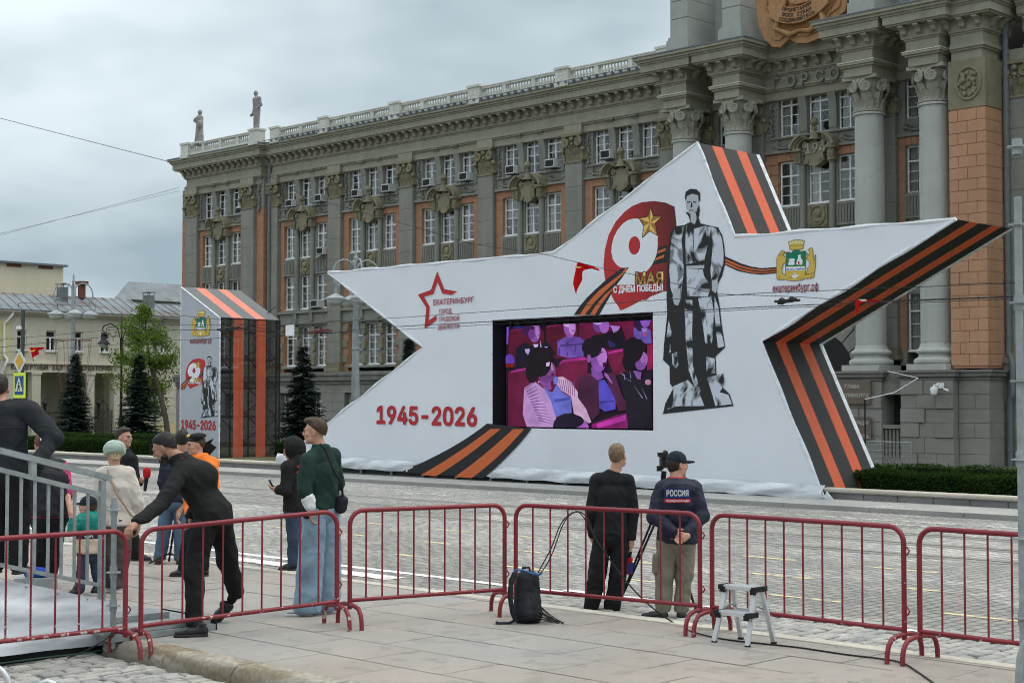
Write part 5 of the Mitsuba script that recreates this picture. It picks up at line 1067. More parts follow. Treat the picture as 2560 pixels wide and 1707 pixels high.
def prints(f=None, Y=YS, parent=STAR, f2=None):
 """nine of May mark, ribbon, figure and crest; f maps (x, z) shapes of the star to another panel"""
 g = lambda *a, **k: pr(*a, parent=parent, Y=Y, f=f, **k)
 full = f is None
 disc = [(-23.69, 4.21), (-23.78, 4.34), (-23.89, 4.45), (-24.01, 4.66), (-24.13, 4.82), (-24.18, 5.02), (-24.22, 5.29), (-24.18, 5.68), (-24.06, 6.03), (-23.83, 6.34), (-23.54, 6.56), (-23.31, 6.67), (-23.03, 6.73), (-22.67, 6.73), (-22.31, 6.66), (-22.04, 6.54), (-21.99, 6.17), (-22, 5.15), (-22.19, 4.61), (-22.4, 4.59), (-22.6, 4.54), (-22.76, 4.5), (-22.9, 4.42), (-23.04, 4.43), (-23.07, 4.41), (-23.32, 4.32), (-23.55, 4.24)]
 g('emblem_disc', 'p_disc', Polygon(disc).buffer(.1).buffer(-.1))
 g('emblem_digit', 'm_print_white' if 'm_print_white' in scene else mat('m_print_white', (.69, .715, .765), .6), Polygon([(-23.12, 6.35), (-23.26, 6.37), (-23.43, 6.35), (-23.6, 6.28), (-23.77, 6.14), (-23.89, 5.97), (-23.95, 5.8), (-23.97, 5.62), (-23.92, 5.44), (-23.83, 5.33), (-23.7, 5.24), (-23.58, 5.22), (-23.42, 5.22), (-23.61, 5.01), (-23.81, 4.82), (-23.22, 4.8), (-23.22, 5.1), (-22.9, 5.08), (-22.76, 5.19), (-22.63, 5.34), (-22.56, 5.51), (-22.54, 5.72), (-22.54, 5.91), (-22.67, 6.03), (-22.84, 6.2), (-22.99, 6.32)]).buffer(.04).buffer(-.04))
 c, ex_ = [(-23.247, 5.728), (-23.07, 5.715)]
 g('emblem_eye', 'p_red', affinity.scale(Point(c).buffer(1, 24), (ex_[0]-c[0]), .0243*8.9))
 g('ribbon_print', 'p_black', [(-23.63, 5.22), (-23.42, 5.22), (-23.61, 5.01), (-23.81, 4.82), (-24.07, 4.5), (-24.36, 4.13), (-25.19, 4.16), (-24.99, 4.37), (-24.75, 4.57), (-24.48, 4.75), (-24.1, 4.99)], [(-22.54, 5.61), (-22.24, 5.68), (-22.24, 5.27), (-22.72, 5.23), (-22.63, 5.36), (-22.58, 5.47)])
 g('ribbon_print', 'p_orange', [(-23.51, 5.22), (-23.47, 5.16), (-23.72, 4.98), (-24.07, 4.75), (-24.48, 4.47), (-24.84, 4.14), (-25, 4.15), (-24.72, 4.45), (-24.39, 4.7), (-23.98, 4.92), (-23.69, 5.07)], [(-23.85, 4.78), (-24.13, 4.54), (-24.33, 4.34), (-24.5, 4.13), (-24.66, 4.14), (-24.48, 4.35), (-24.19, 4.6), (-23.92, 4.76)],
      [(-22.532, 5.548), (-22.291, 5.6), (-22.302, 5.541), (-22.565, 5.486)], [(-22.579, 5.39), (-22.346, 5.454), (-22.36, 5.387), (-22.648, 5.324)])
 sp = [(-22.75, 6.56), (-22.68, 6.37), (-22.44, 6.34), (-22.62, 6.21), (-22.56, 5.93), (-22.78, 6.05), (-22.99, 5.91), (-22.95, 6.17), (-23.08, 6.35), (-22.83, 6.37)]
 sc = [(-22.769, 6.223)][0]
 g('emblem_star', 'p_black', Polygon(sp).buffer(.022)); g('emblem_star', 'p_gold_star' if 'p_gold_star' in scene else mat('p_gold_star', (.70, .46, .12), .5), Polygon(sp))
 g('emblem_star', 'p_gold_dark', *[[sc, sp[i], sp[(i+1) % 10]] for i in (1, 3, 5, 7, 9)])
 a, b = [(-23.214, 4.808), (-22.377, 4.785)]
 w = tsh('МАЯ', a, b, .27)
 g('lettering', 'p_black', w.buffer(.022)); g('lettering', 'p_gold', w, label='gold printed lettering')
 a, b = [(-23.903, 4.644), (-22.383, 4.625)]
 g('lettering', 'm_print_white', tsh('С ДНЁМ ПОБЕДЫ!', a, b, .145, grow=.004))
 if full:
  g('ribbon_print', 'p_black', [(-20.64, 5.31), (-20.42, 5.22), (-20.17, 5.11), (-19.88, 5.02), (-19.61, 4.97), (-19.21, 4.97), (-19.21, 4.84), (-19.61, 4.83), (-19.93, 4.87), (-20.26, 4.95), (-20.51, 5.06), (-20.66, 5.13)])
  g('ribbon_print', 'p_orange', [(-20.62, 5.25), (-20.42, 5.17), (-20.17, 5.06), (-19.88, 4.98), (-19.61, 4.94), (-19.21, 4.93), (-19.21, 4.91), (-19.61, 4.91), (-19.9, 4.95), (-20.2, 5.03), (-20.44, 5.13), (-20.62, 5.21)], [(-20.62, 5.18), (-20.44, 5.11), (-20.2, 5), (-19.9, 4.92), (-19.61, 4.88), (-19.21, 4.88), (-19.21, 4.86), (-19.61, 4.86), (-19.92, 4.89), (-20.22, 4.97), (-20.47, 5.07), (-20.63, 5.14)])
 # a plain standing soldier in a long coat on a block of stone, in stencilled greys
 fig = [(-21.71, 6.38), (-21.62, 6.28), (-21.58, 6.15), (-21.75, 6.09), (-22.04, 6.08), (-22.16, 5.95), (-22.21, 5.67), (-22.25, 5.31), (-22.27, 4.87), (-22.28, 4.47), (-22.26, 4.07), (-22.3, 3.79), (-22.36, 3.37), (-22.39, 3.01), (-22.2, 2.86), (-22.19, 2.46), (-22.09, 2.36), (-22.33, 2), (-22.4, 1.76), (-20.39, 1.95), (-20.5, 2.22), (-20.72, 2.39), (-20.86, 2.69), (-20.88, 3.06), (-20.61, 3.26), (-20.71, 3.81), (-20.76, 4.2), (-20.85, 4.6), (-20.68, 4.88), (-20.59, 5.17), (-20.62, 5.52), (-20.67, 5.76), (-20.79, 5.96), (-21.03, 6.02), (-21.28, 6.09), (-21.35, 6.23), (-21.37, 6.37)]
 g('figure_print', 'p_black', fig, label='printed grey figure of a standing soldier in a long coat')
 g('figure_print', 'p_stencil' if 'p_stencil' in scene else mat('p_stencil', lambda p, n, uv: sten(p), .6),
      [(-22.02, 6.05), (-21.75, 6.06), (-21.83, 5.77), (-21.8, 5.41), (-21.76, 5.04), (-21.83, 4.65), (-21.86, 4.39), (-22.06, 4.42), (-22.16, 4.67), (-22.19, 5.07), (-22.17, 5.47), (-22.12, 5.83)],
      [(-21.7, 6.08), (-21.5, 6.08), (-21.45, 5.98), (-21.18, 6.03), (-20.98, 5.98), (-21.08, 5.59), (-21.18, 5.25), (-21.71, 5.18), (-21.72, 5.64)],
      [(-20.98, 6), (-20.79, 5.92), (-20.68, 5.68), (-20.64, 5.37), (-20.65, 5.13), (-20.75, 4.91), (-20.87, 4.64), (-20.97, 4.64), (-21.01, 5), (-20.96, 5.39)],
      [(-21.69, 5.07), (-21.23, 5.04), (-21.19, 4.89), (-20.99, 4.64), (-21.09, 4.41), (-21.68, 4.46)],
      [(-21.36, 4.39), (-20.99, 4.43), (-20.92, 4.05), (-20.95, 3.62), (-20.98, 3.33), (-21.17, 3.38), (-21.24, 3.83)],
      [(-20.9, 4.42), (-20.79, 4.17), (-20.72, 3.62), (-20.63, 3.28), (-20.81, 3.25), (-20.86, 3.62), (-20.9, 4.01)],
      [(-22.22, 3.95), (-22.14, 3.66), (-22.16, 3.18), (-22.31, 3.15), (-22.28, 3.57)], [(-22.13, 3.14), (-21.98, 3.2), (-21.94, 2.88), (-22.02, 2.8), (-22.11, 2.9)],
      [(-21.76, 4.39), (-21.51, 4.35), (-21.54, 3.64), (-21.52, 2.85), (-21.3, 2.28), (-21.4, 2.22), (-21.64, 2.76), (-21.72, 3.45)],
      [(-21.148, 3.062), (-20.905, 3.018), (-20.883, 2.687), (-21.126, 2.67)], [(-22.09, 2.4), (-21.67, 2.54), (-21.35, 2.26), (-21.2, 1.95), (-22, 1.94), (-22.28, 1.86), (-22.09, 2.1)],
      [(-21.13, 2.59), (-20.67, 2.68), (-20.62, 2.45), (-20.77, 2.26), (-20.53, 2.2), (-20.43, 1.99), (-20.89, 1.95), (-21.01, 2.3)])
 g('figure_print', 'p_head' if 'p_head' in scene else mat('p_head', (.40, .43, .47), .6),
      [(-21.71, 6.74), (-21.67, 6.83), (-21.52, 6.85), (-21.37, 6.8), (-21.34, 6.7), (-21.34, 6.54), (-21.4, 6.39), (-21.5, 6.31), (-21.61, 6.34), (-21.7, 6.48)], [(-21.57, 6.32), (-21.42, 6.35), (-21.39, 6.21), (-21.45, 6.08), (-21.56, 6.14)], [(-22.07, 4.64), (-21.88, 4.65), (-21.87, 4.39), (-21.94, 4.25), (-22.05, 4.28), (-22.1, 4.42)], [(-20.97, 4.78), (-20.81, 4.79), (-20.8, 4.6), (-20.87, 4.48), (-20.97, 4.55)], [(-21.693, 5.149), (-21.185, 5.137), (-21.185, 5.059), (-21.694, 5.069)])
 g('figure_print', 'p_black', [(-21.73, 6.72), (-21.71, 6.85), (-21.57, 6.91), (-21.4, 6.88), (-21.29, 6.79), (-21.29, 6.6), (-21.33, 6.6), (-21.35, 6.74), (-21.52, 6.79), (-21.67, 6.75), (-21.7, 6.62)], [(-21.668, 6.622), (-21.56, 6.622), (-21.56, 6.595), (-21.66, 6.588)], [(-21.503, 6.617), (-21.398, 6.598), (-21.403, 6.568), (-21.498, 6.589)], [(-21.611, 6.428), (-21.474, 6.416), (-21.479, 6.396), (-21.604, 6.405)], [(-21.548, 6.591), (-21.523, 6.589), (-21.503, 6.478), (-21.563, 6.479)],
      [(-21.513, 6.041), (-21.493, 6.04), (-21.469, 5.165), (-21.488, 5.166)], [(-21.535, 4.435), (-21.46, 4.432), (-21.417, 3.344), (-21.491, 3.345)], [(-21.38, 6.41), (-21.32, 6.52), (-21.3, 6.4), (-21.33, 6.24), (-21.4, 6.23)])
 # city crest
 q = lambda L: L
 g('crest_print', 'p_crest_line', *[Polygon(x).buffer(.012) for x in (CREST['crown'], CREST['shield'], CREST['bear'], CREST['sable'], CREST['base'])])
 g('crest_print', 'p_crest_gold', CREST['crown'], CREST['bear'], CREST['base'], CREST['sable'])
 g('crest_print', 'p_green', CREST['green']); g('crest_print', 'p_crest_gold', CREST['field']); g('crest_print', 'p_pale', CREST['white'])
 g('crest_print', 'p_yellow', *CREST['merlon'], CREST['band0']); g('crest_print', 'p_blue', CREST['wave']); g('crest_print', 'p_sky', CREST['wave2']); g('crest_print', 'm_print_white', CREST['star'], CREST['cannon'], CREST['kiln']); g('crest_print', 'p_red', CREST['flame']); g('crest_print', 'p_crest_line', *CREST['joints'])
 a, b = [(-19.318, 4.431), (-18.15, 4.419)]
 g('lettering', 'p_maroon', tsh('екатеринбург.рф', a, b, .165, False, .002))
def sten(p):
 v = fbm(p.x * 6.0 + 3 * noise(p.x * 3, 2.0, p.z * 2.0), 1.0, p.z * 3.0, 3) + .10 * (noise(p.x * 9, 3.0, p.z * 6) - .5)
 a, b, c = smoothstep(.33, .35, v), smoothstep(.42, .44, v), smoothstep(.50, .52, v)
 return mix(mix(mix((.014, .014, .018), (.17, .18, .20), a), (.33, .36, .40), b), (.52, .56, .63), c)
Z9 = lambda P: P
CREST = dict(
 crown=[(-18.9, 5.49), (-18.86, 5.5), (-18.8, 5.51), (-18.74, 5.52), (-18.69, 5.52), (-18.64, 5.52), (-18.59, 5.51), (-18.5, 5.48), (-18.53, 5.42), (-18.54, 5.33), (-18.62, 5.32), (-18.7, 5.32), (-18.8, 5.33), (-18.87, 5.34), (-18.88, 5.41)],
 shield=[(-18.96, 5.27), (-18.88, 5.27), (-18.87, 5.25), (-18.81, 5.25), (-18.8, 5.28), (-18.7, 5.32), (-18.62, 5.28), (-18.62, 5.26), (-18.55, 5.26), (-18.54, 5.27), (-18.47, 5.26), (-18.48, 5.01), (-18.49, 4.75), (-18.54, 4.71), (-18.7, 4.71), (-18.94, 4.73), (-18.98, 4.78), (-18.98, 4.96)],
 green=[(-18.96, 5.27), (-18.88, 5.27), (-18.87, 5.25), (-18.81, 5.25), (-18.8, 5.28), (-18.7, 5.32), (-18.62, 5.28), (-18.62, 5.26), (-18.55, 5.26), (-18.54, 5.27), (-18.47, 5.26), (-18.48, 5.01), (-18.5, 5), (-18.48, 4.98), (-18.48, 4.94), (-18.97, 4.96), (-18.97, 5), (-18.96, 5.06)],
 field=[(-18.97, 4.87), (-18.49, 4.86), (-18.49, 4.75), (-18.54, 4.71), (-18.7, 4.71), (-18.94, 4.73), (-18.98, 4.78)],
 white=[(-18.967, 4.95), (-18.484, 4.93), (-18.488, 4.86), (-18.972, 4.875)], band0=[(-18.967, 4.964), (-18.484, 4.944), (-18.484, 4.923), (-18.967, 4.945)],
 wave=[(-18.97, 4.92), (-18.91, 4.92), (-18.87, 4.9), (-18.81, 4.92), (-18.76, 4.89), (-18.7, 4.92), (-18.65, 4.9), (-18.59, 4.92), (-18.54, 4.89), (-18.49, 4.91), (-18.49, 4.88), (-18.54, 4.87), (-18.59, 4.89), (-18.65, 4.87), (-18.7, 4.9), (-18.76, 4.87), (-18.81, 4.89), (-18.87, 4.88), (-18.91, 4.89), (-18.97, 4.89)],
 wave2=[(-18.97, 4.91), (-18.91, 4.91), (-18.87, 4.89), (-18.81, 4.91), (-18.76, 4.88), (-18.7, 4.91), (-18.65, 4.88), (-18.59, 4.91), (-18.54, 4.88), (-18.49, 4.9), (-18.49, 4.89), (-18.54, 4.88), (-18.59, 4.9), (-18.65, 4.88), (-18.7, 4.9), (-18.76, 4.88), (-18.81, 4.9), (-18.87, 4.88), (-18.91, 4.9), (-18.97, 4.9)],
 star=[(-18.74, 4.85), (-18.71, 4.76), (-18.65, 4.78), (-18.67, 4.72), (-18.72, 4.71), (-18.73, 4.68), (-18.76, 4.71), (-18.81, 4.72), (-18.82, 4.78), (-18.76, 4.76)],
 cannon=[(-18.91, 5.13), (-18.87, 5.12), (-18.85, 5.13), (-18.77, 5.13), (-18.73, 5.1), (-18.76, 5.08), (-18.75, 5.05), (-18.75, 4.99), (-18.91, 4.99), (-18.9, 5.06), (-18.88, 5.09)],
 kiln=[(-18.66, 5.2), (-18.59, 5.2), (-18.59, 5.14), (-18.54, 5.06), (-18.55, 4.98), (-18.7, 4.99), (-18.69, 5.06), (-18.66, 5.13)],
 flame=[(-18.64, 5.07), (-18.62, 5.04), (-18.62, 5), (-18.64, 4.99), (-18.66, 5), (-18.66, 5.04)],
 bear=[(-19.12, 5.28), (-19.07, 5.32), (-18.99, 5.28), (-19.01, 5.26), (-19.04, 5.25), (-19.03, 5.19), (-19, 5.15), (-18.97, 5.19), (-18.97, 5.13), (-18.99, 5.06), (-19.05, 5.03), (-19.07, 4.97), (-19.09, 4.91), (-19.07, 4.82), (-19.03, 4.79), (-19.21, 4.79), (-19.21, 4.88), (-19.21, 5.02), (-19.21, 5.15), (-19.17, 5.22)],
 sable=[(-18.4, 5.29), (-18.32, 5.33), (-18.29, 5.28), (-18.29, 5.15), (-18.26, 5.06), (-18.27, 4.98), (-18.26, 4.99), (-18.22, 5.17), (-18.23, 4.92), (-18.26, 4.79), (-18.47, 4.78), (-18.42, 4.84), (-18.43, 4.89), (-18.37, 4.94), (-18.35, 5.02), (-18.41, 5.08), (-18.46, 5.12), (-18.41, 5.12), (-18.45, 5.21), (-18.44, 5.22), (-18.39, 5.15), (-18.36, 5.22), (-18.37, 5.28)],
 base=[(-19.21, 4.79), (-19.03, 4.79), (-18.98, 4.76), (-18.93, 4.72), (-18.7, 4.7), (-18.56, 4.7), (-18.48, 4.75), (-18.32, 4.78), (-18.26, 4.78), (-18.27, 4.7), (-18.35, 4.68), (-18.49, 4.69), (-18.58, 4.66), (-18.76, 4.65), (-18.92, 4.67), (-18.99, 4.7), (-19.12, 4.69), (-19.21, 4.71)],
 merlon=[[(-18.887, 5.486), (-18.836, 5.493), (-18.829, 5.439), (-18.874, 5.433)], [(-18.806, 5.503), (-18.762, 5.509), (-18.758, 5.456), (-18.798, 5.453)], [(-18.739, 5.508), (-18.664, 5.507), (-18.669, 5.444), (-18.738, 5.445)], [(-18.644, 5.504), (-18.592, 5.494), (-18.6, 5.437), (-18.647, 5.442)], [(-18.57, 5.486), (-18.519, 5.476), (-18.534, 5.418), (-18.579, 5.428)]],
 joints=[[(-18.876, 5.412), (-18.532, 5.404), (-18.532, 5.397), (-18.876, 5.404)], [(-19.151, 4.786), (-19.142, 4.786), (-19.138, 4.702), (-19.152, 4.703)], [(-18.319, 4.776), (-18.31, 4.775), (-18.306, 4.691), (-18.32, 4.692)], [(-19.153, 5.24), (-19.046, 5.228), (-19.046, 5.219), (-19.153, 5.229)], [(-19.051, 5.273), (-18.989, 5.278), (-19.001, 5.258), (-19.04, 5.261)], [(-18.396, 5.287), (-18.358, 5.282), (-18.369, 5.271), (-18.404, 5.276)]])
prints()
pr('logo_print', 'p_red', [(-30.11, 5.52), (-29.84, 5.03), (-29.33, 4.94), (-29.56, 4.86), (-29.91, 4.92), (-30.1, 5.25), (-30.27, 4.92), (-30.64, 4.87), (-30.41, 4.58), (-30.45, 4.21), (-30.14, 4.35), (-30.13, 4.22), (-30.61, 4), (-30.54, 4.57), (-30.88, 4.93), (-30.35, 5.04)], label='red outline star of the city logo')
for s, (p0, p1), h in (('ЕКАТЕРИНБУРГ', [(-30.257, 4.618), (-28.693, 4.625)], .148), ('ГОРОД', [(-30.031, 4.376), (-29.549, 4.381)], .122), ('ТРУДОВОЙ', [(-30.046, 4.175), (-29.25, 4.176)], .118), ('ДОБЛЕСТИ', [(-30.066, 3.96), (-29.25, 3.966)], .118)):
 pr('lettering', 'p_red2' if 'p_red2' in scene else mat('p_red2', (.30, .016, .04), .6), tsh(s, p0, p1, h, False, .002))
a, b = [(-32.579, 1.444), (-28.581, 1.418)]
pr('lettering', 'p_red', tsh('1945-2026', a, b, .46, True, .012), label='large red printed lettering 1945-2026')
def curve(p0, p1, p2, n=14):
 t = np.linspace(0, 1, n)[:, None]; return (1-t)**2*np.array(p0) + 2*t*(1-t)*np.array(p1) + t*t*np.array(p2)
RB = [(-28.2, 1.48), (-29.34, 0.81), (-31.57, 0.12), (-27.69, 1.35), (-28.93, 0.59), (-30.13, 0.06), (-28.07, 1.34), (-29.34, 0.64), (-30.74, 0.07), (-26.87, 1.35), (-27.72, 0.62), (-28.76, 0.06), (-27.25, 1.35), (-28.36, 0.6), (-29.42, 0.06), (-26.61, 1.37), (-27.25, 0.74), (-28.33, 0.07)]
pr('ribbon_print', 'p_black', np.vstack([curve(*RB[0:3]), curve(*RB[15:18])[::-1]]).tolist())
pr('ribbon_print', 'p_orange', np.vstack([curve(*RB[6:9]), curve(*RB[3:6])[::-1]]).tolist(), np.vstack([curve(*RB[12:15]), curve(*RB[9:12])[::-1]]).tolist())
# striped fabric box on scaffolding, left of the star: translucent sides with the frame showing through
scene['m_scrim'] = {'type': 'mask', 'opacity': .90, 'bsdf': {'type': 'twosided', 'bsdf': {'type': 'diffuse', 'reflectance': rgb(.46, .49, .54)}}}
scene['m_scrim_black'] = {'type': 'mask', 'opacity': .72, 'bsdf': {'type': 'twosided', 'bsdf': {'type': 'diffuse', 'reflectance': rgb(.022, .022, .024)}}}
scene['m_scrim_orange'] = {'type': 'mask', 'opacity': .82, 'bsdf': {'type': 'twosided', 'bsdf': {'type': 'diffuse', 'reflectance': rgb(.50, .10, .05)}}}
BOX = thing('banner_tower', 'tall white banner box with black and orange striped mesh side left of the star', 'installation')
bx0, bx1, by0, by1, bz, bt0, bt1 = -46.18, -43.80, 30.2, 32.72, .02, 6.07, 4.89
put('front_cover', MB().add([[bx0, by0, bz], [bx1, by0, bz], [bx1, by0, bt1], [bx0, by0, bt0]], [[0, 1, 2, 3]]), 'm_scrim', parent=BOX, label='white translucent front')
ys = [by0, by0+.56, by0+.98, by0+1.52, by0+1.92, by1]
mat('m_roof_grey', (.13, .14, .14), .6); mat('m_roof_pink', (.66, .21, .15), .6)
for i in range(5):
 o = i in (1, 3)
 put('side_stripe', MB().add([[bx1, ys[i], bz], [bx1, ys[i+1], bz], [bx1, ys[i+1], bt1], [bx1, ys[i], bt1]], [[0, 1, 2, 3]]), 'm_scrim_orange' if o else 'm_scrim_black', parent=BOX)
 put('roof_stripe', MB().add([[bx0, ys[i], bt0], [bx1, ys[i], bt1], [bx1, ys[i+1], bt1], [bx0, ys[i+1], bt0]], [[0, 1, 2, 3]]), 'm_roof_pink' if o else 'm_roof_grey', parent=BOX)
put('edge_trim', MB().tube([(bx0, by0, bz), (bx0, by0, bt0), (bx1, by0, bt1), (bx1, by0, bz)], .03, 6), 'm_hem', parent=BOX)
put('edge_frame', MB().tube([(bx1, by0, bt1), (bx1, by1, bt1), (bx1, by1, bz)], .03, 6), 'm_black', parent=BOX)
sc_ = MB()
for x in (bx0+.1, (bx0+bx1)/2, bx1-.1):
 for y in (by0+.08, (by0+by1)/2, by1-.08):
  zt = bt0 + (bt1-bt0)*(x-bx0)/(bx1-bx0); sc_.tube([(x, y, bz), (x, y, zt-.06)], .03, 6)
for z in (.5, 1.5, 2.5, 3.5, 4.5):
 for x in (bx0+.1, bx1-.1): sc_.tube([(x, by0+.08, z), (x, by1-.08, z)], .025, 6)
 for y in (by0+.08, by1-.08): sc_.tube([(bx0+.1, y, z), (bx1-.1, y, z)], .025, 6)
 sc_.tube([(bx1-.1, by0+.08, min(z+1, 4.7)), (bx1-.1, by0+1.26, z)], .02, 5); sc_.tube([(bx1-.1, by0+1.26, min(z+1, 4.7)), (bx1-.1, by1-.08, z)], .02, 5)
 sc_.tube([(bx0+.1, by1-.08, z), (bx1-.1, by1-.08, z+.9)], .02, 5)
put('scaffolding', sc_, 'm_truss', 30, parent=BOX)
# the same printing, smaller
m9 = dict(src=(-24.6, 3.9, -21.2, 8.0))
def to9(g):
 x0, z0, x1, z1 = -24.75, 1.85, -20.9, 7.06                 # mark and figure on the star
 X0, Z0_, X1, Z1 = bx0+.02, 1.5, bx0+2.1, 3.66
 s = (X1-X0)/(x1-x0)
 return affinity.affine_transform(g, [s, 0, 0, (Z1-Z0_)/(z1-z0), X0-x0*s, Z0_-z0*(Z1-Z0_)/(z1-z0)])
def toc(g):
 s = .95
 x0, z0, x1, z1 = Polygon(CREST['base']).union(Polygon(CREST['crown'])).union(Polygon(CREST['sable'])).bounds
 X0, X1, Z0_, Z1 = [(-45.471, 30.2, 4.385)][0][0], [(-44.374, 30.2, 4.352)][0][0], [(-44.929, 30.2, 4.286)][0][2], [(-44.941, 30.2, 5.176)][0][2]
 a = (X1-X0)/(x1-x0); b = (Z1-Z0_)/(z1-z0)
 return affinity.affine_transform(g, [a, 0, 0, b, X0-x0*a, Z0_-z0*b])
LAY[0] = 0
crest_left = -18.9
def split(g):
 c = g.centroid.x
 return toc(g) if c > -20.35 else to9(g)
prints(split, by0, BOX)
for s, P, h, m in (('1945-2026', [(-46.099, 30.2, 1.082), (-44, 30.2, 1.065)], .30, 'p_red'),):
 pr('lettering', m, tsh(s, (P[0][0], P[0][2]), (P[1][0], P[1][2]), h, True, .006), parent=BOX, Y=by0)
# ---------------------------------------------------------------- concert hall and the block behind it, across the side street
mat('m_cream', mottle((.55, .52, .42), .10, .5, .12), .85); mat('m_yellow', mottle((.60, .53, .29), .10, .5, .12), .85); mat('m_cream_tall', mottle((.56, .51, .38), .10, .3, .15), .85)
mat('m_sheet', lambda p, n, uv: mix((.17, .195, .21), (.15, .11, .10), smoothstep(.58, .72, fbm(p.x * .9, p.y * .55, p.z * .9, 4))) * (.85 + .3 * noise(p.y * 1.6, p.x * 1.6, 0)), .5, metallic=.2)
mat('m_letter_dark', (.14, .10, .085), .7)
CH = thing('concert_hall', 'cream two storey concert hall with pillared gateway and sheet metal roof', 'building')
xc = -100.0
def cpt(name, mb, m, smooth=False, **k): return put(name, mb, m, smooth, parent=CH, **k)
w = MB()
wins = [(43.2, 44.0), (45.4, 46.2), (47.6, 48.4), (49.8, 50.6), (51.98, 52.72), (54.2, 54.95), (56.38, 57.08), (58.56, 59.32), (61.3, 62.0), (63.6, 64.3)]
cur = 38.0
for a, b in wins: w.box(xc-.5, xc, cur, a, 5.55, 7.03); cur = b
w.box(xc-.5, xc, cur, 70, 5.55, 7.03); w.box(xc-.5, xc, 38, 70, 7.03, 8.1); w.box(xc-.5, xc, 38, 70, 4.55, 5.55)
cpt('wall', w, 'm_cream')
w = MB(); w.box(xc-.5, xc+.012, 38, 51.2, 4.4, 7.95);
for a, b in wins[:4]: pass
cpt('yellow_wall', MB().box(xc+.002, xc+.05, 38, 51.4, 4.9, 7.6), 'm_yellow')
lw = MB(); lw.box(xc-.5, xc, 59.7, 70, -1, 4.55); lw.box(xc-.5, xc, 38, 51.2, -1, 4.55); lw.box(xc-4.5, xc-4.4, 50, 62, -1, 4.5); cpt('lower_wall', lw, 'm_cream')
for i in range(5): cpt('rustication', MB().box(xc, xc+.06, 59.75, 70, .4+i*.62, .98+i*.62), 'm_cream')
yl = MB(); yl.box(xc-.45, xc+.03, 57.45, 58.0, -1, 1.2); yl.box(xc-.1, xc+.08, 59.75, 70, -1, .35); cpt('yellow_base', yl, 'm_yellow')
co = MB()
for z0, z1, o in ((4.62, 4.72, .16), (4.05, 4.14, .06), (8.0, 8.1, .12), (8.1, 8.25, .3), (8.25, 8.36, .5)): co.box(xc-.5, xc+o, 38 if z0 > 5 else 51.2, 70 if z0 > 5 else 60.2, z0, z1)
cpt('cornice', co, 'm_cream'); cpt('gutter', MB().box(xc-.5, xc+.55, 38, 70, 8.36, 8.42), 'm_tin')
cpt('beam', MB().box(xc-.5, xc+.02, 51.2, 60.2, 4.14, 4.62), 'm_cream')
for i, (a, b) in enumerate(((51.2, 51.7), (53.13, 53.8), (57.37, 58.05), (59.66, 60.2))):
 k = cpt('pillar', MB().box(xc-.6, xc+.04, a, b, -1, 3.9), 'm_cream'); put('pillar_cap', MB().box(xc-.66, xc+.1, a-.06, b+.06, 3.9, 4.05), 'm_cream', parent=k)
for a, b in ((50.6, 51.0), (55.6, 56.2), (61.0, 61.6)): cpt('inner_pillar', MB().box(xc-4.6, xc-3.6, a, b, -1, 4.3), 'm_cream')
cpt('passage_ceiling', MB().box(xc-4.6, xc-.5, 51.2, 60.2, 4.25, 4.4), 'm_cream')
rf = MB(); rf.add([[xc+.5, 38, 8.42], [xc+.5, 62.4, 8.42], [xc-2.4, 62.4, 9.75], [xc-2.4, 38, 9.75]], [[0, 1, 2, 3]]); rf.add([[xc+.5, 62.4, 8.42], [xc+.5, 70, 8.42], [xc-2.4, 70, 9.55], [xc-2.4, 62.4, 9.55]], [[0, 1, 2, 3]]); rf.add([[xc-2.4, 38, 9.75], [xc-2.4, 70, 9.75], [xc-6, 70, 8.4], [xc-6, 38, 8.4]], [[0, 1, 2, 3]])
ROOF = cpt('roof', rf, 'm_sheet')
for i in range(44):
 y = 38.4 + i*.72; z1 = 9.75 if y < 62.4 else 9.55
 put('seam', MB().bar((xc+.5, y, 8.44), (xc-2.4, y, z1+.02), .035, .05), 'm_sheet', parent=ROOF)
cpt('roof_rail', MB().tube([(xc+.1, 52, 8.9), (xc+.1, 58, 8.9)], .02, 5).tube([(xc+.1, 52, 8.55), (xc+.1, 52, 8.9)], .02, 5).tube([(xc+.1, 55, 8.55), (xc+.1, 55, 8.9)], .02, 5).tube([(xc+.1, 58, 8.55), (xc+.1, 58, 8.9)], .02, 5), 'm_rust' if 'm_rust' in scene else mat('m_rust', (.16, .06, .04), .8))
for y, z, s in ((56.0, 9.55, .55), (63.2, 9.3, .6)):
 ch = MB(); ch.box(xc-1.9, xc-1.2, y, y+s, z-.4, z+.75); ch.box(xc-2.0, xc-1.1, y-.08, y+s+.08, z+.95, z+1.0)
 for q in (0, 1): ch.box(xc-1.9+q*.66, xc-1.86+q*.66, y, y+.04, z+.7, z+.97); ch.box(xc-1.9+q*.66, xc-1.86+q*.66, y+s-.04, y+s, z+.7, z+.97)
 put('chimney', ch, 'm_sheet', parent=ROOF)
for y in (57.9,): put('chimney', MB().box(xc-2.2, xc-1.8, y, y+.4, 9.6, 10.6).box(xc-2.35, xc-1.65, y-.15, y+.55, 10.6, 10.85), 'm_rust', parent=ROOF)
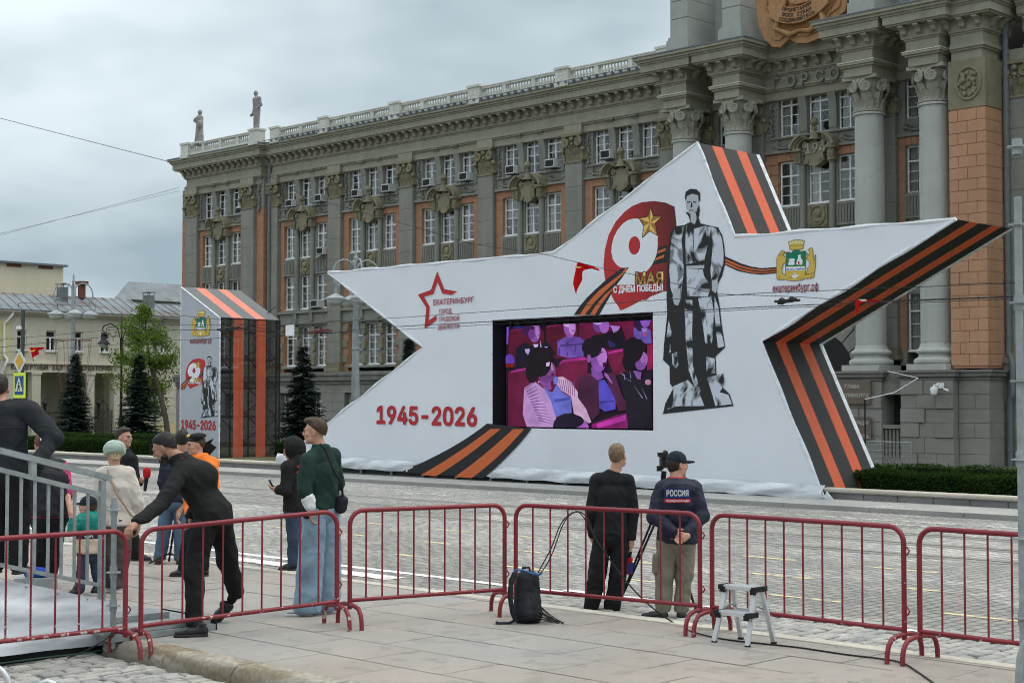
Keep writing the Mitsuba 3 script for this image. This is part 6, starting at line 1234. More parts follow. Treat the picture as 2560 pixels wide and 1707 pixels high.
def wwin(a, b, z0, z1, dark='m_dark'):
 m = (a+b)/2; f = MB(); f.box(xc-.2, xc-.1, a, b, z1-.06, z1); f.box(xc-.2, xc-.1, a, b, z0, z0+.06); f.box(xc-.2, xc-.1, a, a+.05, z0, z1); f.box(xc-.2, xc-.1, b-.05, b, z0, z1); f.box(xc-.2, xc-.1, m-.05, m+.05, z0, z1-.45); f.box(xc-.2, xc-.1, a, b, z1-.5, z1-.42); f.box(xc-.05, xc+.12, a-.08, b+.08, z0-.1, z0)
 k = cpt('window', f, 'm_white'); put('pane', MB().add([[xc-.16, a, z0], [xc-.16, b, z0], [xc-.16, b, z1], [xc-.16, a, z1]], [[0, 1, 2, 3]]), 'm_glass', parent=k); put('recess', MB().box(xc-.9, xc-.45, a-.1, b+.1, z0-.1, z1+.1), dark, parent=k)
for a, b in wins: wwin(a, b, 5.6, 7.0)
wwin(62.4, 63.2, .5, 2.8)
s = 'КОНЦЕРТНЫЙ ЗАЛ КОНСЕРВАТОРИИ'
y0, y1 = 51.5, 59.5
lt = MB()
for i, c in enumerate(s):
 if c == ' ': continue
 m = text(c, .30, .05, True); v = m.vertices
 lt = MB().add(np.c_[xc+.03+v[:, 2], y0+(y1-y0)*i/len(s)+v[:, 0]*.9, 4.25+v[:, 1]], m.faces); cpt('letter', lt, 'm_letter_dark')
for y in (53.9, 58.15):
 LN = thing('wall_lantern', f'black wall lantern on the {"left" if y < 55 else "right"} pillar of the concert hall gateway', 'lantern')
 put('lamp', MB().lathe([(0, 0), (.08, .02), (.16, .45), (.2, .5), (.14, .62), (.05, .72), (.03, .85), (0, .88)], (xc+.45, y, 1.35), 8), 'm_black', parent=LN)
 put('bracket', MB().tube([(xc+.04, y, .9), (xc+.25, y, .75), (xc+.45, y, 1.0), (xc+.45, y, 1.36)], .05, 6).sphere((xc+.12, y, .85), .12, 1), 'm_black', parent=LN)
GT = thing('iron_gate', 'black barred iron gate with arched top in the concert hall gateway', 'gate')
for i in range(19): put('bar', MB().tube([(xc-.2, 58.1+i*.085, -.9), (xc-.2, 58.1+i*.085, 1.3 + (.75*math.sqrt(max(0, 1-((i-9)/9)**2)) if 5 <= i <= 13 and False else 0))], .014, 5), 'm_black', parent=GT)
put('frame', MB().tube([(xc-.2, 58.05, -.9), (xc-.2, 58.05, 1.32), (xc-.2, 59.65, 1.32), (xc-.2, 59.65, -.9)], .04, 6).tube([(xc-.2, 58.85+.42*math.cos(t), 1.32+.7*math.sin(t)) for t in np.linspace(0, math.pi, 12)], .035, 6), 'm_black', parent=GT)
GF = thing('iron_fence', 'low black railing between the pillars of the concert hall gateway', 'fence')
for i in range(30): put('bar', MB().tube([(xc-.3, 53.9+i*.115, -.9), (xc-.3, 53.9+i*.115, 1.2)], .014, 5), 'm_black', parent=GF)
put('rail', MB().tube([(xc-.3, 53.8, 1.2), (xc-.3, 57.4, 1.2)], .03, 6), 'm_black', parent=GF)
cpt('downpipe', MB().tube([(xc+.35, 51.5, 8.3), (xc+.35, 51.4, 8.0), (xc+.12, 50.95, 7.4), (xc+.12, 50.95, 5.2), (xc+.35, 51.1, 4.9), (xc+.3, 50.9, 4.4), (xc+.12, 50.8, 4.0), (xc+.12, 50.8, 0)], .1, 8), 'm_white', 40)
cpt('downpipe', MB().tube([(xc+.4, 63.9, 8.3), (xc+.12, 63.1, 7.3), (xc+.12, 63.1, 0)], .09, 8), 'm_tin', 40)
TB = thing('tall_block', 'pale windowless upper block with flat roof behind the concert hall', 'building')
put('wall', MB().box(-135, -108, 35, 59.9, -1, 12.4), 'm_cream_tall', parent=TB); put('parapet', MB().box(-135.3, -107.7, 34.8, 60.15, 12.4, 12.55), 'm_tin', parent=TB)
for i in range(4): put('stain', MB().box(-107.99, -107.96, 50+i*2.6, 51.2+i*2.6, 12.15, 12.4), 'm_rust', parent=TB)
put('vent', MB().box(-107.9, -107.6, 50.4, 51.2, 8.9, 10.0), 'm_rust', parent=TB)
SR = thing('side_roof', 'grey sheet metal roof of a further building between concert hall and city hall', 'building')
put('roof', MB().add([[-112, 66, 9.6], [-112, 84, 9.6], [-116, 84, 12.3], [-116, 70.5, 12.3]], [[0, 1, 2, 3]]), 'm_sheet', parent=SR); put('wall', MB().box(-118, -112, 66.2, 84, -1, 9.6), 'm_cream', parent=SR)
# ---------------------------------------------------------------- trees and hedges
def leafmat(name, a, b):
 scene[name] = {'type': 'principledthin', 'base_color': mikit.proc(lambda p, n, uv: mix(a, b, noise(p.x * 1.9, p.y * 1.9, p.z * 1.9)) * (.6 + .8 * noise(p.x * 17, p.y * 17, p.z * 17))), 'roughness': .6, 'diff_trans': .7, 'specular' if False else 'eta': 1.4}
leafmat('m_leaf', (.10, .17, .025), (.17, .24, .05)); leafmat('m_spruce', (.020, .034, .028), (.040, .060, .052)); leafmat('m_hedge', (.020, .045, .011), (.036, .070, .016))
mat('m_bark', mottle((.055, .045, .038), .4, 9), .95); mat('m_hedge_core', (.010, .016, .006), .95); mat('m_twig', (.06, .05, .04), .95)
def spruce(name, x, y, z0, h, r, seed, label, bare=0.0):
 g = np.random.default_rng(seed); t = thing(name, label, 'tree', None)
 put('trunk', MB().tube([(x, y, z0), (x+.03, y, z0+h*.5), (x, y, z0+h)], [.11*h/4, .07*h/4, .01], 7), 'm_bark', 40, parent=t)
 V, n = [], 0
 zs = np.linspace(.04, 1.0, int(h*15))
 for q in zs:
  R = r*(1-q)**.85 + .05; nb = max(4, int(7 + 7*(1-q)))
  for b in range(nb):
   a = g.uniform(0, 6.283); L = R*g.uniform(.72, 1.12); c, s = math.cos(a), math.sin(a)
   k = max(3, int(L/.085))
   for i in range(k):
    u = (i+.6)/k; d = u*L
    px, py = x+c*d, y+s*d; pz = z0 + q*h - .30*d + .20*d*u + g.normal(0, .015)
    for sd in (-1, 0, 1):
     da = a + sd*g.uniform(.6, 1.0); ll = (.12+.17*(1-u))*g.uniform(.7, 1.3)*(.75+.3*r)
     e = np.array([math.cos(da)*ll, math.sin(da)*ll, -.035 + g.uniform(-.05, .03)]); wv = np.array([-math.sin(da), math.cos(da), g.uniform(-.5, .5)])*.03
     o = np.array([px, py, pz]); V += [o-wv, o+wv, o+e*.9+wv*.4, o+e]
 V = np.array(V); m = len(V)//4; F = np.arange(m*4).reshape(m, 4)
 put('crown', MB().add(V, F), 'm_spruce', parent=t)
 return t
spruce('spruce', -64.6, 36.5, 0, 4.2, 1.15, 1, 'dark spruce behind the tall pale street lamp')
spruce('spruce', -58.6, 36.2, 0, 4.0, 1.25, 2, 'dark blue spruce in front of the light green tree')
spruce('spruce', -46.7, 36, 0, 4.1, 1.25, 3, 'dark spruce between the striped banner tower and the white star')
spruce('spruce', -46.6, 41.3, 0, 4.55, .95, 4, 'thin topped spruce showing above the left notch of the star')
spruce('spruce', -17.4, 38.5, -.3, 4.1, 1.35, 5, 'spruce at the right edge of the photo beside the city hall wall')
def broadleaf(seed):
 g = np.random.default_rng(seed); t = thing('broadleaf_tree', 'light green spring tree with leaning trunk beside the banner tower', 'tree')
 c, R = np.array([-70.9, 44.0, 4.45]), np.array([2.1, 2.0, 2.6]); mb = MB(); V = []
 stem = [np.array(p) for p in ((-68.0, 43.8, -.2), (-68.5, 43.9, 1.2), (-69.3, 44.0, 2.6), (-70.2, 44.0, 4.0), (-70.6, 44.0, 5.6), (-70.7, 44.0, 6.9))]
 mb.tube(stem, [.16, .14, .12, .09, .05, .02], 8)
 for i in range(125):
  d = g.normal(0, 1, 3); d /= np.linalg.norm(d); e = c + d*R*g.uniform(.25, 1)**.45*(1 if d[2] < .2 else 1-.25*abs(d[0])); b = stem[min(5, 1 + int(np.clip((e[2]-1.4)/1.15, 0, 4)))]
  m = (b+e)/2 + g.normal(0, .12, 3) - [0, 0, .15]; mb.tube([b, m, e], [.028, .016, .005], 4, False)
  for k in range(72):
   q = g.uniform(.35, 1.12); o = (b*(1-q)**2 + 2*m*q*(1-q) + e*q*q) + g.normal(0, .16, 3); a = g.normal(0, 1, 3); a /= np.linalg.norm(a); n = np.cross(a, g.normal(0, 1, 3)); n /= np.linalg.norm(n); w = g.uniform(.05, .10)
   V += [o-a*w, o-n*w*.55, o+a*w, o+n*w*.55]
 put('trunk', mb, 'm_bark', 40, parent=t); V = np.array(V); put('crown', MB().add(V, np.arange(len(V)).reshape(-1, 4)), 'm_leaf', parent=t)
broadleaf(12)
def bare(x, y, z0, seed, h):
 g = np.random.default_rng(seed); t = thing('bare_shrub', 'leafless shrub with thin upright stems in the concert hall gateway', 'shrub')
 mb = MB()
 for i in range(16):
  a = g.uniform(0, 6.28); d = np.array([math.cos(a)*.16, math.sin(a)*.16, 1.0]); p = np.array([x, y, z0]); P = [p]
  for k in range(6): d = d + g.normal(0, .07, 3); P.append(P[-1] + d/np.linalg.norm(d)*h/6*g.uniform(.8, 1.1))
  mb.tube(P, np.linspace(.03, .006, 7), 4, False)
  for k in range(2, 7):
   for s in range(3): e = g.normal(0, .3, 3); e[2] = abs(e[2])+.2; mb.tube([P[k], P[k]+e*.5, P[k]+e], [.01, .006, .003], 3, False)
 put('stems', mb, 'm_twig', parent=t)
bare(-97, 55.0, -.8, 4, 5.0)
def hedge(name, x0, x1, y0, y1, z0, z1, label, n):
 g = np.random.default_rng(int(abs(x0)*10)); t = thing(name, label, 'hedge')
 xs = np.arange(x0, x1, .35); top = z1-.06+.05*meshkit.noise(np.c_[xs*1.3, xs*0, xs*0], 3)
 c = MB()
 for a, zt in zip(xs, top): c.box(a, a+.35, y0+.07, y1-.07, z0, zt)
 put('core', c, 'm_hedge_core', parent=t)
 V = []
 for face in range(3):
  k = n if face < 2 else n//4
  for i in range(k):
   x = g.uniform(x0, x1); zt = z1 + .05*(meshkit.noise(np.array([[x*1.3, 0, 0]]), 3)[0]-.5)*2
   if face == 0: o = np.array([x, y0 + g.normal(.03, .035), z0+(zt-z0)*g.uniform(0, 1)**.75]); nn = np.array([0, -1, .3])
   elif face == 1: o = np.array([x, g.uniform(y0, y1), zt + g.normal(0, .03)]); nn = np.array([0, -.2, 1])
   else: o = np.array([x1-g.uniform(0, .04), g.uniform(y0, y1), g.uniform(z0, zt)]); nn = np.array([1, 0, .2])
   a = g.normal(0, 1, 3) + nn*.2; a /= np.linalg.norm(a); b = np.cross(a, nn + g.normal(0, .5, 3)); b /= np.linalg.norm(b); s = g.uniform(.02, .042)
   V += [o-a*s, o-b*s*.6, o+a*s, o+b*s*.6]
 V = np.array(V); put('leaves', MB().add(V, np.arange(len(V)).reshape(-1, 4)), 'm_hedge', parent=t)
hedge('hedge', -60, -46.6, 29.1, 29.9, .1, .62, 'clipped green hedge along the planter left of the banner tower', 9000)
hedge('hedge', -62, -50, 33.2, 34.0, .05, .66, 'second clipped hedge row behind the front hedge at the left', 3500)
hedge('hedge', -43.4, -36, 32.2, 33.0, .05, .60, 'clipped hedge between the banner tower and the left tip of the star', 4000)
hedge('hedge', -19.6, -8, 29.2, 30.1, .08, .52, 'clipped green hedge in front of the city hall podium at the right', 9000)
hedge('hedge', -24, -8, 36.4, 37.1, -.1, .32, 'low hedge row close to the city hall wall at the right', 4500)
# ---------------------------------------------------------------- lamps and signs
mat('m_lamp_grey', mottle((.30, .33, .34), .15, 3), .5); mat('m_lamp_white', (.62, .63, .62), .4)
def big_lamp(x, y, z0, h, label, base=True):
 t = thing('street_lamp', label, 'street lamp')
 put('post', MB().lathe([(.42, 0), (.42, .12), (.34, .16), (.34, .26), (.30, .30), (.22, 1.5), (.25, 1.52), (.25, 1.62), (.17, 1.66), (.13, 4.0), (.15, 4.02), (.15, 4.1), (.12, 4.14), (.09, h-.6), (.06, h-.4), (.09, h-.32), (.04, h-.2), (.05, h-.12), (0, h+.12)], (x, y, z0), 14), 'm_lamp_grey', 40, parent=t)
 for i in range(4):
  a = math.radians(20 + i*90) + AZ; c, s = math.cos(a), math.sin(a); k = .95
  A = np.linspace(0, 1, 16); P = []
  for u in A:                                       # arm: up, over and curling back
   th = math.pi*(1.0 - 1.35*u); P.append((k*.48 + k*.48*math.cos(th), .55*math.sin(th)))
  pts = [(.07, -1.6), (.07, -.5)] + [(max(.07, p), q) for p, q in P]
  zz = z0+h-.95
  arm = put('arm', MB().tube([(x+c*p, y+s*p, zz+q) for p, q in pts], .035, 6).tube([(x+c*(k*.78+.14*math.cos(v)), y+s*(k*.78+.14*math.cos(v)), zz-.32+.14*math.sin(v)) for v in np.linspace(-1, 5, 14)], .025, 5), 'm_lamp_grey', 40, parent=t)
  px, py = x+c*k*.84, y+s*k*.84
  put('lamp_shade', MB().lathe([(0, .42), (.04, .42), (.05, .18), (.16, .12), (.40, .0), (.41, -.06), (.40, -.07), (.30, 0)], (px, py, zz-.95), 16), 'm_lamp_grey', 40, parent=t)
  put('globe', MB().lathe([(.36, -.06), (.33, -.18), (.2, -.28), (0, -.31)], (px, py, zz-.95), 14), 'm_lamp_white', 40, parent=t)
 return t
big_lamp(-67.5, 38, .02, 8.15, 'tall pale grey street lamp with four curled arms at the left')
big_lamp(-46.0, 38, .02, 7.9, 'pale grey street lamp whose arms rise behind the left tip of the star')
t = thing('street_lamp', 'black twin arm street lamp in front of the light green tree', 'street lamp'); x, y = -73.0, 44.0
put('post', MB().lathe([(.24, 0), (.24, .3), (.16, .45), (.13, 1.1), (.16, 1.15), (.08, 1.5), (.06, 4.2), (.1, 4.3), (.1, 4.45), (.05, 4.6), (.04, 6.4), (0, 7.1)], (x, y, -.2), 10), 'm_black', 40, parent=t)
for s in (-1, 1):
 d = RT*s; pts = [(.05, 4.4), (.07, 5.6), (.25, 6.2), (.6, 6.42), (.95, 6.3), (1.05, 6.05), (.9, 5.9), (.82, 6.0)]
 put('arm', MB().tube([(x+d[0]*p, y+d[1]*p, q-.2) for p, q in pts], .035, 6).tube([(x+d[0]*(.5+.4*math.cos(v)), y+d[1]*(.5+.4*math.cos(v)), 5.75+.3*math.sin(v)) for v in np.linspace(.5, 2.6, 9)], .02, 5), 'm_black', 40, parent=t)
 px, py = x+d[0]*.98, y+d[1]*.98
 put('lamp_shade', MB().lathe([(0, .5), (.05, .5), (.06, .3), (.13, .27), (.15, .12), (.34, -.06), (.34, -.1)], (px, py, 5.2), 14), 'm_black', 40, parent=t)
 put('globe', MB().lathe([(.28, -.1), (.24, -.22), (.12, -.3), (0, -.32)], (px, py, 5.2), 12), 'm_lamp_white', 40, parent=t)
# string lights hung round the pale lamp
t = thing('light_strings', 'thin strings of bulbs hanging round the tall pale street lamp', 'lights')
mb = MB()
for i in range(8):
 a = i*math.pi/4; mb.tube([(-67.5+.9*math.cos(a), 38+.9*math.sin(a), 5.0), (-67.5+.75*math.cos(a), 38+.75*math.sin(a), 3.6), (-67.5+.45*math.cos(a), 38+.45*math.sin(a), 2.2)], .012, 4)
a = np.linspace(0, 2*math.pi, 20); mb.tube(np.c_[-67.5+.9*np.cos(a), 38+.9*np.sin(a), np.full(20, 5.0)], .015, 4)
put('strands', mb, 'm_rust', parent=t)
# road signs on a pole, left
sy = 27.0
P0 = [(-51.682, 27, 3.458), (-51.69, 27, 2.616), (-51.458, 27, 0.492), (-51.64, 27, 5.346)]
def face(cx, cz, pts, y): return MB().poly([(cx+a, cz+b) for a, b in pts], y-.012, y)
t = thing('sign_pole', 'dark metal pole that carries the crossing signs at the left', 'pole'); put('pole', MB().tube([(P0[1][0], sy+.06, -.05), (P0[3][0], sy+.06, P0[3][2])], .07, 10), 'm_lampdark' if 'm_lampdark' in scene else mat('m_lampdark', (.06, .065, .07), .5), 40, parent=t)
put('camera', MB().box(P0[3][0]-.1, P0[3][0]+.02, sy-.15, sy+.1, P0[3][2]-.7, P0[3][2]-.58), 'm_white', parent=t)
t = thing('priority_sign', 'yellow diamond priority road sign with white border', 'sign'); q = .46; cx, cz = P0[0][0]-.02, P0[0][2]+.02
put('plate', face(cx, cz, [(-q, 0), (0, -q), (q, 0), (0, q)], sy-.02), mat('m_sign_white', (.62, .62, .58), .5), parent=t); put('face', face(cx, cz, [(-.29, 0), (0, -.29), (.29, 0), (0, .29)], sy-.034), mat('m_sign_amber', (.62, .36, .03), .5), parent=t)
t = thing('crossing_sign', 'blue pedestrian crossing sign with fluorescent yellow border', 'sign'); cx, cz = P0[1][0]+.0, P0[1][2]
put('plate', MB().box(cx-.44, cx+.44, sy-.03, sy-.01, cz-.46, cz+.46), mat('m_sign_lime', (.62, .80, .05), .5), parent=t); put('face', MB().box(cx-.32, cx+.32, sy-.042, sy-.031, cz-.34, cz+.34), mat('m_sign_blue', (.012, .06, .22), .5), parent=t)
put('triangle', face(cx, cz, [(-.28, -.22), (.28, -.22), (0, .30)], sy-.043), 'm_sign_white', parent=t)
wk = MB()
for pts in ([(-.02, .02), (.05, .02), (.06, -.09), (-.03, -.08)], [(-.03, -.08), (.02, -.08), (-.06, -.20), (-.11, -.20)], [(.02, -.08), (.06, -.08), (.09, -.20), (.05, -.20)], [(-.02, .02), (-.09, -.06), (-.07, -.08), (.0, -.01)], [(.04, .02), (.11, -.05), (.09, -.07), (.03, -.02)]): wk.poly([(cx+a, cz+b) for a, b in pts], sy-.064, sy-.056)
wk.poly(Point(cx+.015, cz+.07).buffer(.04), sy-.064, sy-.056); put('walker', wk, 'm_black', parent=t)
t = thing('traffic_light', 'back of a small traffic light with white edge under the crossing sign', 'traffic light'); cx, cz = P0[2][0], P0[2][2]
put('housing', MB().box(cx-.38, cx+.38, sy-.02, sy+.0, cz-.5, cz+.5), 'm_sign_white', parent=t); put('back', MB().box(cx-.2, cx+.26, sy-.08, sy-.021, cz-.3, cz+.3), 'm_black', parent=t)
# overhead wires with clamps and pennants
def wire(pts, r, label, name='overhead_wire', sag=0.0, m='m_black', cat='wire'):
 P = np.array(pts); out = []
 for a, b in zip(P, P[1:]):
  t = np.linspace(0, 1, 12)[:, None]; s = a + (b-a)*t; s[:, 2] -= sag*4*(t*(1-t))[:, 0]; out.append(s)
 k = key(name); scene[k] = ply(MB().tube(np.vstack(out), r, 5), m); lab(k, label, cat); return k
wire([(-49.257, 24, 11.85), (-47.536, 24, 11.421), (-37.353, 24, 8.848)], .009, 'thin wire running down to the left corner of the city hall roof')
wire([(-49.129, 24, 7.407), (-47.432, 24, 7.522), (-36.893, 24, 8.06)], .005, 'faint cable rising to the left corner of the city hall')
wire([(-49.132, 24, 7.488), (-47.433, 24, 7.576), (-36.892, 24, 7.969)], .004, 'second faint cable just under the one at the city hall corner')
wire([(-48.459, 24, 4.044), (-37.363, 24, 4.21), (-32.119, 24, 4.029), (-27.408, 24, 4.038), (-17.04, 24, 4.111), (-13.059, 24, 4.046), (-10.781, 24, 4.017)], .007, 'uppermost of the tram wires crossing the star')
wire([(-48.453, 24, 3.817), (-47.332, 24, 3.816), (-36.833, 24, 4.057), (-33.885, 24, 3.94), (-29.974, 24, 3.755), (-27.871, 24, 3.854), (-27.407, 24, 3.828), (-17.042, 24, 3.851), (-13.061, 24, 3.812), (-10.785, 24, 3.791)], .009, 'middle tram wire with clamps crossing the top of the screen')
wire([(-48.447, 24, 3.616), (-36.829, 24, 3.764), (-27.406, 24, 3.752), (-17.043, 24, 3.813), (-10.785, 24, 3.758)], .006, 'lowest of the tram wires crossing the star')
wire([(-37.782, 24, 4.636), (-36.84, 24, 4.462), (-34.626, 24, 4.246), (-32.117, 24, 3.821), (-29.974, 24, 3.745)], .007, 'short span wire before the top of the banner tower')
wire([(-31.827, 23, 7.978), (-29.84, 23, 7.075), (-26.137, 23, 6.087), (-23.902, 23, 5.469), (-21.794, 23, 5.113), (-20.766, 23, 4.862), (-20.153, 23, 4.711), (-18.568, 23, 4.375), (-17.326, 23, 4.06), (-15.467, 23, 3.919), (-14.376, 23, 3.798), (-13.733, 23, 3.769), (-10.335, 23, 3.719)], .006, 'pennant string that slopes down across the front of the star')
for i, (q, L) in enumerate((([(-34.273, 23.95, 3.994)], 'dark tram wire clamp before the banner tower'), ([(-30.391, 23.95, 3.807)], 'red and black wire clamp between banner tower and star'), ([(-16.39, 23.95, 3.934)], 'small dark wire clamp near the right arm of the star'))):
 x, y, z = q[0]; k = thing('wire_clamp', L, 'clamp'); w = (.42, .34, .2)[i]
 put('body', MB().bar((x-w, y, z-.03), (x+w, y, z+.02), .07, .06).sphere((x-.12, y, z), .07, 1).sphere((x+.1, y, z+.02), .06, 1).tube([(x-w*1.4, y, z), (x+w*1.4, y, z)], .025, 5), 'm_clamp' if i == 1 and 'm_clamp' in scene else (mat('m_clamp', (.10, .02, .02), .5) if i == 1 else 'm_black'), 30, parent=k)
x, y, z = [(-31.577, 23.9, 3.873)][0]
k = thing('wire_tag', 'small white tag hanging from the wire right of the banner tower', 'tag'); put('plate', MB().box(x-.17, x+.17, y, y+.02, z-.15, z+.13), 'm_white', parent=k)
scene['m_flag'] = {'type': 'principledthin', 'base_color': mikit.proc(lambda p, n, uv: mi.Color3f(.50, .012, .014)), 'roughness': .6, 'diff_trans': .5, 'eta': 1.4}
mat('m_flag_light', (.62, .50, .42), .6); mat('m_flag_gold', (.70, .42, .10), .6)
def pennant(pts, y, label, fold=.05):
 k = thing('pennant', label, 'flag'); p = Polygon(pts); g = []
 m = trimesh.creation.triangulate_polygon(p.segmentize(.05), engine='earcut'); v = np.asarray(m[0])[:, :2]
 put('cloth', MB().add(np.c_[v[:, 0], y + fold*np.sin(v[:, 0]*14 + v[:, 1]*9), v[:, 1]], m[1]), 'm_flag', True, parent=k); return k
T2 = lambda L: [(a, c) for a, b, c in L]
k = pennant(T2([(-43.432, 23, 3.685), (-42.567, 23, 3.676), (-42.837, 23, 3.566), (-43.108, 23, 3.397), (-43.286, 23, 3.244), (-43.386, 23, 3.402)]), 23, 'red pennant hanging at the left over the concert hall letters')
q = T2([(-43.342, 23, 3.577), (-43.216, 23, 3.602), (-43.152, 23, 3.573), (-42.995, 23, 3.616), (-42.916, 23, 3.595), (-43.033, 23, 3.551), (-43.167, 23, 3.546), (-43.31, 23, 3.537)]); put('mark', MB().poly(q, 22.9, 22.91), 'm_flag_gold', parent=k)
k = pennant(T2([(-20.847, 23, 4.825), (-20.746, 23, 4.875), (-20.178, 23, 4.692), (-20.19, 23, 4.659), (-20.46, 23, 4.736), (-20.597, 23, 4.698), (-20.697, 23, 4.592), (-20.76, 23, 4.446), (-20.81, 23, 4.197), (-20.893, 23, 4.435), (-20.908, 23, 4.642), (-20.877, 23, 4.771)]), 23, 'red curling pennant in front of the star left of the big nine')
q = T2([(-20.834, 23, 4.778), (-20.746, 23, 4.782), (-20.596, 23, 4.763), (-20.671, 23, 4.744), (-20.771, 23, 4.746)]); put('mark', MB().poly(q, 22.9, 22.91), 'm_flag_gold', parent=k)
k = pennant(T2([(-14.339, 23, 3.805), (-14.225, 23, 3.817), (-13.814, 23, 3.781), (-13.851, 23, 3.756), (-14.125, 23, 3.773), (-14.226, 23, 3.734), (-14.29, 23, 3.648), (-14.342, 23, 3.551), (-14.366, 23, 3.651), (-14.36, 23, 3.739)]), 23, 'red pennant in front of the striped right arm of the star')
q = T2([(-14.225, 23, 3.813), (-14.075, 23, 3.806), (-14.05, 23, 3.778), (-14.138, 23, 3.774)]); put('mark', MB().poly(q, 22.9, 22.91), 'm_flag_light', parent=k)
# ---------------------------------------------------------------- soft bodies: blended tapered limbs, meshed by surface nets
def nets(F, o, h):
 ins = F < 0
 nx, ny, nz = F.shape
 c = np.zeros((nx-1, ny-1, nz-1), np.int8)
 for a in (0, 1):
  for b in (0, 1):
   for d in (0, 1): c += ins[a:nx-1+a, b:ny-1+b, d:nz-1+d]
 act = np.argwhere((c > 0) & (c < 8)); idx = np.full(c.shape, -1, np.int64); idx[tuple(act.T)] = np.arange(len(act))
 acc, cnt = np.zeros((len(act), 3)), np.zeros(len(act))
 for ax in range(3):
  for u in (0, 1):
   for v in (0, 1):
    off0 = [0, 0, 0]; ot = [x for x in range(3) if x != ax]; off0[ot[0]] = u; off0[ot[1]] = v
    off1 = list(off0); off1[ax] = 1
    f0 = F[tuple((act+off0).T)]; f1 = F[tuple((act+off1).T)]; m = (f0 < 0) != (f1 < 0)
    t = np.where(m, f0/np.where(m, f0-f1, 1), 0)
    p = np.tile(np.array(off0, float), (len(act), 1)); p[:, ax] = t
    acc += p*m[:, None]; cnt += m
 V = (act + acc/np.maximum(cnt, 1)[:, None])*h + o
 Q = []
 for ax in range(3):
  sl0 = [slice(None)]*3; sl1 = [slice(None)]*3; sl0[ax] = slice(0, -1); sl1[ax] = slice(1, None)
  ch = ins[tuple(sl0)] != ins[tuple(sl1)]
  e = np.argwhere(ch); u, v = [x for x in range(3) if x != ax]
  e = e[(e[:, u] > 0) & (e[:, v] > 0) & (e[:, u] < F.shape[u]-1) & (e[:, v] < F.shape[v]-1)]
  q = []
  for du, dv in ((1, 1), (0, 1), (0, 0), (1, 0)):
   g = e.copy(); g[:, u] -= du; g[:, v] -= dv; q.append(idx[tuple(g.T)])
  q = np.stack(q, 1); fl = ins[tuple(e.T)]
  q = np.where((fl if ax != 1 else ~fl)[:, None], q, q[:, ::-1]); Q.append(q)
 return V, np.vstack(Q)
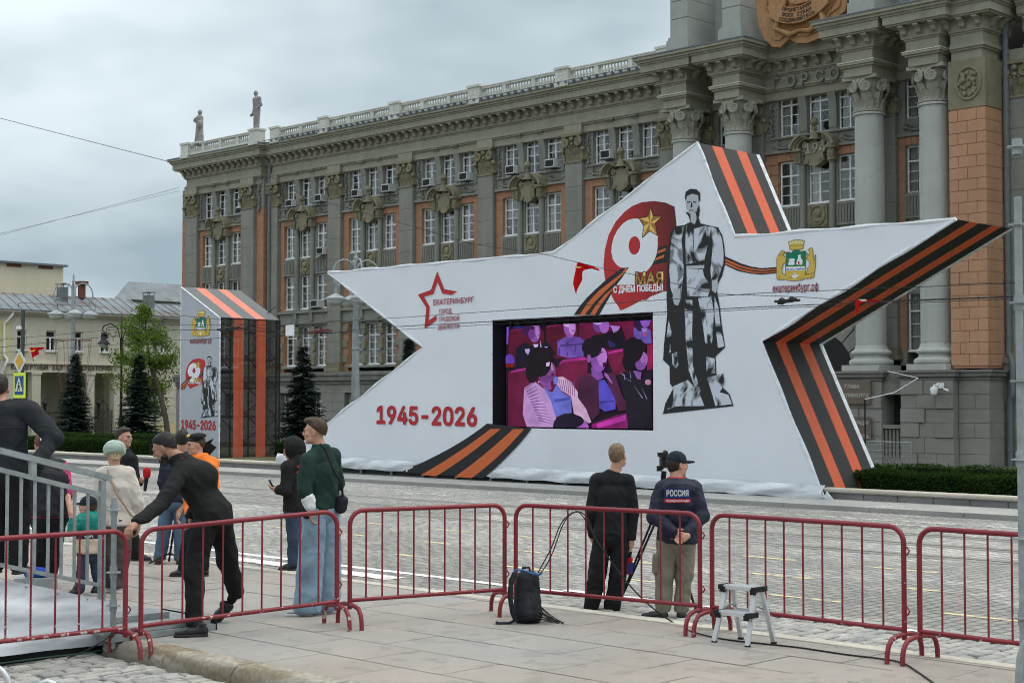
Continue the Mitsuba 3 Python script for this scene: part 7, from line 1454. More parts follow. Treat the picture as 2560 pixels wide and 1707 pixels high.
class Sdf:
 def __init__(s): s.p = []
 def cone(s, a, b, ra, rb=None, k=.03, flat=None): s.p.append(('c', np.array(a, float), np.array(b, float), ra, ra if rb is None else rb, k, flat)); return s
 def ell(s, c, r, k=.02, ax=None): s.p.append(('e', np.array(c, float), np.array(r, float), None, None, k, ax)); return s
 def sub(s, c, r, k=.01, ax=None): s.p.append(('s', np.array(c, float), np.array(r, float), None, None, k, ax)); return s
 def plane(s, p, n, k=.004): s.p.append(('h', np.array(p, float), np.array(n, float)/np.linalg.norm(n), None, None, k, None)); return s   # keeps the side opposite to n
 def lim(s, c, r, k=.006, ax=None): s.p.append(('i', np.array(c, float), np.array(r, float), None, None, k, ax)); return s   # keeps what is inside the ellipsoid
 top = None
 def mesh(s, h=.012, folds=None, seed=0):
  if s.top: s.plane(*s.top)
  lo, hi = np.full(3, 1e9), np.full(3, -1e9)
  for q in s.p:
   if q[0] == 'c':
    r = max(q[3], q[4])*(q[6][1] if q[6] else 1); lo = np.minimum(lo, np.minimum(q[1], q[2])-r); hi = np.maximum(hi, np.maximum(q[1], q[2])+r)
   elif q[0] == 'e': lo = np.minimum(lo, q[1]-q[2].max()); hi = np.maximum(hi, q[1]+q[2].max())
  lo -= 3*h; hi += 3*h; n = np.ceil((hi-lo)/h).astype(int)+1
  F = np.full(n, .2, np.float32); ax = [lo[i]+h*np.arange(n[i]) for i in range(3)]
  for q in s.p:
   kd = q[0]
   if kd in 'ce':
    R = (max(q[3], q[4])*(q[6][1] if q[6] else 1) if kd == 'c' else q[2].max()) + .07
    a, b = (np.minimum(q[1], q[2]), np.maximum(q[1], q[2])) if kd == 'c' else (q[1], q[1])
    i0 = np.maximum(0, np.floor((a-R-lo)/h).astype(int)); i1 = np.minimum(n, np.ceil((b+R-lo)/h).astype(int)+1)
   else: i0, i1 = np.zeros(3, int), n
   P = np.stack(np.meshgrid(*[ax[i][i0[i]:i1[i]] for i in range(3)], indexing='ij'), -1).astype(np.float32)
   sl = tuple(slice(i0[i], i1[i]) for i in range(3)); G = F[sl]; k = q[5]
   if kd == 'c':
    ab = q[2]-q[1]; L2 = float(ab@ab)+1e-12; d = P-q[1]; t = np.clip((d@ab)/L2, 0, 1); d = d - t[..., None]*ab; sc = 1
    if q[6]:
     w, f = np.asarray(q[6][0], float), q[6][1]; w = w/np.linalg.norm(w); d = d - ((d@w)*(1-1/f))[..., None]*w
    D = np.sqrt((d**2).sum(-1)) - (q[3]+(q[4]-q[3])*t)
   elif kd == 'h': D = (P-q[1])@q[2]
   else:
    d = P-q[1]
    if q[6] is not None: d = d@np.asarray(q[6], float).T
    e = np.sqrt(((d/q[2])**2).sum(-1)); D = (e-1)*q[2].min() if kd != 'e' else e*(e-1)/np.maximum(np.sqrt(((d/q[2]**2)**2).sum(-1)), 1e-9)
   D = D.astype(np.float32)
   if kd in 'ce':
    hh = np.maximum(k-np.abs(G-D), 0)/k; F[sl] = np.minimum(G, D)-hh*hh*k*.25
   else:
    if kd == 's': D = -D
    hh = np.maximum(k-np.abs(G-D), 0)/k; F[sl] = np.maximum(G, D)+hh*hh*k*.25
  V, Q = nets(F, lo, h)
  m = trimesh.Trimesh(V, np.vstack([Q[:, [0, 1, 2]], Q[:, [0, 2, 3]]]), process=False)
  if m.volume < 0: m.faces = m.faces[:, ::-1]
  if folds:                                          # cloth: long soft creases in slanting directions, shallow
   amp, f1, f2 = folds; v = m.vertices; d = np.zeros(len(v))
   for i, (t, w) in enumerate(((.6, 1), (-.75, .8), (1.45, .35))):
    c, q = math.cos(t), math.sin(t); u = np.stack([v[:, 0]*c - v[:, 2]*q + seed, v[:, 1]*1.3, (v[:, 0]*q + v[:, 2]*c)*.38], -1)
    d += w*(.5 - np.abs(meshkit.noise(u*f1*(1+.5*i) + seed*1.7 + i*9, seed+i) - .5)*2)
   m.vertices = v + m.vertex_normals*(amp*.62*d + amp*.35*(meshkit.fbm(v*f2 + seed, 2, seed)-.5))[:, None]
  return m
def frame(yaw, pitch=0, roll=0):
 """head axes (right, face, up); yaw 0 looks away from the viewer, 90 to the image left, 180 at the viewer"""
 a, b, c = map(math.radians, (yaw, pitch, roll))
 f = np.array([-math.sin(a)*math.cos(b), math.cos(a)*math.cos(b), math.sin(b)]); r = np.array([math.cos(a), math.sin(a), 0.0]); u = np.cross(r, f)
 r, u = r*math.cos(c)+u*math.sin(c), u*math.cos(c)-r*math.sin(c)
 return np.array([r, f, u])
def head_into(s, c, A, k=1.0, neck=None, female=False):
 """skull, jaw, nose, brow, ears and lips added to a body"""
 q = lambda x, y, z: np.array(c)+k*(A.T@np.array([x, y, z]))
 s.ell(q(0, -.012, .035), np.array([.076, .096, .088])*k, .02, A); s.ell(q(0, .018, -.02), np.array([.066, .078, .082])*k, .02, A)
 s.cone(q(-.03, .035, -.075), q(.03, .035, -.075), .036*k, .036*k, .025); s.ell(q(0, .068, -.098), np.array([.03, .026, .022])*k, .02, A)
 s.cone(q(-.036, .083, .022), q(.036, .083, .022), .014*k, .014*k, .014); s.ell(q(0, .066, -.058), np.array([.034, .028, .026])*k, .015, A)
 for t in (-1, 1):
  s.sub(q(t*.031, .108, .002), np.array([.019, .022, .013])*k, .014, A); s.ell(q(t*.031, .078, .001), np.array([.014, .012, .011])*k, .004, A)
  s.ell(q(t*.045, .058, -.026), np.array([.022, .026, .02])*k, .016, A); s.ell(q(t*.078, -.008, -.008), np.array([.010, .019, .033])*k, .008, A); s.sub(q(t*.088, -.003, -.006), np.array([.006, .009, .018])*k, .004, A)
 s.cone(q(0, .092, .016), q(0, .112, -.022), .009*k, .013*k, .010); s.ell(q(0, .104, -.03), np.array([.019, .013, .010])*k, .008, A)
 s.cone(q(-.018, .090, -.052), q(.018, .090, -.052), .007*k, .007*k, .006); s.cone(q(-.015, .089, -.064), q(.015, .089, -.064), .008*k, .008*k, .006)
 s.cone(q(0, -.022, -.06), neck if neck is not None else q(0, -.04, -.19), .056*k, .062*k, .03)
 return q
def hand_into(s, w, d, pn, curl=.5, sp=.0, k=1.0, thumb=1):
 """palm and five fingers: wrist point, finger direction, palm normal (palm side)"""
 d = np.array(d, float); d /= np.linalg.norm(d); pn = np.array(pn, float); pn -= d*(pn@d); pn /= np.linalg.norm(pn); sd = np.cross(d, pn)*thumb
 w = np.array(w, float)
 s.cone(w, w+d*.05*k, .027*k, .030*k, .02, (sd, 1.25))
 for i, L in enumerate((.076, .084, .079, .062)):
  x = (1.5-i)*.0195
  a = w+d*.088*k+sd*x*k; s.cone(w+d*.045*k+sd*x*.8*k, a, .0145*k, .0115*k, .010)
  cu = curl*(1+.12*i); p = a; dd = d + sd*(1.5-i)*sp
  for j, l in enumerate((.46, .32, .24)):
   dd = dd*math.cos(cu*.9)+pn*math.sin(cu*.9); dd /= np.linalg.norm(dd); pnn = pn - dd*(pn@dd); e = p+dd*L*l*k; s.cone(p, e, (.0102-.0010*j)*k, (.0095-.0012*j)*k, .003); p = e
 a = w+d*.022*k+sd*.024*k; b = a+(d*.55+sd*.7+pn*.35)*.042*k; e = b+(d*.85+sd*.12+pn*.45)*.036*k; s.cone(a, b, .015*k, .0115*k, .012); s.cone(b, e, .011*k, .009*k, .004)
mat('m_skin', lambda p, n, uv: mi.Color3f(.47, .25, .175) * (.88 + .24 * noise(p.x * 22, p.y * 22, p.z * 22)), .5); mat('m_skin_dark', lambda p, n, uv: mi.Color3f(.38, .195, .13) * (.88 + .24 * noise(p.x * 22, p.y * 22, p.z * 22)), .5)
mat('m_eye', (.025, .018, .014), .25); mat('m_lip', (.33, .11, .095), .5)
def crease(p, n, uv):
 w = noise(p.x * 3, p.y * 3, p.z * 3) * 2
 a = noise((p.x + p.y) * 9 + p.z * 7 + w, p.z * 5, 2.0); b = noise((p.x - p.y) * 10 - p.z * 11 + w, p.z * 6, 7.0)
 return -.020 * dr.abs(a - .5) - .016 * dr.abs(b - .5) + .0015 * noise(p.x * 120, p.y * 120, p.z * 120)
def cloth(name, c, a=.2, f=60, **kw): return matb(name, lambda p, n, uv: mi.Color3f(*c) * (1 - a + 2 * a * fbm(p.x * f * .25, p.y * f * .25, p.z * f * .25, 3)), crease, kw.pop('rough', .9), kw.pop('bump', 1.0), 3e-3, **kw)
for nme, c in (('hair_black', (.016, .013, .012)), ('hair_brown', (.055, .033, .020)), ('hair_light', (.17, .115, .065)), ('hair_blond', (.42, .32, .18)), ('hair_red', (.11, .035, .022)), ('hair_dark', (.028, .020, .016))):
 matb('m_'+nme, (lambda c: lambda p, n, uv: mi.Color3f(*c) * (.55 + .9 * noise(p.x * 130, p.y * 130, p.z * 40)))(c), lambda p, n, uv: .003 * noise(p.x * 150, p.y * 150, p.z * 50), .55, 1.0, 1e-3)
def place(x0, dep, z=0.0):
 """local (right, away, up) to the world, standing at the given offset and distance"""
 b = RT*x0 + HD*dep; M = np.eye(4); M[:3, 0], M[:3, 1], M[:3, 3] = RT, HD, [b[0], b[1], z]
 return T(M.tolist())
class Person:
 def __init__(s, label, x0, dep, group=None):
  s.k = thing('person', label, 'person', group); s.M = place(x0, dep); s.body = Sdf(); s.eyes = MB(); s.brow = MB(); s.lip = MB()
 def put(s, name, m, mt, smooth=True, label=None):
  return put(name, m.mesh() if isinstance(m, MB) else m, mt, smooth, s.M, parent=s.k, label=label)
 def head(s, c, yaw, pitch=0, roll=0, k=1.0, neck=None, face=True):
  s.hc, s.A, s.hk = np.array(c, float), frame(yaw, pitch, roll), k
  s.q = head_into(s.body, c, s.A, k, neck)
  if face:
   for t in (-1, 1):
    s.eyes.sphere(s.q(t*.031, .0905, .0015), 1, 1, tuple(np.array([.0105, .0105, .0062])*k))
    s.brow.tube([s.q(t*.014, .1005, .0205), s.q(t*.032, .0985, .027), s.q(t*.052, .083, .022)], [.004*k, .005*k, .0025*k], 6)
   s.lip.tube([s.q(-.023, .089, -.058), s.q(0, .0985, -.0575), s.q(.023, .089, -.058)], [.003*k, .0055*k, .003*k], 6)
 def hair(s, mt, front=.035, tilt=.62, thick=.012, low=-.09, name='hair', extra=None, long=0):
  """cap of hair cut by a slanting hairline"""
  h = Sdf(); q, k, A = s.q, s.hk, s.A
  h.ell(q(0, -.022, .036), (np.array([.076, .096, .088])+[thick*.45, thick*.5, thick*.8])*k, .02, A); h.ell(q(0, -.022, -.01), (np.array([.068, .080, .080])+thick*.4)*k, .02, A)
  h.ell(q(0, -.012, .082), np.array([.066, .084, .040+thick*.55])*k, .02, A)
  if extra: extra(h, q, k, A)
  h.plane(q(0, .06, front+.016), A.T@np.array([0, tilt, -math.sqrt(1-tilt*tilt)*.9]), .008)
  h.plane(q(0, 0, low), A.T@np.array([0, .35, -1]), .008)
  if not long:
   for t in (-1, 1): h.sub(q(t*.085, .006, -.014), np.array([.034, .034, .044])*k, .006, A)
  m = h.mesh(.007); v = m.vertices; m.vertices = v + m.vertex_normals*(.006*(meshkit.fbm(v*[55, 55, 30], 2, 3)-.5))[:, None]
  return s.put(name, m, mt)
 def arm(s, sh, el, wr, r=(.044, .036, .030)): s.body.cone(sh, el, r[0], r[1], .02); s.body.cone(el, wr, r[1], r[2], .02)
 def finish(s, skin='m_skin', h=.0075, brow='m_hair_dark', face=True, label=None):
  s.put('body', s.body.mesh(h), skin)
  if face: s.put('eyes', s.eyes, 'm_eye'); s.put('eyebrows', s.brow, brow); s.put('mouth', s.lip, 'm_lip')
def torso_into(s, sa, sb, pel, grow=0.0, chest=.108, waist=.100, hip=.112, fl=1.42, neck=None):
 sa, sb, pel = (np.array(x, float) for x in (sa, sb, pel)); m = (sa+sb)/2; w = (sb-sa)/np.linalg.norm(sb-sa); ch = m*.74+pel*.26; wa = m*.38+pel*.62
 s.cone(sa*.94+sb*.06, sb*.94+sa*.06, .052+grow, .052+grow, .02); s.cone(m*.93+pel*.07, ch, .070+grow, chest+grow, .03, (w, fl)); s.cone(ch, wa, chest+grow, waist+grow, .012, (w, fl)); s.cone(wa, pel, waist+grow, hip+grow, .012, (w, fl*.97))
 if neck is not None:
  for q in (sa, sb): s.cone(neck, q*.8+m*.2+(neck-m)*.12, .046+grow*.7, .042+grow*.8, .03)
  s.cone(m, neck, .07+grow*.6, .060+grow*.4, .03)
  if grow > 0: d = (neck-m)/np.linalg.norm(neck-m)*.5 + [0, 0, .5]; s.top = (neck+d*.04, d, .004)
def leg_into(s, hip, kn, an, grow=0.0, r=(.078, .052, .038), k=.02): s.cone(hip, kn, r[0]+grow, r[1]+grow, k); s.cone(kn, an, r[1]+grow, r[2]+grow, k)
def shoe(heel, toe, w=.044, h=.075, up=None, sole=.022, ankle=None):
 """upper and sole meshes of one shoe from heel and toe points on the ground"""
 heel, toe = np.array(heel, float), np.array(toe, float); d = toe-heel; L = np.linalg.norm(d); d /= L; n = np.array([0, 0, 1.0]) if up is None else np.array(up, float); n = n-d*(n@d); n /= np.linalg.norm(n); sd = np.cross(d, n); o = heel+n*sole
 u = Sdf(); u.cone(heel+d*.045+n*.045, heel+d*L*.55+n*.042, .043, .040, .02, (sd, 1.05)); u.cone(heel+d*L*.55+n*.035, toe-d*.045+n*.028, .040, .030, .02, (sd, 1.25)); u.cone(heel+d*.055+n*.05, heel+d*.06+n*h*1.25, .040, .036, .02); u.plane(o, -n, .003)
 b = Sdf(); b.cone(heel+d*.045+n*sole*.5, heel+d*L*.6+n*sole*.5, .043, .047, .02, (sd, 1.06)); b.cone(heel+d*L*.6+n*sole*.5, toe-d*.04+n*sole*.5, .047, .036, .02, (sd, 1.12)); b.plane(heel, -n, .003); b.plane(o, n, .003)
 return u.mesh(.007), b.mesh(.007)
# ---------------------------------------------------------------- barriers, ladder, bag, tripod and the ramp at the left
def chipped(c, w):
 c = mi.Color3f(*c)
 def fn(p, n, uv):
  t = fbm(p.x * 26, p.y * 26, p.z * 26, 3) - .1 + w * smoothstep(.45, .1, p.z)
  k = smoothstep(.74, .77, t)
  d = smoothstep(.05, -.12, p.z - .03) * .5
  return mix(c * (.8 + .4 * noise(p.x * 5, p.y * 5, p.z * 5)), (.42, .36, .34), k) * (1 - d) + mi.Color3f(.12, .07, .06) * d
 return fn
mat('m_barrier', chipped((.20, .012, .022), .10), .42, spec=.5); mat('m_barrier_worn', chipped((.20, .014, .024), .21), .45, spec=.5)
mat('m_alu', mottle((.62, .63, .64), .1, 6), .38, metallic=.55); mat('m_galv', lambda p, n, uv: mi.Color3f(.30, .325, .33) * (.7 + .6 * fbm(p.x * 12, p.y * 12, p.z * 12, 3)), .5, metallic=.3)
mat('m_rubber', (.012, .012, .013), .7); mat('m_cable', (.014, .014, .015), .55); mat('m_cable_green', (.02, .06, .04), .6)
def barrier(a, b, label, m='m_barrier', nb=9, feet=(1, 1)):
 a, b = np.array(a, float), np.array(b, float); h = 1.06; g0, g1 = a[2], b[2]
 k = thing('crowd_barrier', label, 'barrier', None); d = (b-a); d[2] = 0; L = np.linalg.norm(d); d /= L; s = np.array([-d[1], d[0], 0])
 up = lambda p, z: np.array([p[0], p[1], z])
 q0, q1 = up(a, 0)+d*.03, up(b, 0)-d*.03; za, zb = g0+h, g1+h; R = .13
 def corner(p, z, sg): return [p+d*sg*(R-R*math.cos(t))+np.array([0, 0, z-R+R*math.sin(t)]) for t in np.linspace(0, math.pi/2, 7)]
 pts = [up(q0, g0+.16)] + corner(q0, za, 1) + corner(q1, zb, -1)[::-1] + [up(q1, g1+.16)]
 put('frame', MB().tube(pts, .0215, 12), m, 40, parent=k)
 put('bottom_rail', MB().tube([up(q0, g0+.24), up(q1, g1+.24)], .019, 10), m, 40, parent=k)
 for i in range(nb):
  t = (i+1)/(nb+1); p = q0*(1-t)+q1*t; z = g0*(1-t)+g1*t; put('bar', MB().tube([up(p, z+.24), up(p, z+h-.005)], .0088, 8), m, 40, parent=k)
 for q, g, f in ((q0, g0, feet[0]), (q1, g1, feet[1])):
  if not f: continue
  A = [q+s*(.27*c)+np.array([0, 0, g+z]) for c, z in ((-1, 0), (-.98, .08), (-.9, .14), (-.72, .185), (-.4, .20), (0, .205), (.4, .20), (.72, .185), (.9, .14), (.98, .08), (1, 0))]
  put('foot', MB().tube(A, .0205, 10), m, 40, parent=k)
 for z in (.36, .84): put('hook', MB().tube([q1+np.array([0, 0, g1+z]), q1+d*.03+np.array([0, 0, g1+z]), q1+d*.05+np.array([0, 0, g1+z+.03]), q1+d*.03+np.array([0, 0, g1+z+.06]), q1+np.array([0, 0, g1+z+.055])], .007, 6), m, 30, parent=k)
 return k
RZ = -.10
J1 = np.array([(-11.487, 7.045, -0.085)][0]); B1L = np.array([(-11.551, 5.878, 0.97)][0]); e = J1-np.array([B1L[0], B1L[1], J1[2]]); e /= np.linalg.norm(e); A1 = J1-e*2.2
J2, J3, J4, J5 = np.array([-11.03, 8.97, 0]), np.array([-10.56, 10.68, 0]), np.array([-8.43, 11.02, 0]), np.array([-6.38, 11.02, 0])
dd = lambda p, q, t: p + (q-p)/np.linalg.norm(q-p)*t
barrier(A1, J1-e*.03, 'red crowd barrier nearest the white ramp cloth at the lower left', 'm_barrier_worn')
barrier(dd(J1, J2, .05), dd(J2, J1, .03), 'chipped red crowd barrier that the bending man in black holds', 'm_barrier_worn')
barrier(dd(J2, J3, .04), dd(J3, J2, .03), 'red crowd barrier between the young man in green and the backpack')
barrier(dd(J3, J4, .04), dd(J4, J3, .03), 'red crowd barrier in front of the man in the black suit and the cameraman')
barrier(dd(J4, J5, .04), dd(J5, J4, .03), 'red crowd barrier behind the aluminium step stool')
barrier(dd(J5, np.array([-4.3, 11.0, 0]), .05), np.array([-4.3, 11.0, 0]), 'red crowd barrier at the right edge of the photo')
# step stool
k = thing('step_stool', 'small folding aluminium step stool on the slabs at the right', 'step stool')
fl, fr, bl_, br_ = [np.array(p)*[1, 1, 0] for p in [(-8.066, 10.654, 0), (-7.71, 10.646, 0), (-7.999, 10.952, 0), (-7.648, 10.944, 0)]]
H = .485; c = (fl+fr+bl_+br_)/4; dx = (fr-fl)/np.linalg.norm(fr-fl); dy = np.array([-dx[1], dx[0], 0]); hw = .155
tf = [c-dx*hw-dy*.045+[0, 0, H-.03], c+dx*hw-dy*.045+[0, 0, H-.03]]; tb = [c-dx*hw+dy*.045+[0, 0, H-.03], c+dx*hw+dy*.045+[0, 0, H-.03]]
for f, t in ((fl, tf[0]), (fr, tf[1]), (bl_, tb[0]), (br_, tb[1])):
 lg = put('leg', MB().bar(f+[0, 0, .012], t, .042, .022, dy), 'm_alu', parent=k); put('rubber_foot', MB().bar(f, f+(t-f)*.045, .046, .026, dy), 'm_rubber', parent=lg)
def tread(z, y0, y1, wx, name):
 o = c+dy*(y0+y1)/2+np.array([0, 0, z]); kk = put(name, MB().obox(o, (wx, abs(y1-y0)/2, .016), [dx, dy, [0, 0, 1]]), 'm_alu', parent=k)
 for i in range(5): put('rib', MB().obox(o+dy*(-abs(y1-y0)/2+abs(y1-y0)*(i+.5)/5)+np.array([0, 0, .017]), (wx-.004, .006, .003), [dx, dy, [0, 0, 1]]), 'm_alu', parent=kk)
 for s in (-1, 1): put('corner_cap', MB().obox(o+dx*s*(wx+.004)-dy*.01, (.018, abs(y1-y0)/2+.012, .021), [dx, dy, [0, 0, 1]]).obox(o+dx*s*(wx-.01)-dy*(abs(y1-y0)/2+.004)-np.array([0, 0, .02]), (.026, .008, .022), [dx, dy, [0, 0, 1]]), 'm_rubber', parent=kk)
tread(H-.01, -.085, .075, .172, 'top_step'); m2 = .27
wf = np.linalg.norm((fl*(1-m2/H)+tf[0]*(m2/H))-(fr*(1-m2/H)+tf[1]*(m2/H)))/2
yf = float(((fl*(1-m2/H)+tf[0]*m2/H)-c)@dy); tread(.262, yf-.07, yf+.055, wf-.004, 'lower_step')
yb_ = float(((bl_*(1-m2/H)+tb[0]*m2/H)-c)@dy); put('rear_brace', MB().obox(c+dy*yb_+np.array([0, 0, .262]), (wf, .012, .022), [dx, dy, [0, 0, 1]]), 'm_alu', parent=k)
for s in (-1, 1): put('hinge_strut', MB().tube([c+dx*s*wf*.92+dy*yf+[0, 0, .29], c+dx*s*wf*.86+[0, 0, .325], c+dx*s*wf*.92+dy*yb_+[0, 0, .29]], .008, 6), 'm_galv', parent=k)
# backpack with a loose coil of cable
cloth('m_bag', (.012, .013, .018), .25, 50, rough=.7)
bd = 14.42; bx = [(0.142, 0.01)][0][0]; Mb = place(bx, bd)
k = thing('backpack', 'black backpack standing on the slabs by the barrier joint', 'backpack')
s = Sdf(); s.cone((-.03, 0, .07), (.05, 0, .07), .075, .075, .05, ((0, 1, 0), 1.25)); s.cone((-.035, 0, .09), (-.03, 0, .40), .095, .08, .05, ((0, 1, 0), 1.2)); s.cone((.045, 0, .09), (.035, 0, .40), .095, .078, .05, ((0, 1, 0), 1.2)); s.cone((.02, -.10, .10), (.02, -.08, .22), .07, .05, .03); s.plane((0, 0, .003), (0, 0, -1)); put('bag', s.mesh(.009, (.010, 9, 12), 3), 'm_bag', True, Mb, parent=k)
for q, y in ((-.155, -.05), (-.135, -.10)): put('strap', MB().tube([(q+.03, y, .47), (q-.005, y-.02, .40), (q-.015, y-.03, .25), (q+.01, y-.04, .10), (q+.04, y-.03, .03)], .014, 6), 'm_bag', 40, Mb, parent=k)
put('strap', MB().tube([(-.12, -.07, .03), (-.17, -.12, .012), (-.26, -.13, .012), (-.29, -.12, .014)], [.012, .014, .014, .02], 6), 'm_bag', 40, Mb, parent=k)
put('handle', MB().tube([(-.05, -.02, .47), (-.04, -.02, .515), (.02, -.02, .515), (.03, -.02, .47)], .012, 6), 'm_bag', 40, Mb, parent=k)
put('blue_cord', MB().tube([(-.13, -.05, .47), (-.10, -.07, .50), (-.03, -.08, .495), (.05, -.09, .47), (.11, -.09, .455), (.14, -.07, .47)], .010, 6), mat('m_blue_cord', (.03, .11, .32), .5), 40, Mb, parent=k)
k = thing('cable_coil', 'loose coil of thin black cable beside the backpack', 'cable'); g = np.random.default_rng(9); mb = MB()
for i in range(9):
 a = np.linspace(-.5, 5.2, 40); R = g.uniform(.10, .17); cxx = .14+g.uniform(.0, .06); th = g.uniform(.2, .9)
 z = .015+R*(1-np.cos(a-g.uniform(-.3, .3)))*g.uniform(.5, 1.0)*math.sin(th)*1.1
 mb.tube(np.c_[cxx+R*np.cos(a)*.9+z*-.15, -.05+g.uniform(-.04, .04)+R*.5*np.sin(a), np.clip(z*np.clip(1.25-(cxx+R*np.cos(a)*.9-.05)*2.6, .15, 1.2), .012, .40)], .0048, 5)
put('loops', mb, 'm_cable', 40, Mb, parent=k)
def cable(pts, label, r=.006, m='m_cable', name='cable', n=60):
 from scipy.interpolate import CubicSpline
 P = np.array(pts, float); t = np.r_[0, np.cumsum(np.linalg.norm(np.diff(P, axis=0), axis=1))]; q = CubicSpline(t, P)(np.linspace(0, t[-1], n)); k = key(name); scene[k] = ply(MB().tube(q, r, 6), m, 40); lab(k, label, 'cable'); return k
DP = lambda L, dep: [RT*x+HD*dep+np.array([0, 0, z]) for x, z in L]
cable(DP([(0.243, 0.469), (0.306, 0.588), (0.381, 0.736), (0.467, 0.941), (0.568, 1.03), (0.621, 1.038)], 14.35), 'black cable rising from the backpack to the barrier rail')
cable(DP([(0.249, 0.459), (0.354, 0.611), (0.439, 0.834), (0.521, 0.993), (0.596, 1.045)], 14.3), 'second black cable looped beside the first above the backpack')
cable(DP([(0.592, 1.052), (0.673, 1.03), (0.732, 0.898), (0.813, 0.732), (0.868, 0.669)], 14.2) + [np.array(p)+[0, 0, .012] for p in [(-11.533, 13.606, 0), (-9.984, 12.122, 0), (-9.052, 11.312, 0), (-8.554, 10.97, 0), (-8.174, 10.826, 0), (-7.869, 10.817, 0), (-7.346, 10.887, 0), (-6.829, 10.862, 0), (-6.404, 10.855, 0), (-6.176, 10.674, 0), (-5.768, 10.252, 0), (-5.585, 10.039, 0)]][3:] if False else
      DP([(0.592, 1.052), (0.673, 1.023), (0.74, 0.879), (0.857, 0.677), (1.034, 0.438), (1.218, 0.236)], 14.2) + [np.array(p)+[0, 0, .010] for p in [(-9.052, 11.312, 0), (-8.554, 10.97, 0), (-8.174, 10.826, 0), (-7.869, 10.817, 0), (-7.346, 10.887, 0), (-6.829, 10.862, 0), (-6.404, 10.855, 0), (-6.176, 10.674, 0), (-5.768, 10.252, 0), (-5.585, 10.039, 0)]], 'long black cable from the barrier rail across the slabs to the right', .0075, n=120)
cable(DP([(0.616, 1.045), (0.705, 0.93), (0.768, 0.801), (0.872, 0.679)], 14.25), 'short grey cable hanging over the barrier before the man in the suit')
# tripod with camera
TD = 15.75; k = thing('camera_tripod', 'black camera tripod standing on the setts before the cameraman', 'tripod')
ap = DP([(1.527, 1.006)], TD)[0]; f1 = np.array([(-10.23, 11.873, -0.06)][0]); f2 = np.array([(-9.532, 12.316, -0.06)][0]); f3 = RT*[(1.675, 0.01)][0][0]+HD*16.6+np.array([0, 0, -.06])
for i, f in enumerate((f1, f2, f3)):
 s_ = np.cross(f-ap, HD); s_ /= np.linalg.norm(s_)
 lg = put('leg', MB().tube([ap+s_*.02, ap*.5+f*.5+s_*.014, f*.97+ap*.03], [.013, .012, .010], 7).tube([ap-s_*.02, ap*.5+f*.5-s_*.014, f*.97+ap*.03], [.013, .012, .010], 7).sphere(ap*.52+f*.48, .024, 1), 'm_rubber', 40, parent=k); put('foot', MB().tube([f, f*.95+ap*.05], [.024, .016], 8), 'm_rubber', 40, parent=lg)
put('head', MB().tube([ap-[0, 0, .1], ap+[0, 0, .02]], .04, 10).tube([ap, RT*[(1.556, 1.352)][0][0]+HD*15.7+np.array([0, 0, [(1.556, 1.352)][0][1]])], .028, 10).tube([ap+RT*.0, ap+RT*.12-HD*.25-[0, 0, .12]], .010, 6), 'm_rubber', 40, parent=k)
CM = thing('video_camera', 'black video camera on the tripod beside the cap of the cameraman', 'camera'); cx, cz = [(1.573, 1.433)][0]; Mc = place(cx, 15.7)
put('body', MB().box(-.05, .06, -.12, .16, -.02+cz-.02, cz+.07), 'm_rubber', to=Mc, parent=CM); put('handle', MB().tube([(.0, -.1, cz+.07), (.0, -.1, cz+.12), (0, .12, cz+.12), (0, .12, cz+.07)], .014, 8), 'm_rubber', 40, Mc, parent=CM)
put('viewfinder', MB().box(-.09, .0, -.16, -.06, cz+.075, cz+.115), 'm_rubber', to=Mc, parent=CM); put('screen', MB().box(-.10, -.05, -.10, -.09, cz-.075, cz-.02).tube([(-.085, -.1, cz-.045), (-.04, -.06, cz-.045)], .02, 8), 'm_rubber', to=Mc, parent=CM); put('lens', MB().tube([(0, .16, cz+.02), (0, .26, cz+.02)], .04, 12), 'm_rubber', 40, Mc, parent=CM)
# ramp at the left: white side cloth, handrail, scaffold posts, foot plate
RXP = [(-11.92, 7.131, -0.09)][0][0]
RP = thing('access_ramp', 'low ramp with white cloth side and grey steel handrail at the lower left', 'ramp')
cl = [(5.671, 0.723), (6.085, 0.605), (6.497, 0.497), (7.14, 0.313)]; cb = [(5.682, -0.017), (6.094, -0.027), (6.522, -0.037), (7.148, -0.057)]; RX = -11.95
top = np.array(cl); bot = np.array(cb); t = np.linspace(0, 1, 60)
ty = np.interp(t, np.linspace(0, 1, 4), top[:, 0]); tz = np.interp(ty, top[:, 0], top[:, 1]); bz_ = np.interp(t, np.linspace(0, 1, 4), bot[:, 1])
V = []; R_ = 14
for j in range(R_):
 q = j/(R_-1); z = tz*(1-q)+bz_*q; V.append(np.c_[RX+.012*np.sin(ty*9+q*3)+.03*q*np.sin(ty*4.1+1.5*q)+.012*np.sin(q*14+ty*2.3), ty, z])
V = np.vstack(V); n = 60
put('side_cloth', MB().add(V, [[j*n+i, (j+1)*n+i, (j+1)*n+i+1, j*n+i+1] for j in range(R_-1) for i in range(n-1)]), 'm_hem', True, parent=RP, label='white cloth side')
for y, z in [(6.31, 0.521), (6.604, 0.441), (6.88, 0.365), (7.083, 0.298)]: put('eyelet', MB().sphere((RX+.02, y, z), .010, 1), 'm_galv', parent=RP)
y1 = top[-1][0]; put('deck', MB().add([[RX-.02, top[0][0]-1, top[0][1]+.1], [RX-.02, y1, top[-1][1]-.02], [RX-1.6, y1, top[-1][1]-.02], [RX-1.6, top[0][0]-1, top[0][1]+.1]], [[0, 1, 2, 3]]), 'm_galv', parent=RP)
put('underside', MB().box(RX-1.5, RX-.08, top[0][0]-1, y1-.05, -.12, .12), 'm_black', parent=RP)
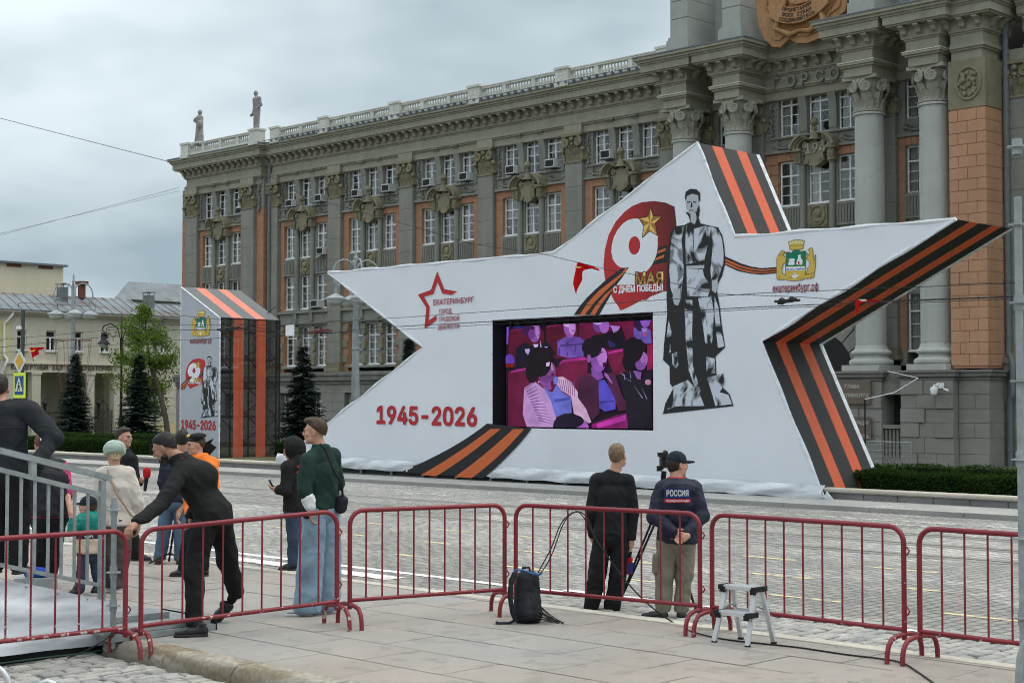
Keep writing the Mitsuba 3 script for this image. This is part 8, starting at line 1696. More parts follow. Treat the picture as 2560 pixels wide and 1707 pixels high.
hr = [(5.826, 1.732), (7.142, 1.393), (5.828, 1.575), (7.068, 1.248), (5.84, 0.786), (7.05, 0.464), (7.083, 0.339), (7.067, 1.378)]; HX = -12.02
P3 = lambda q: (HX, q[0], q[1])
RL = put('handrail', MB().bar(P3(hr[0]), P3(hr[1]), .06, .05), 'm_galv', parent=RP)
put('middle_rail', MB().bar(P3(hr[2]), P3(hr[3]), .045, .04), 'm_galv', parent=RP); put('lower_rail', MB().bar(P3(hr[4]), P3(hr[5]), .04, .035), 'm_galv', parent=RP)
put('post', MB().bar(P3(hr[7]), P3((hr[7][0], .05)), .05, .05, (1, 0, 0)), 'm_galv', parent=RP)
for x in (19, 53.5, 88, 121.5, 155, 187.5, 220):
 a = [(6.176, 1.498), (6.301, 1.465), (6.427, 1.432), (6.552, 1.399), (6.678, 1.365), (6.801, 1.333), (6.927, 1.296)][[19, 53.5, 88, 121.5, 155, 187.5, 220].index(x)]; zb = np.interp(a[0], [hr[4][0], hr[5][0]], [hr[4][1], hr[5][1]])
 put('baluster', MB().bar((HX, a[0], a[1]), (HX, a[0], zb), .022, .022, (1, 0, 0)), 'm_galv', parent=RP)
for x0, y0, y1_ in ((83, 1150, 1190),): a, b = [(6.403, 1.579), (6.405, 1.43)]; put('short_post', MB().bar(P3(a), P3((a[0], b[1])), .05, .05, (1, 0, 0)), 'm_galv', parent=RP)
a, b = [(6.39, 0.635), (6.392, 0.52)]; put('short_post', MB().bar(P3(a), P3((a[0], b[1])), .04, .04, (1, 0, 0)), 'm_galv', parent=RP)
def scaff(p, z0, z1, rings, label):
 k = thing('scaffold_post', label, 'post'); put('tube', MB().tube([(p[0], p[1], z0), (p[0], p[1], z1)], .0245, 14), 'm_galv', 40, parent=k)
 for z in rings: put('ring', MB().lathe([(.0245, -.006), (.062, -.006), (.062, .004), (.0245, .004)], (p[0], p[1], z), 16), 'm_galv', parent=k); put('collar', MB().lathe([(.0245, -.05), (.032, -.05), (.032, .05), (.0245, .05)], (p[0], p[1], z-.0), 14), 'm_galv', 40, parent=k) if int(z*10) % 2 else None
 return k
pp = RT*[(-3.434, 0.359)][0][0]+HD*13.25; scaff(pp, -.05, [(-3.443, 1.242)][0][1], [[(-3.442, 1.135)][0][1], [(-3.436, 0.599)][0][1], [(-3.434, 0.318)][0][1]], 'grey scaffold post with ring flanges at the foot of the ramp')
pp = RT*[(3.24, 0.812)][0][0]+HD*9.76; scaff(pp, -.02, 3.38, [[(3.27, 3.203)][0][1]-.5*i for i in range(-1, 7)], 'galvanised scaffold post at the right edge of the photo')
k = thing('foot_plate', 'flat grey metal step plates lying at the foot of the ramp', 'metal plate')
fp = [(-11.778, 7.241, 0), (-11.647, 8.054, 0)]; X0 = (fp[0][0]+fp[1][0])/2
put('plate', MB().box(X0-1.1, X0, fp[0][1]-.25, fp[1][1], .004, .055), 'm_galv', parent=k); put('plate', MB().box(X0-1.15, X0-.04, fp[0][1]-.3, fp[1][1]-.03, .06, .105), 'm_galv', parent=k); put('upper_plate', MB().box(X0-1.0, X0-.35, fp[0][1]-.35, fp[0][1]+.55, .108, .16), 'm_galv', parent=k)
put('end_cap', MB().box(X0-.9, X0+.006, fp[1][1]-.001, fp[1][1]+.01, .0, .11), 'm_rubber', parent=k)
cable([np.array(p)+[0, 0, .015] for p in [(-11.906, 5.934, -0.1), (-11.919, 6.079, -0.1), (-11.923, 6.403, -0.1), (-11.89, 6.717, -0.1), (-11.892, 6.947, -0.1), (-12.09, 7.172, -0.1)]] + [RT*[(-3.347, 0.114)][0][0]+HD*12.95+np.array([0, 0, [(-3.347, 0.114)][0][1]])], 'dark green cable along the bottom of the white ramp cloth', .008, 'm_cable_green')
cable([np.array([(-11.817, 6.676, -0.1)][0])+[0, 0, .012]] + DP([(-3.512, 0.021), (-3.38, 0.093), (-3.289, 0.162)], 12.7), 'thin grey cable slanting up to the corner of the white ramp cloth', .005)
k = thing('steel_barrier', 'bent end of a galvanised barrier in the bottom left corner', 'barrier'); put('tube', MB().tube(DP([(-3.529, 0.33), (-3.462, 0.312), (-3.408, 0.275), (-3.375, 0.232), (-3.356, 0.179), (-3.344, 0.105)], 10.3), .021, 12), 'm_alu', 40, parent=k); put('tube', MB().tube(DP([(-3.266, 0.088), (-3.245, 0.135), (-3.195, 0.151), (-3.146, 0.135), (-3.118, 0.088)], 10.6), .018, 10), 'm_alu', 40, parent=k)
k = thing('steel_barrier', 'bluish galvanised tube foot beside the scaffold post at the lower right', 'barrier'); put('tube', MB().tube(DP([(3.229, 0.61), (3.186, 0.556), (3.162, 0.474), (3.153, 0.363), (3.152, 0.239)], 9.6), .02, 10), 'm_galv', 40, parent=k)
k = thing('shoe_bag', 'small blue bag lying on the slabs behind the ramp handrail', 'bag'); cx = [(-5.254, 0.189)][0]; s = Sdf(); s.cone((-.08, 0, .05), (.08, 0, .05), .06, .05, .03); s.plane((0, 0, 0), (0, 0, -1)); put('bag', s.mesh(.012, (.01, 12, 12), 2), cloth('m_blue_bag', (.02, .07, .36)), True, place(cx[0], 17, cx[1]-.06), parent=k); put('crate', MB().box(-.22, .2, -.1, .1, -.16-(cx[1]-.06-.16), -.005), 'm_galv', to=place(cx[0], 17, cx[1]-.06), parent=k)
# fittings on the city hall: air conditioners, cameras, roof statues, mesh fence
mat('m_ac', (.62, .63, .62), .5)
ACB = MB().box(-.31, .31, -.22, .34, 0, .42); ACG = MB().box(-.27, .27, -.232, -.221, .05, .37)
G_AC, G_ACG = ply(ACB, 'm_ac'), ply(ACG, 'm_dark'); ACF = ply(MB().box(-.36, .36, -.3, .3, -.04, 0), 'm_pipe')
for x, z, L in ((-79.0, 13.7, 'white window air conditioner under the top floor of the far left pavilion'), (-73.9, 13.7, 'air conditioner at the left top floor window just right of the tall downpipe'), (-71.1, 13.75, 'pair side air conditioner right of the first cartouche after the downpipe'), (-67.7, 13.72, 'air conditioner low in the second wing bay, left window, top floor'), (-65.0, 13.75, 'air conditioner low in the second wing bay, right window, top floor'),
    (-61.6, 13.72, 'air conditioner at the left top window of the third wing bay'), (-58.7, 13.75, 'air conditioner at the right top window of the third wing bay'), (-55.2, 13.74, 'air conditioner at the left top window of the fourth wing bay'), (-52.4, 13.76, 'air conditioner at the right top window of the fourth wing bay'), (-48.7, 13.8, 'air conditioner at the top window next to the first column'), (-70.9, 10.62, 'air conditioner one floor lower in the first wing bay'), (-71.4, 7.55, 'lowest air conditioner of the facade in the first wing bay')):
 y = YW - (.5 if x < -79 else 0) + .02; k = thing('air_conditioner', L, 'air conditioner', 'air conditioners on the city hall windows'); scene[k+'__case'] = {**G_AC, 'to_world': S((x, y, z))}; scene[k+'__grille'] = {**G_ACG, 'to_world': S((x, y, z))}; scene[k+'__bracket'] = {**ACF, 'to_world': S((x, y, z))}
k = thing('security_camera', 'white dome camera on the podium wall right of the columns', 'camera'); q = [(-29.958, 53.6, 2.451)][0]
put('dome', MB().sphere((q[0], 53.62, q[2]-.08), .13, 2).lathe([(.14, 0), (.15, .12), (.1, .2), (0, .2)], (q[0], 53.62, q[2]-.05), 14), 'm_white', 40, parent=k); put('arm', MB().tube([(q[0], 53.62, q[2]+.12), (q[0], 53.62, q[2]+.2), (q[0]+.1, 53.95, q[2]+.2)], .04, 8).box(q[0]-.02, q[0]+.3, 53.86, 53.95, q[2]+.08, q[2]+.3), 'm_white', parent=k)
k = thing('security_camera', 'small bullet camera just right of the white dome camera', 'camera'); q = [(-29.482, 53.6, 2.464)][0]; put('body', MB().tube([(q[0]-.1, 53.7, q[2]+.05), (q[0]+.15, 53.6, q[2]-.02)], .045, 10), 'm_white', 40, parent=k); put('arm', MB().tube([(q[0], 53.66, q[2]), (q[0]-.1, 53.8, q[2]+.12), (q[0]-.3, 53.9, q[2]+.05)], .02, 6), 'm_black', parent=k)
k = thing('mesh_fence', 'low wire mesh fence panel in front of the podium wall', 'fence'); fy = 47.0; q = [(-28.893, 47, 0.636), (-27.137, 47, 0.656), (-27.149, 47, -0.452), (-28.903, 47, -0.414)]; fx0, fx1, fz0, fz1 = q[0][0], q[1][0], -.35, q[0][2]
put('frame', MB().tube([(fx0, fy, fz0), (fx0, fy, fz1), (fx1, fy, fz1), (fx1, fy, fz0)], .022, 6), 'm_galv', parent=k)
for i in range(17): put('wire', MB().tube([(fx0+(fx1-fx0)*(i+1)/18, fy, fz0), (fx0+(fx1-fx0)*(i+1)/18, fy, fz1)], .006, 4), 'm_galv', parent=k)
for i in range(5): put('cross_wire', MB().tube([(fx0, fy, fz0+(fz1-fz0)*(i+.5)/5), (fx1, fy, fz0+(fz1-fz0)*(i+.5)/5)], .006, 4), 'm_galv', parent=k)
k = thing('cable_post', 'thin dark post with slack white cable in front of the wall plaques', 'post'); q = [(-30.789, 50, 2.11), (-30.748, 50, -0.603), (-29.167, 50, 3.237)]; put('post', MB().tube([(q[0][0], 50, -.4), (q[0][0], 50, q[0][2])], .03, 6), 'm_black', parent=k); put('cable', MB().tube([(q[0][0], 50, q[0][2]), (q[0][0]+.7, 50.9, q[0][2]+.25), (q[0][0]+1.2, 51.8, q[0][2]+.8), (-32.0, 53.7, 3.22)], .018, 5), 'm_white', 40, parent=k)
mat('m_statue', mottle((.26, .25, .235), .25, 2), .85)
def statue(label, x, y, z, f):
 k = thing('roof_statue', label, 'statue'); s = Sdf(); f(s); m = s.mesh(.035, (.03, 4, 4), 4); put('figure', m, 'm_statue', True, T().translate([x, y, z]) @ T().scale([.86, .86, .86]), parent=k); put('base', MB().box(x-.4, x+.4, y-.3, y+.3, z-.12, z), 'm_white_stone', parent=k)
def man_s(s):
 s.cone((.05, 0, 1.35), (0, 0, 2.05), .2, .26, .1, ((1, 0, 0), 1.3)); s.cone((.1, 0, .0), (.12, 0, 1.3), .13, .19, .06); s.cone((-.12, -.05, 0), (-.04, 0, 1.3), .12, .18, .06); s.cone((-.3, 0, 2.15), (.3, 0, 2.15), .12, .12, .1); s.cone((.33, 0, 2.1), (.46, .05, 1.65), .1, .085, .05); s.cone((.46, .05, 1.65), (.2, -.15, 1.4), .08, .07, .05); s.cone((-.33, 0, 2.1), (-.36, .05, 1.6), .1, .085, .05); s.cone((-.36, .05, 1.6), (-.3, -.1, 1.15), .08, .07, .05); s.ell((-.05, -.03, 2.52), (.14, .16, .2), .05); s.cone((0, 0, 2.2), (-.03, -.02, 2.42), .09, .08, .05); s.cone((-.34, -.1, 1.05), (-.42, -.15, 1.0), .1, .1, .04)
def woman_s(s):
 s.cone((0, 0, .0), (0, 0, 1.2), .34, .24, .1); s.cone((0, 0, 1.2), (0, 0, 1.75), .22, .25, .1, ((1, 0, 0), 1.2)); s.cone((-.22, 0, 1.75), (.2, 0, 1.8), .16, .13, .1); s.ell((.08, -.02, 2.2), (.14, .16, .19), .05); s.cone((.03, 0, 1.85), (.07, 0, 2.1), .09, .08, .05); s.ell((-.28, -.08, 1.65), (.24, .22, .2), .06); s.cone((.25, 0, 1.75), (.4, -.05, 1.35), .1, .09, .05); s.ell((.34, -.2, 1.25), (.15, .15, .3), .05); s.cone((.28, 0, 0), (.3, 0, .5), .13, .1, .06)
statue('stone statue of a standing man with arm akimbo on the roof balustrade', -75.8, YW-1.2, 18.5, man_s); statue('stone statue of a woman with a sheaf at the left corner of the roof', -81.9, YW-1.2, 18.42, woman_s)
# ---------------------------------------------------------------- people
cloth('m_suit', (.012, .0125, .015), .25, 70); cloth('m_knit_black', (.0105, .0105, .011), .3, 120); cloth('m_trouser_black', (.0095, .0095, .010), .25, 70); cloth('m_navy', (.011, .014, .032), .25, 60, rough=.65)
cloth('m_khaki', (.185, .165, .125), .22, 40); cloth('m_green', (.010, .032, .026), .3, 90); cloth('m_denim_light', (.21, .30, .385), .32, 22); cloth('m_denim', (.032, .05, .085), .35, 26); cloth('m_denim_mid', (.075, .12, .18), .35, 26)
cloth('m_ivory', (.56, .51, .455), .12, 30); cloth('m_mint', (.32, .40, .345), .15, 60); cloth('m_taupe', (.075, .066, .06), .2, 60); cloth('m_teal', (.0, .19, .15), .2, 30, rough=.6); cloth('m_beige', (.50, .40, .30), .15, 30); cloth('m_orange_hood', (.82, .20, .035), .12, 30); cloth('m_pink', (.52, .05, .19), .2, 60); cloth('m_vest', (.014, .014, .020), .3, 50, rough=.7); cloth('m_jacket_denim', (.020, .023, .027), .35, 40); cloth('m_cap', (.012, .018, .024), .2, 80)
mat('m_shoe_black', (.014, .015, .017), .35); mat('m_sole_dark', (.035, .034, .033), .7); mat('m_sole_white', (.58, .57, .55), .6); mat('m_shoe_white', (.56, .56, .54), .5); mat('m_shoe_silver', mottle((.34, .35, .36), .4, 30), .4, metallic=.3); mat('m_red_foam', (.45, .01, .02), .9); mat('m_strap_tan', (.33, .22, .155), .7); mat('m_shirt', (.62, .63, .64), .8); mat('m_red_trim', (.32, .015, .03), .8)
def Q(L, ys): return [np.array([a, y, b]) for (a, b), y in zip(L, ys)]
def V3(*a): return np.array(a, float)
def limbs(P, sa, ea, wa, sb, eb, wb, pel, ha, ka, aa, hb, kb, ab, neck=None):
 torso_into(P.body, sa, sb, pel, -.022, neck=neck)
 P.arm(sa, ea, wa); P.arm(sb, eb, wb)
 leg_into(P.body, ha, ka, aa, -.012); leg_into(P.body, hb, kb, ab, -.012)
def sleeves(s, *arms, r=(.064, .054, .044), end=.96):
 for sh, el, wr in arms: s.cone(sh, el, r[0], r[1], .02); s.cone(el, el+(wr-el)*end, r[1], r[2], .015)
def cuff(s, el, wr, end=.97): s.plane(el+(wr-el)*end, wr-el, .004)
def legs(P, mt, h1, h2, r, pel, top, folds=(.022, 7, 16), seed=1, hipr=.135, fl=1.38, w=(1, 0, 0), bot=None, name='trousers', h=.010, label=None):
 s = Sdf(); s.cone(pel+V3(0, 0, .05), pel-V3(0, 0, .03), hipr*.97, hipr, .05, (w, fl))
 for (a, b, c) in (h1, h2): s.cone(a, b, r[0]*.88, r[1]*.9, .02); s.cone(b, c, r[1]*.9, r[2]*.94, .015)
 s.plane(V3(0, 0, top), (0, 0, 1));
 if bot is not None: s.plane(V3(0, 0, bot), (0, 0, -1))
 return P.put(name, s.mesh(h, folds, seed), mt, label=label)
def shoes(P, pairs, um, sm='m_sole_dark', **k):
 for a, b in pairs:
  u, b_ = shoe(a, b, **k); kk = P.put('shoe', u, um); put('sole', b_, sm, True, P.M, parent=kk)
# 1 man in a black suit, from behind
x0, dp = .979, 15.6; P = Person('man in black suit seen from behind holding a red microphone beside the tripod', x0, dp)
sa, ea, wa, sb, eb, wb, pel, ha, ka, aa, hb, kb, ab, hc, nk = Q([(-0.121, 1.267), (-0.178, 0.951), (-0.15, 0.692), (0.201, 1.267), (0.256, 0.935), (0.231, 0.66), (0.028, 0.741), (-0.065, 0.68), (-0.119, 0.316), (-0.176, 0.022), (0.13, 0.68), (0.096, 0.296), (0.035, 0.006), (0.099, 1.511), (0.062, 1.316)], (0, 0, .16, 0, 0, -.03, 0, 0, -.02, 0, 0, -.02, 0, .03, 0))
limbs(P, sa, ea, wa, sb, eb, wb, pel, ha, ka, aa, hb, kb, ab, nk); P.head(hc, -25, 2, 4, 1.0, nk)
hand_into(P.body, wb, (-.05, .05, -1), (-1, .2, 0), .55, thumb=1); hand_into(P.body, wa, (0, .6, -.8), (1, .2, 0), .5, thumb=-1)
P.hair('m_hair_light', .045, .60, .013, -.105); P.finish(face=False)
s = Sdf(); torso_into(s, sa, sb, pel, 0.013, neck=nk); s.cone(pel, pel-V3(0, 0, .08), 0.125, 0.129, .02, ((1, 0, 0), 1.42)); sleeves(s, (sa, ea, wa), (sb, eb, wb)); s.cone((sa+sb)/2, nk+V3(0, 0, .02), .085, .065, .05); s.plane(pel-V3(0, 0, .075), (0, 0, -1)); cut_ = s.mesh(.010, (.016, 6, 7), 3); J = P.put('jacket', cut_, 'm_suit')
put('collar', MB().tube([nk+V3(.075*math.cos(t), .07*math.sin(t), .028+.012*math.sin(t)) for t in np.linspace(-2.9, .0, 14)], .011, 6), 'm_shirt', True, P.M, parent=J)
legs(P, 'm_trouser_black', (ha, ka, aa-V3(0, 0, .01)), (hb, kb, ab-V3(0, 0, .01)), (.105, .088, .075), pel, pel[2]+.02, (.03, 7, 14), 4, bot=None)
shoes(P, ((V3(aa[0]-.01, -.06, -.0), V3(aa[0]-.03, .22, 0)), (V3(ab[0]+.01, -.06, -.0), V3(ab[0]+.04, .22, 0))), 'm_shoe_black') if False else shoes(P, ((V3(aa[0]-.01, -.06, -.058), V3(aa[0]-.03, .22, -.058)), (V3(ab[0]+.01, -.06, -.058), V3(ab[0]+.04, .22, -.058))), 'm_shoe_black')
k = thing('microphone', 'red and blue handheld microphone held low by the man in the suit', 'microphone'); a, b = Q([(0.22, 0.549), (0.2, 0.307)], (-.03, -.03)); put('cube', MB().tube([a*.75+b*.25, b*.95+a*.05], .034, 6), 'm_red_foam', False, P.M, parent=k); put('label_band', MB().tube([a*.55+b*.45+V3(.012, -.02, 0), a*.1+b*.9+V3(.012, -.02, 0)], .030, 6), mat('m_blue_band', (.015, .03, .16), .5), False, P.M, parent=k); put('handle', MB().tube([a, a*.75+b*.25], .017, 8), 'm_rubber', True, P.M, parent=k)
# 2 cameraman with cap, hands behind his back
x0, dp = 1.608, 15.0; P = Person('cameraman in dark blue jacket and cap with hands behind his back', x0, dp)
sa, ea, wa, sb, eb, wb, pel, ha, ka, aa, hb, kb, ab, hc, nk = Q([(-0.142, 1.213), (-0.217, 0.955), (-0.053, 0.808), (0.163, 1.213), (0.228, 0.955), (0.079, 0.792), (0.001, 0.734), (-0.093, 0.668), (-0.118, 0.365), (-0.131, 0.047), (0.079, 0.668), (0.077, 0.365), (0.041, 0.047), (0.012, 1.443), (0.003, 1.279)], (0, -.06, -.20, 0, -.06, -.20, 0, 0, .0, 0, 0, 0, 0, .03, .0))
limbs(P, sa, ea, wa, sb, eb, wb, pel, ha, ka, aa, hb, kb, ab, nk); P.head(hc, -62, 0, 0, 1.0, nk)
hand_into(P.body, wa, (.85, -.12, -.35), (0, -1, .1), .45, thumb=-1); hand_into(P.body, wb+V3(0, -.035, -.01), (-.8, -.1, -.45), (0, -1, .1), .6, thumb=1)
P.hair('m_hair_dark', .0, .5, .006, -.07); P.finish()
s = Sdf(); q, A = P.q, P.A; s.ell(q(0, -.012, .050), np.array([.087, .108, .092]), .02, A); s.plane(q(0, 0, .022), A.T@V3(0, -.20, -1), .006); cp = P.put('cap', s.mesh(.008), 'm_cap')
s = Sdf(); s.ell(q(0, .115, .030), np.array([.066, .085, .016]), .01, A); put('visor', s.mesh(.006), 'm_cap', True, P.M, parent=cp)
s = Sdf(); torso_into(s, sa, sb, pel, 0.029, neck=nk); s.cone(pel, pel-V3(0, 0, .10), 0.142, 0.138, .02, ((1, 0, 0), 1.32)); sleeves(s, (sa, ea, wa), (sb, eb, wb), r=(0.076, 0.069, 0.048)); s.cone((sa+sb)/2, nk+V3(0, 0, .0), .10, .08, .05); s.ell((sa+sb)/2+V3(0, -.09, .0), np.array([.15, .07, .085]), .04); s.plane(pel-V3(0, 0, .04), (0, 0, -1)); J = P.put('jacket', s.mesh(.010, (.030, 6, 8), 7), 'm_navy')
put('neck_scarf', MB().tube([nk+V3(.078*math.cos(t), .078*math.sin(t), .028) for t in np.linspace(0, 6.28, 20)], .026, 8), 'm_red_trim', True, P.M, parent=J)
c_ = Q([(-0.144, 1.233), (0.106, 1.233), (0.106, 1.137), (-0.144, 1.137)], (0,)*4)
def backprint(x0_, x1_, z0_, z1_, y): return trimesh.creation.box((x1_-x0_, .004, z1_-z0_)).apply_translation(((x0_+x1_)/2, y, (z0_+z1_)/2))
yb_ = -.262
put('back_patch', backprint(c_[0][0], c_[1][0], c_[2][2], c_[0][2]+.0, yb_), mat('m_patch_blue', (.010, .018, .095), .7), False, P.M, parent=J); put('back_patch', backprint(c_[0][0], c_[1][0], c_[2][2]-.04, c_[2][2]-.002, yb_), 'm_red_foam', False, P.M, parent=J)
def back_text(s_, xa, xb, z, h, y, m='m_shirt', parent=J):
 t = text(s_, h, .003, True); v = t.vertices; w = np.ptp(v[:, 0]); t.vertices = np.c_[xa+(v[:, 0]-v[:, 0].min())*(xb-xa)/w, y-v[:, 2], z+v[:, 1]]; put('lettering', t, m, False, P.M, parent=parent)
back_text('РОССИЯ', c_[0][0]+.02, c_[1][0]-.02, c_[2][2]+.025, .056, yb_-.003); back_text('ТЕЛЕВИДЕНИЕ И РАДИО', c_[0][0]+.012, c_[1][0]-.012, c_[2][2]-.031, .020, yb_-.003)
legs(P, 'm_khaki', (ha, ka, aa), (hb, kb, ab), (.108, .090, .072), pel, pel[2]+.02, (.030, 6, 13), 9, bot=.02)
lg = P.k + '__trousers'; s = Sdf(); s.cone(ka+V3(-.085, .0, .19), ka+V3(-.09, 0, .05), .035, .035, .02, ((0, 1, 0), 2.0)); put('cargo_pocket', s.mesh(.01), 'm_khaki', True, P.M, parent=lg)
shoes(P, ((V3(aa[0]+.04, -.05, -.058), V3(aa[0]-.22, .10, -.058)), (V3(ab[0]-.01, -.08, -.058), V3(ab[0]+.03, .20, -.058))), 'm_shoe_black', 'm_sole_white', sole=.032)
# 3 young man in a green sweater, in profile
x0, dp = -1.896, 14.95; P = Person('young man in dark green sweater and wide light blue jeans in profile at the barrier', x0, dp)
sa, ea, wa, sb, eb, wb, pel, ha, ka, aa, hb, kb, ab, hc, nk = Q([(-0.069, 1.495), (-0.099, 1.216), (-0.044, 1.037), (0.133, 1.527), (0.166, 1.254), (0.096, 1.045), (0.038, 1.037), (-0.028, 0.959), (-0.049, 0.525), (-0.078, 0.092), (0.093, 0.959), (0.099, 0.525), (0.085, 0.107), (-0.028, 1.772), (0.031, 1.604)], (-.15, -.22, -.20, .14, .20, .16, 0, -.08, -.09, -.08, .09, .10, .12, 0, 0))
limbs(P, sa, ea, wa, sb, eb, wb, pel, ha, ka, aa, hb, kb, ab, nk); P.head(hc, 84, 0, 0, 1.02, nk)
hand_into(P.body, wa, (.1, .1, -1), (1, 0, 0), .5); hand_into(P.body, wb, (-.2, .1, -1), (-1, 0, 0), .5)
P.hair('m_hair_brown', .056, .52, .016, -.05, extra=lambda h, q, k, A: h.ell(q(0, .035, .105), np.array([.066, .075, .035])*k, .02, A)); P.finish(brow='m_hair_brown')
w = (sb-sa)/np.linalg.norm(sb-sa); s = Sdf(); torso_into(s, sa, sb, pel, 0.024, neck=nk); s.cone(pel, pel-V3(0, 0, .03), 0.129, 0.120, .02, (w, 1.3)); sleeves(s, (sa, ea, wa), (sb, eb, wb), r=(0.076, 0.067, 0.053), end=.55); s.cone((sa+sb)/2, nk-V3(0, 0, .03), .09, .072, .04); s.plane(pel-V3(0, 0, .015), (0, 0, -1)); J = P.put('sweater', s.mesh(.010, (.030, 6, 6), 11), 'm_green')
s = Sdf(); m_ = ea*.35+wa*.65+V3(.005, -.03, .0); s.cone(m_+V3(-.0, 0, .035), m_+V3(.02, 0, -.03), .056, .044, .03); P.put('shirt_tail', s.mesh(.009, (.03, 16, 18), 2), 'm_shirt', label='white cloth showing at the elbow')
s = Sdf(); s.cone(wa+V3(-.01, .0, .02), wa+V3(-.03, .02, -.05), .062, .05, .03); P.put('black_pouch', s.mesh(.009), 'm_knit_black'); put('shirt_collar', MB().tube([nk+V3(.07*math.cos(t), .07*math.sin(t), -.012+.01*math.sin(t)) for t in np.linspace(0, 6.28, 20)], .014, 6), 'm_shirt', True, P.M, parent=J)
legs(P, 'm_denim_light', (ha, ka, aa+V3(0, 0, .0)), (hb, kb, ab+V3(0, 0, .0)), (.118, .125, .125), pel, pel[2]+.015, (.040, 5, 5), 13, hipr=.128, w=w, bot=.035)
shoes(P, ((V3(aa[0]+.06, -.08, 0), V3(aa[0]-.22, -.12, 0)), (V3(ab[0]+.07, .10, 0), V3(ab[0]-.19, .06, 0))), 'm_shoe_silver', 'm_sole_white', sole=.03)
BG = thing('shoulder_bag', 'black shoulder bag on the hip of the young man in green', 'bag'); a, b, c_, d_ = Q([(0.189, 1.146), (0.291, 0.983), (0.07, 1.62), (0.212, 1.379)], (.02, .02, -.03, .0)); s = Sdf(); s.cone(V3(a[0]+.05, 0, a[2]-.045), V3(a[0]+.04, 0, b[2]+.05), .055, .055, .03, ((1, 0, 0), 1.1)); put('bag', s.mesh(.008, (.01, 12, 12), 5), 'm_bag', True, P.M, parent=BG); put('strap', MB().tube([c_+V3(-.03, -.1, .035), c_+V3(.02, -.13, .0), V3(d_[0]-.03, -.175, d_[2]+.02), V3(d_[0]+.04, -.13, d_[2]-.1), V3(a[0]+.06, -.03, a[2]+.0)], .013, 6), 'm_bag', True, P.M, parent=BG); put('buckle', MB().tube([V3(a[0]+.04, -.06, a[2]+.05), V3(a[0]+.05, -.05, a[2]+.03)], .017, 8), 'm_alu', True, P.M, parent=BG)
# 4 hooded person with a phone
x0, dp = -2.678, 18.9; P = Person('hooded person in black sweatshirt with a red ribbon looking down at a phone', x0, dp)
sa, ea, wa, sb, eb, wb, pel, ha, ka, aa, hb, kb, ab, hc, nk = Q([(-0.063, 1.252), (-0.081, 0.987), (-0.17, 0.987), (0.125, 1.262), (0.116, 0.987), (-0.11, 0.958), (0.029, 0.751), (-0.015, 0.693), (0.001, 0.384), (-0.002, 0.075), (0.078, 0.693), (0.09, 0.384), (0.062, 0.075), (-0.034, 1.464), (0.026, 1.312)], (-.15, -.20, -.16, .14, .16, -.02, 0, -.07, -.08, -.07, .08, .08, .1, 0, 0))
limbs(P, sa, ea, wa, sb, eb, wb, pel, ha, ka, aa, hb, kb, ab, nk); P.head(hc, 84, -15, 0, 1.0, nk); hand_into(P.body, wa, (-1, .2, .15), (0, .5, .8), .5); hand_into(P.body, wb, (-1, -.1, .1), (0, 0, 1), .5); P.finish(h=.009)
w = (sb-sa)/np.linalg.norm(sb-sa); s = Sdf(); torso_into(s, sa, sb, pel, 0.025, neck=nk); s.cone(pel, pel-V3(0, 0, .02), 0.133, 0.129, .02, (w, 1.3)); sleeves(s, (sa, ea, wa), (sb, eb, wb), r=(0.073, 0.065, 0.050)); s.ell(hc+V3(.03, 0, .03), (.135, .125, .145), .05); s.ell((sa+sb)/2+V3(.05, 0, .06), (.13, .14, .10), .05); s.sub(hc+V3(-.13, 0, -.02), (.10, .075, .095), .03); s.top = None; s.plane(pel-V3(0, 0, .03), (0, 0, -1)); J = P.put('hooded_sweatshirt', s.mesh(.011, (.030, 7, 8), 15), 'm_knit_black')
mb = MB(); c_ = V3(.11, -.24, 1.24);
for i in range(5): t = i*1.25; mb.obox(c_+V3(.035*math.cos(t), -.008*i, .05*math.sin(t)), (.022, .006, .012), np.array([[math.cos(t), 0, math.sin(t)], [0, 1, 0], [-math.sin(t), 0, math.cos(t)]]))
put('red_ribbon', mb, 'm_red_foam', False, P.M, parent=J)
legs(P, 'm_denim', (ha, ka, aa), (hb, kb, ab), (.10, .082, .064), pel, pel[2]+.02, (.028, 7, 13), 17, hipr=.125, w=w, bot=.05); shoes(P, ((V3(aa[0]+.06, -.07, 0), V3(aa[0]-.19, -.09, 0)), (V3(ab[0]+.06, .1, 0), V3(ab[0]-.19, .06, 0))), 'm_shoe_black')
PH = thing('phone', 'dark phone in the hands of the hooded person', 'phone'); put('body', trimesh.creation.box((.012, .075, .15), transform=trimesh.transformations.rotation_matrix(-.5, (0, 1, 0))).apply_translation(wa+V3(-.09, .06, .05)), 'm_rubber', False, P.M, parent=PH)
# 5 man in black bending over the barrier
x0, dp = -2.855, 14.0; P = Person('bearded man in black bending forward to grip the red barrier', x0, dp)
sa, sb, eb, wb, pel, ha, ka, aa, hb, kb, ab, hc, nk = Q([(-0.146, 1.38), (-0.022, 1.452), (-0.035, 1.187), (-0.099, 1.023), (0.131, 1.049), (0.066, 0.932), (-0.008, 0.551), (0.025, 0.099), (0.175, 0.943), (0.218, 0.588), (0.264, 0.291), (-0.309, 1.649), (-0.176, 1.547)], (-.20, .17, .24, .16, 0, -.10, -.16, -.28, .10, .26, .42, -.05, -.02))
ea = Q([(-0.234, 1.17)], (-.45,))[0]; wa = Q([(-0.383, 1.015)], (-.80,))[0]; ta = Q([(-0.458, 0.932)], (-.97,))[0]
limbs(P, sa, ea, wa, sb, eb, wb, pel, ha, ka, aa, hb, kb, ab, nk); P.head(hc, 84, -26, 4, 1.04, nk)
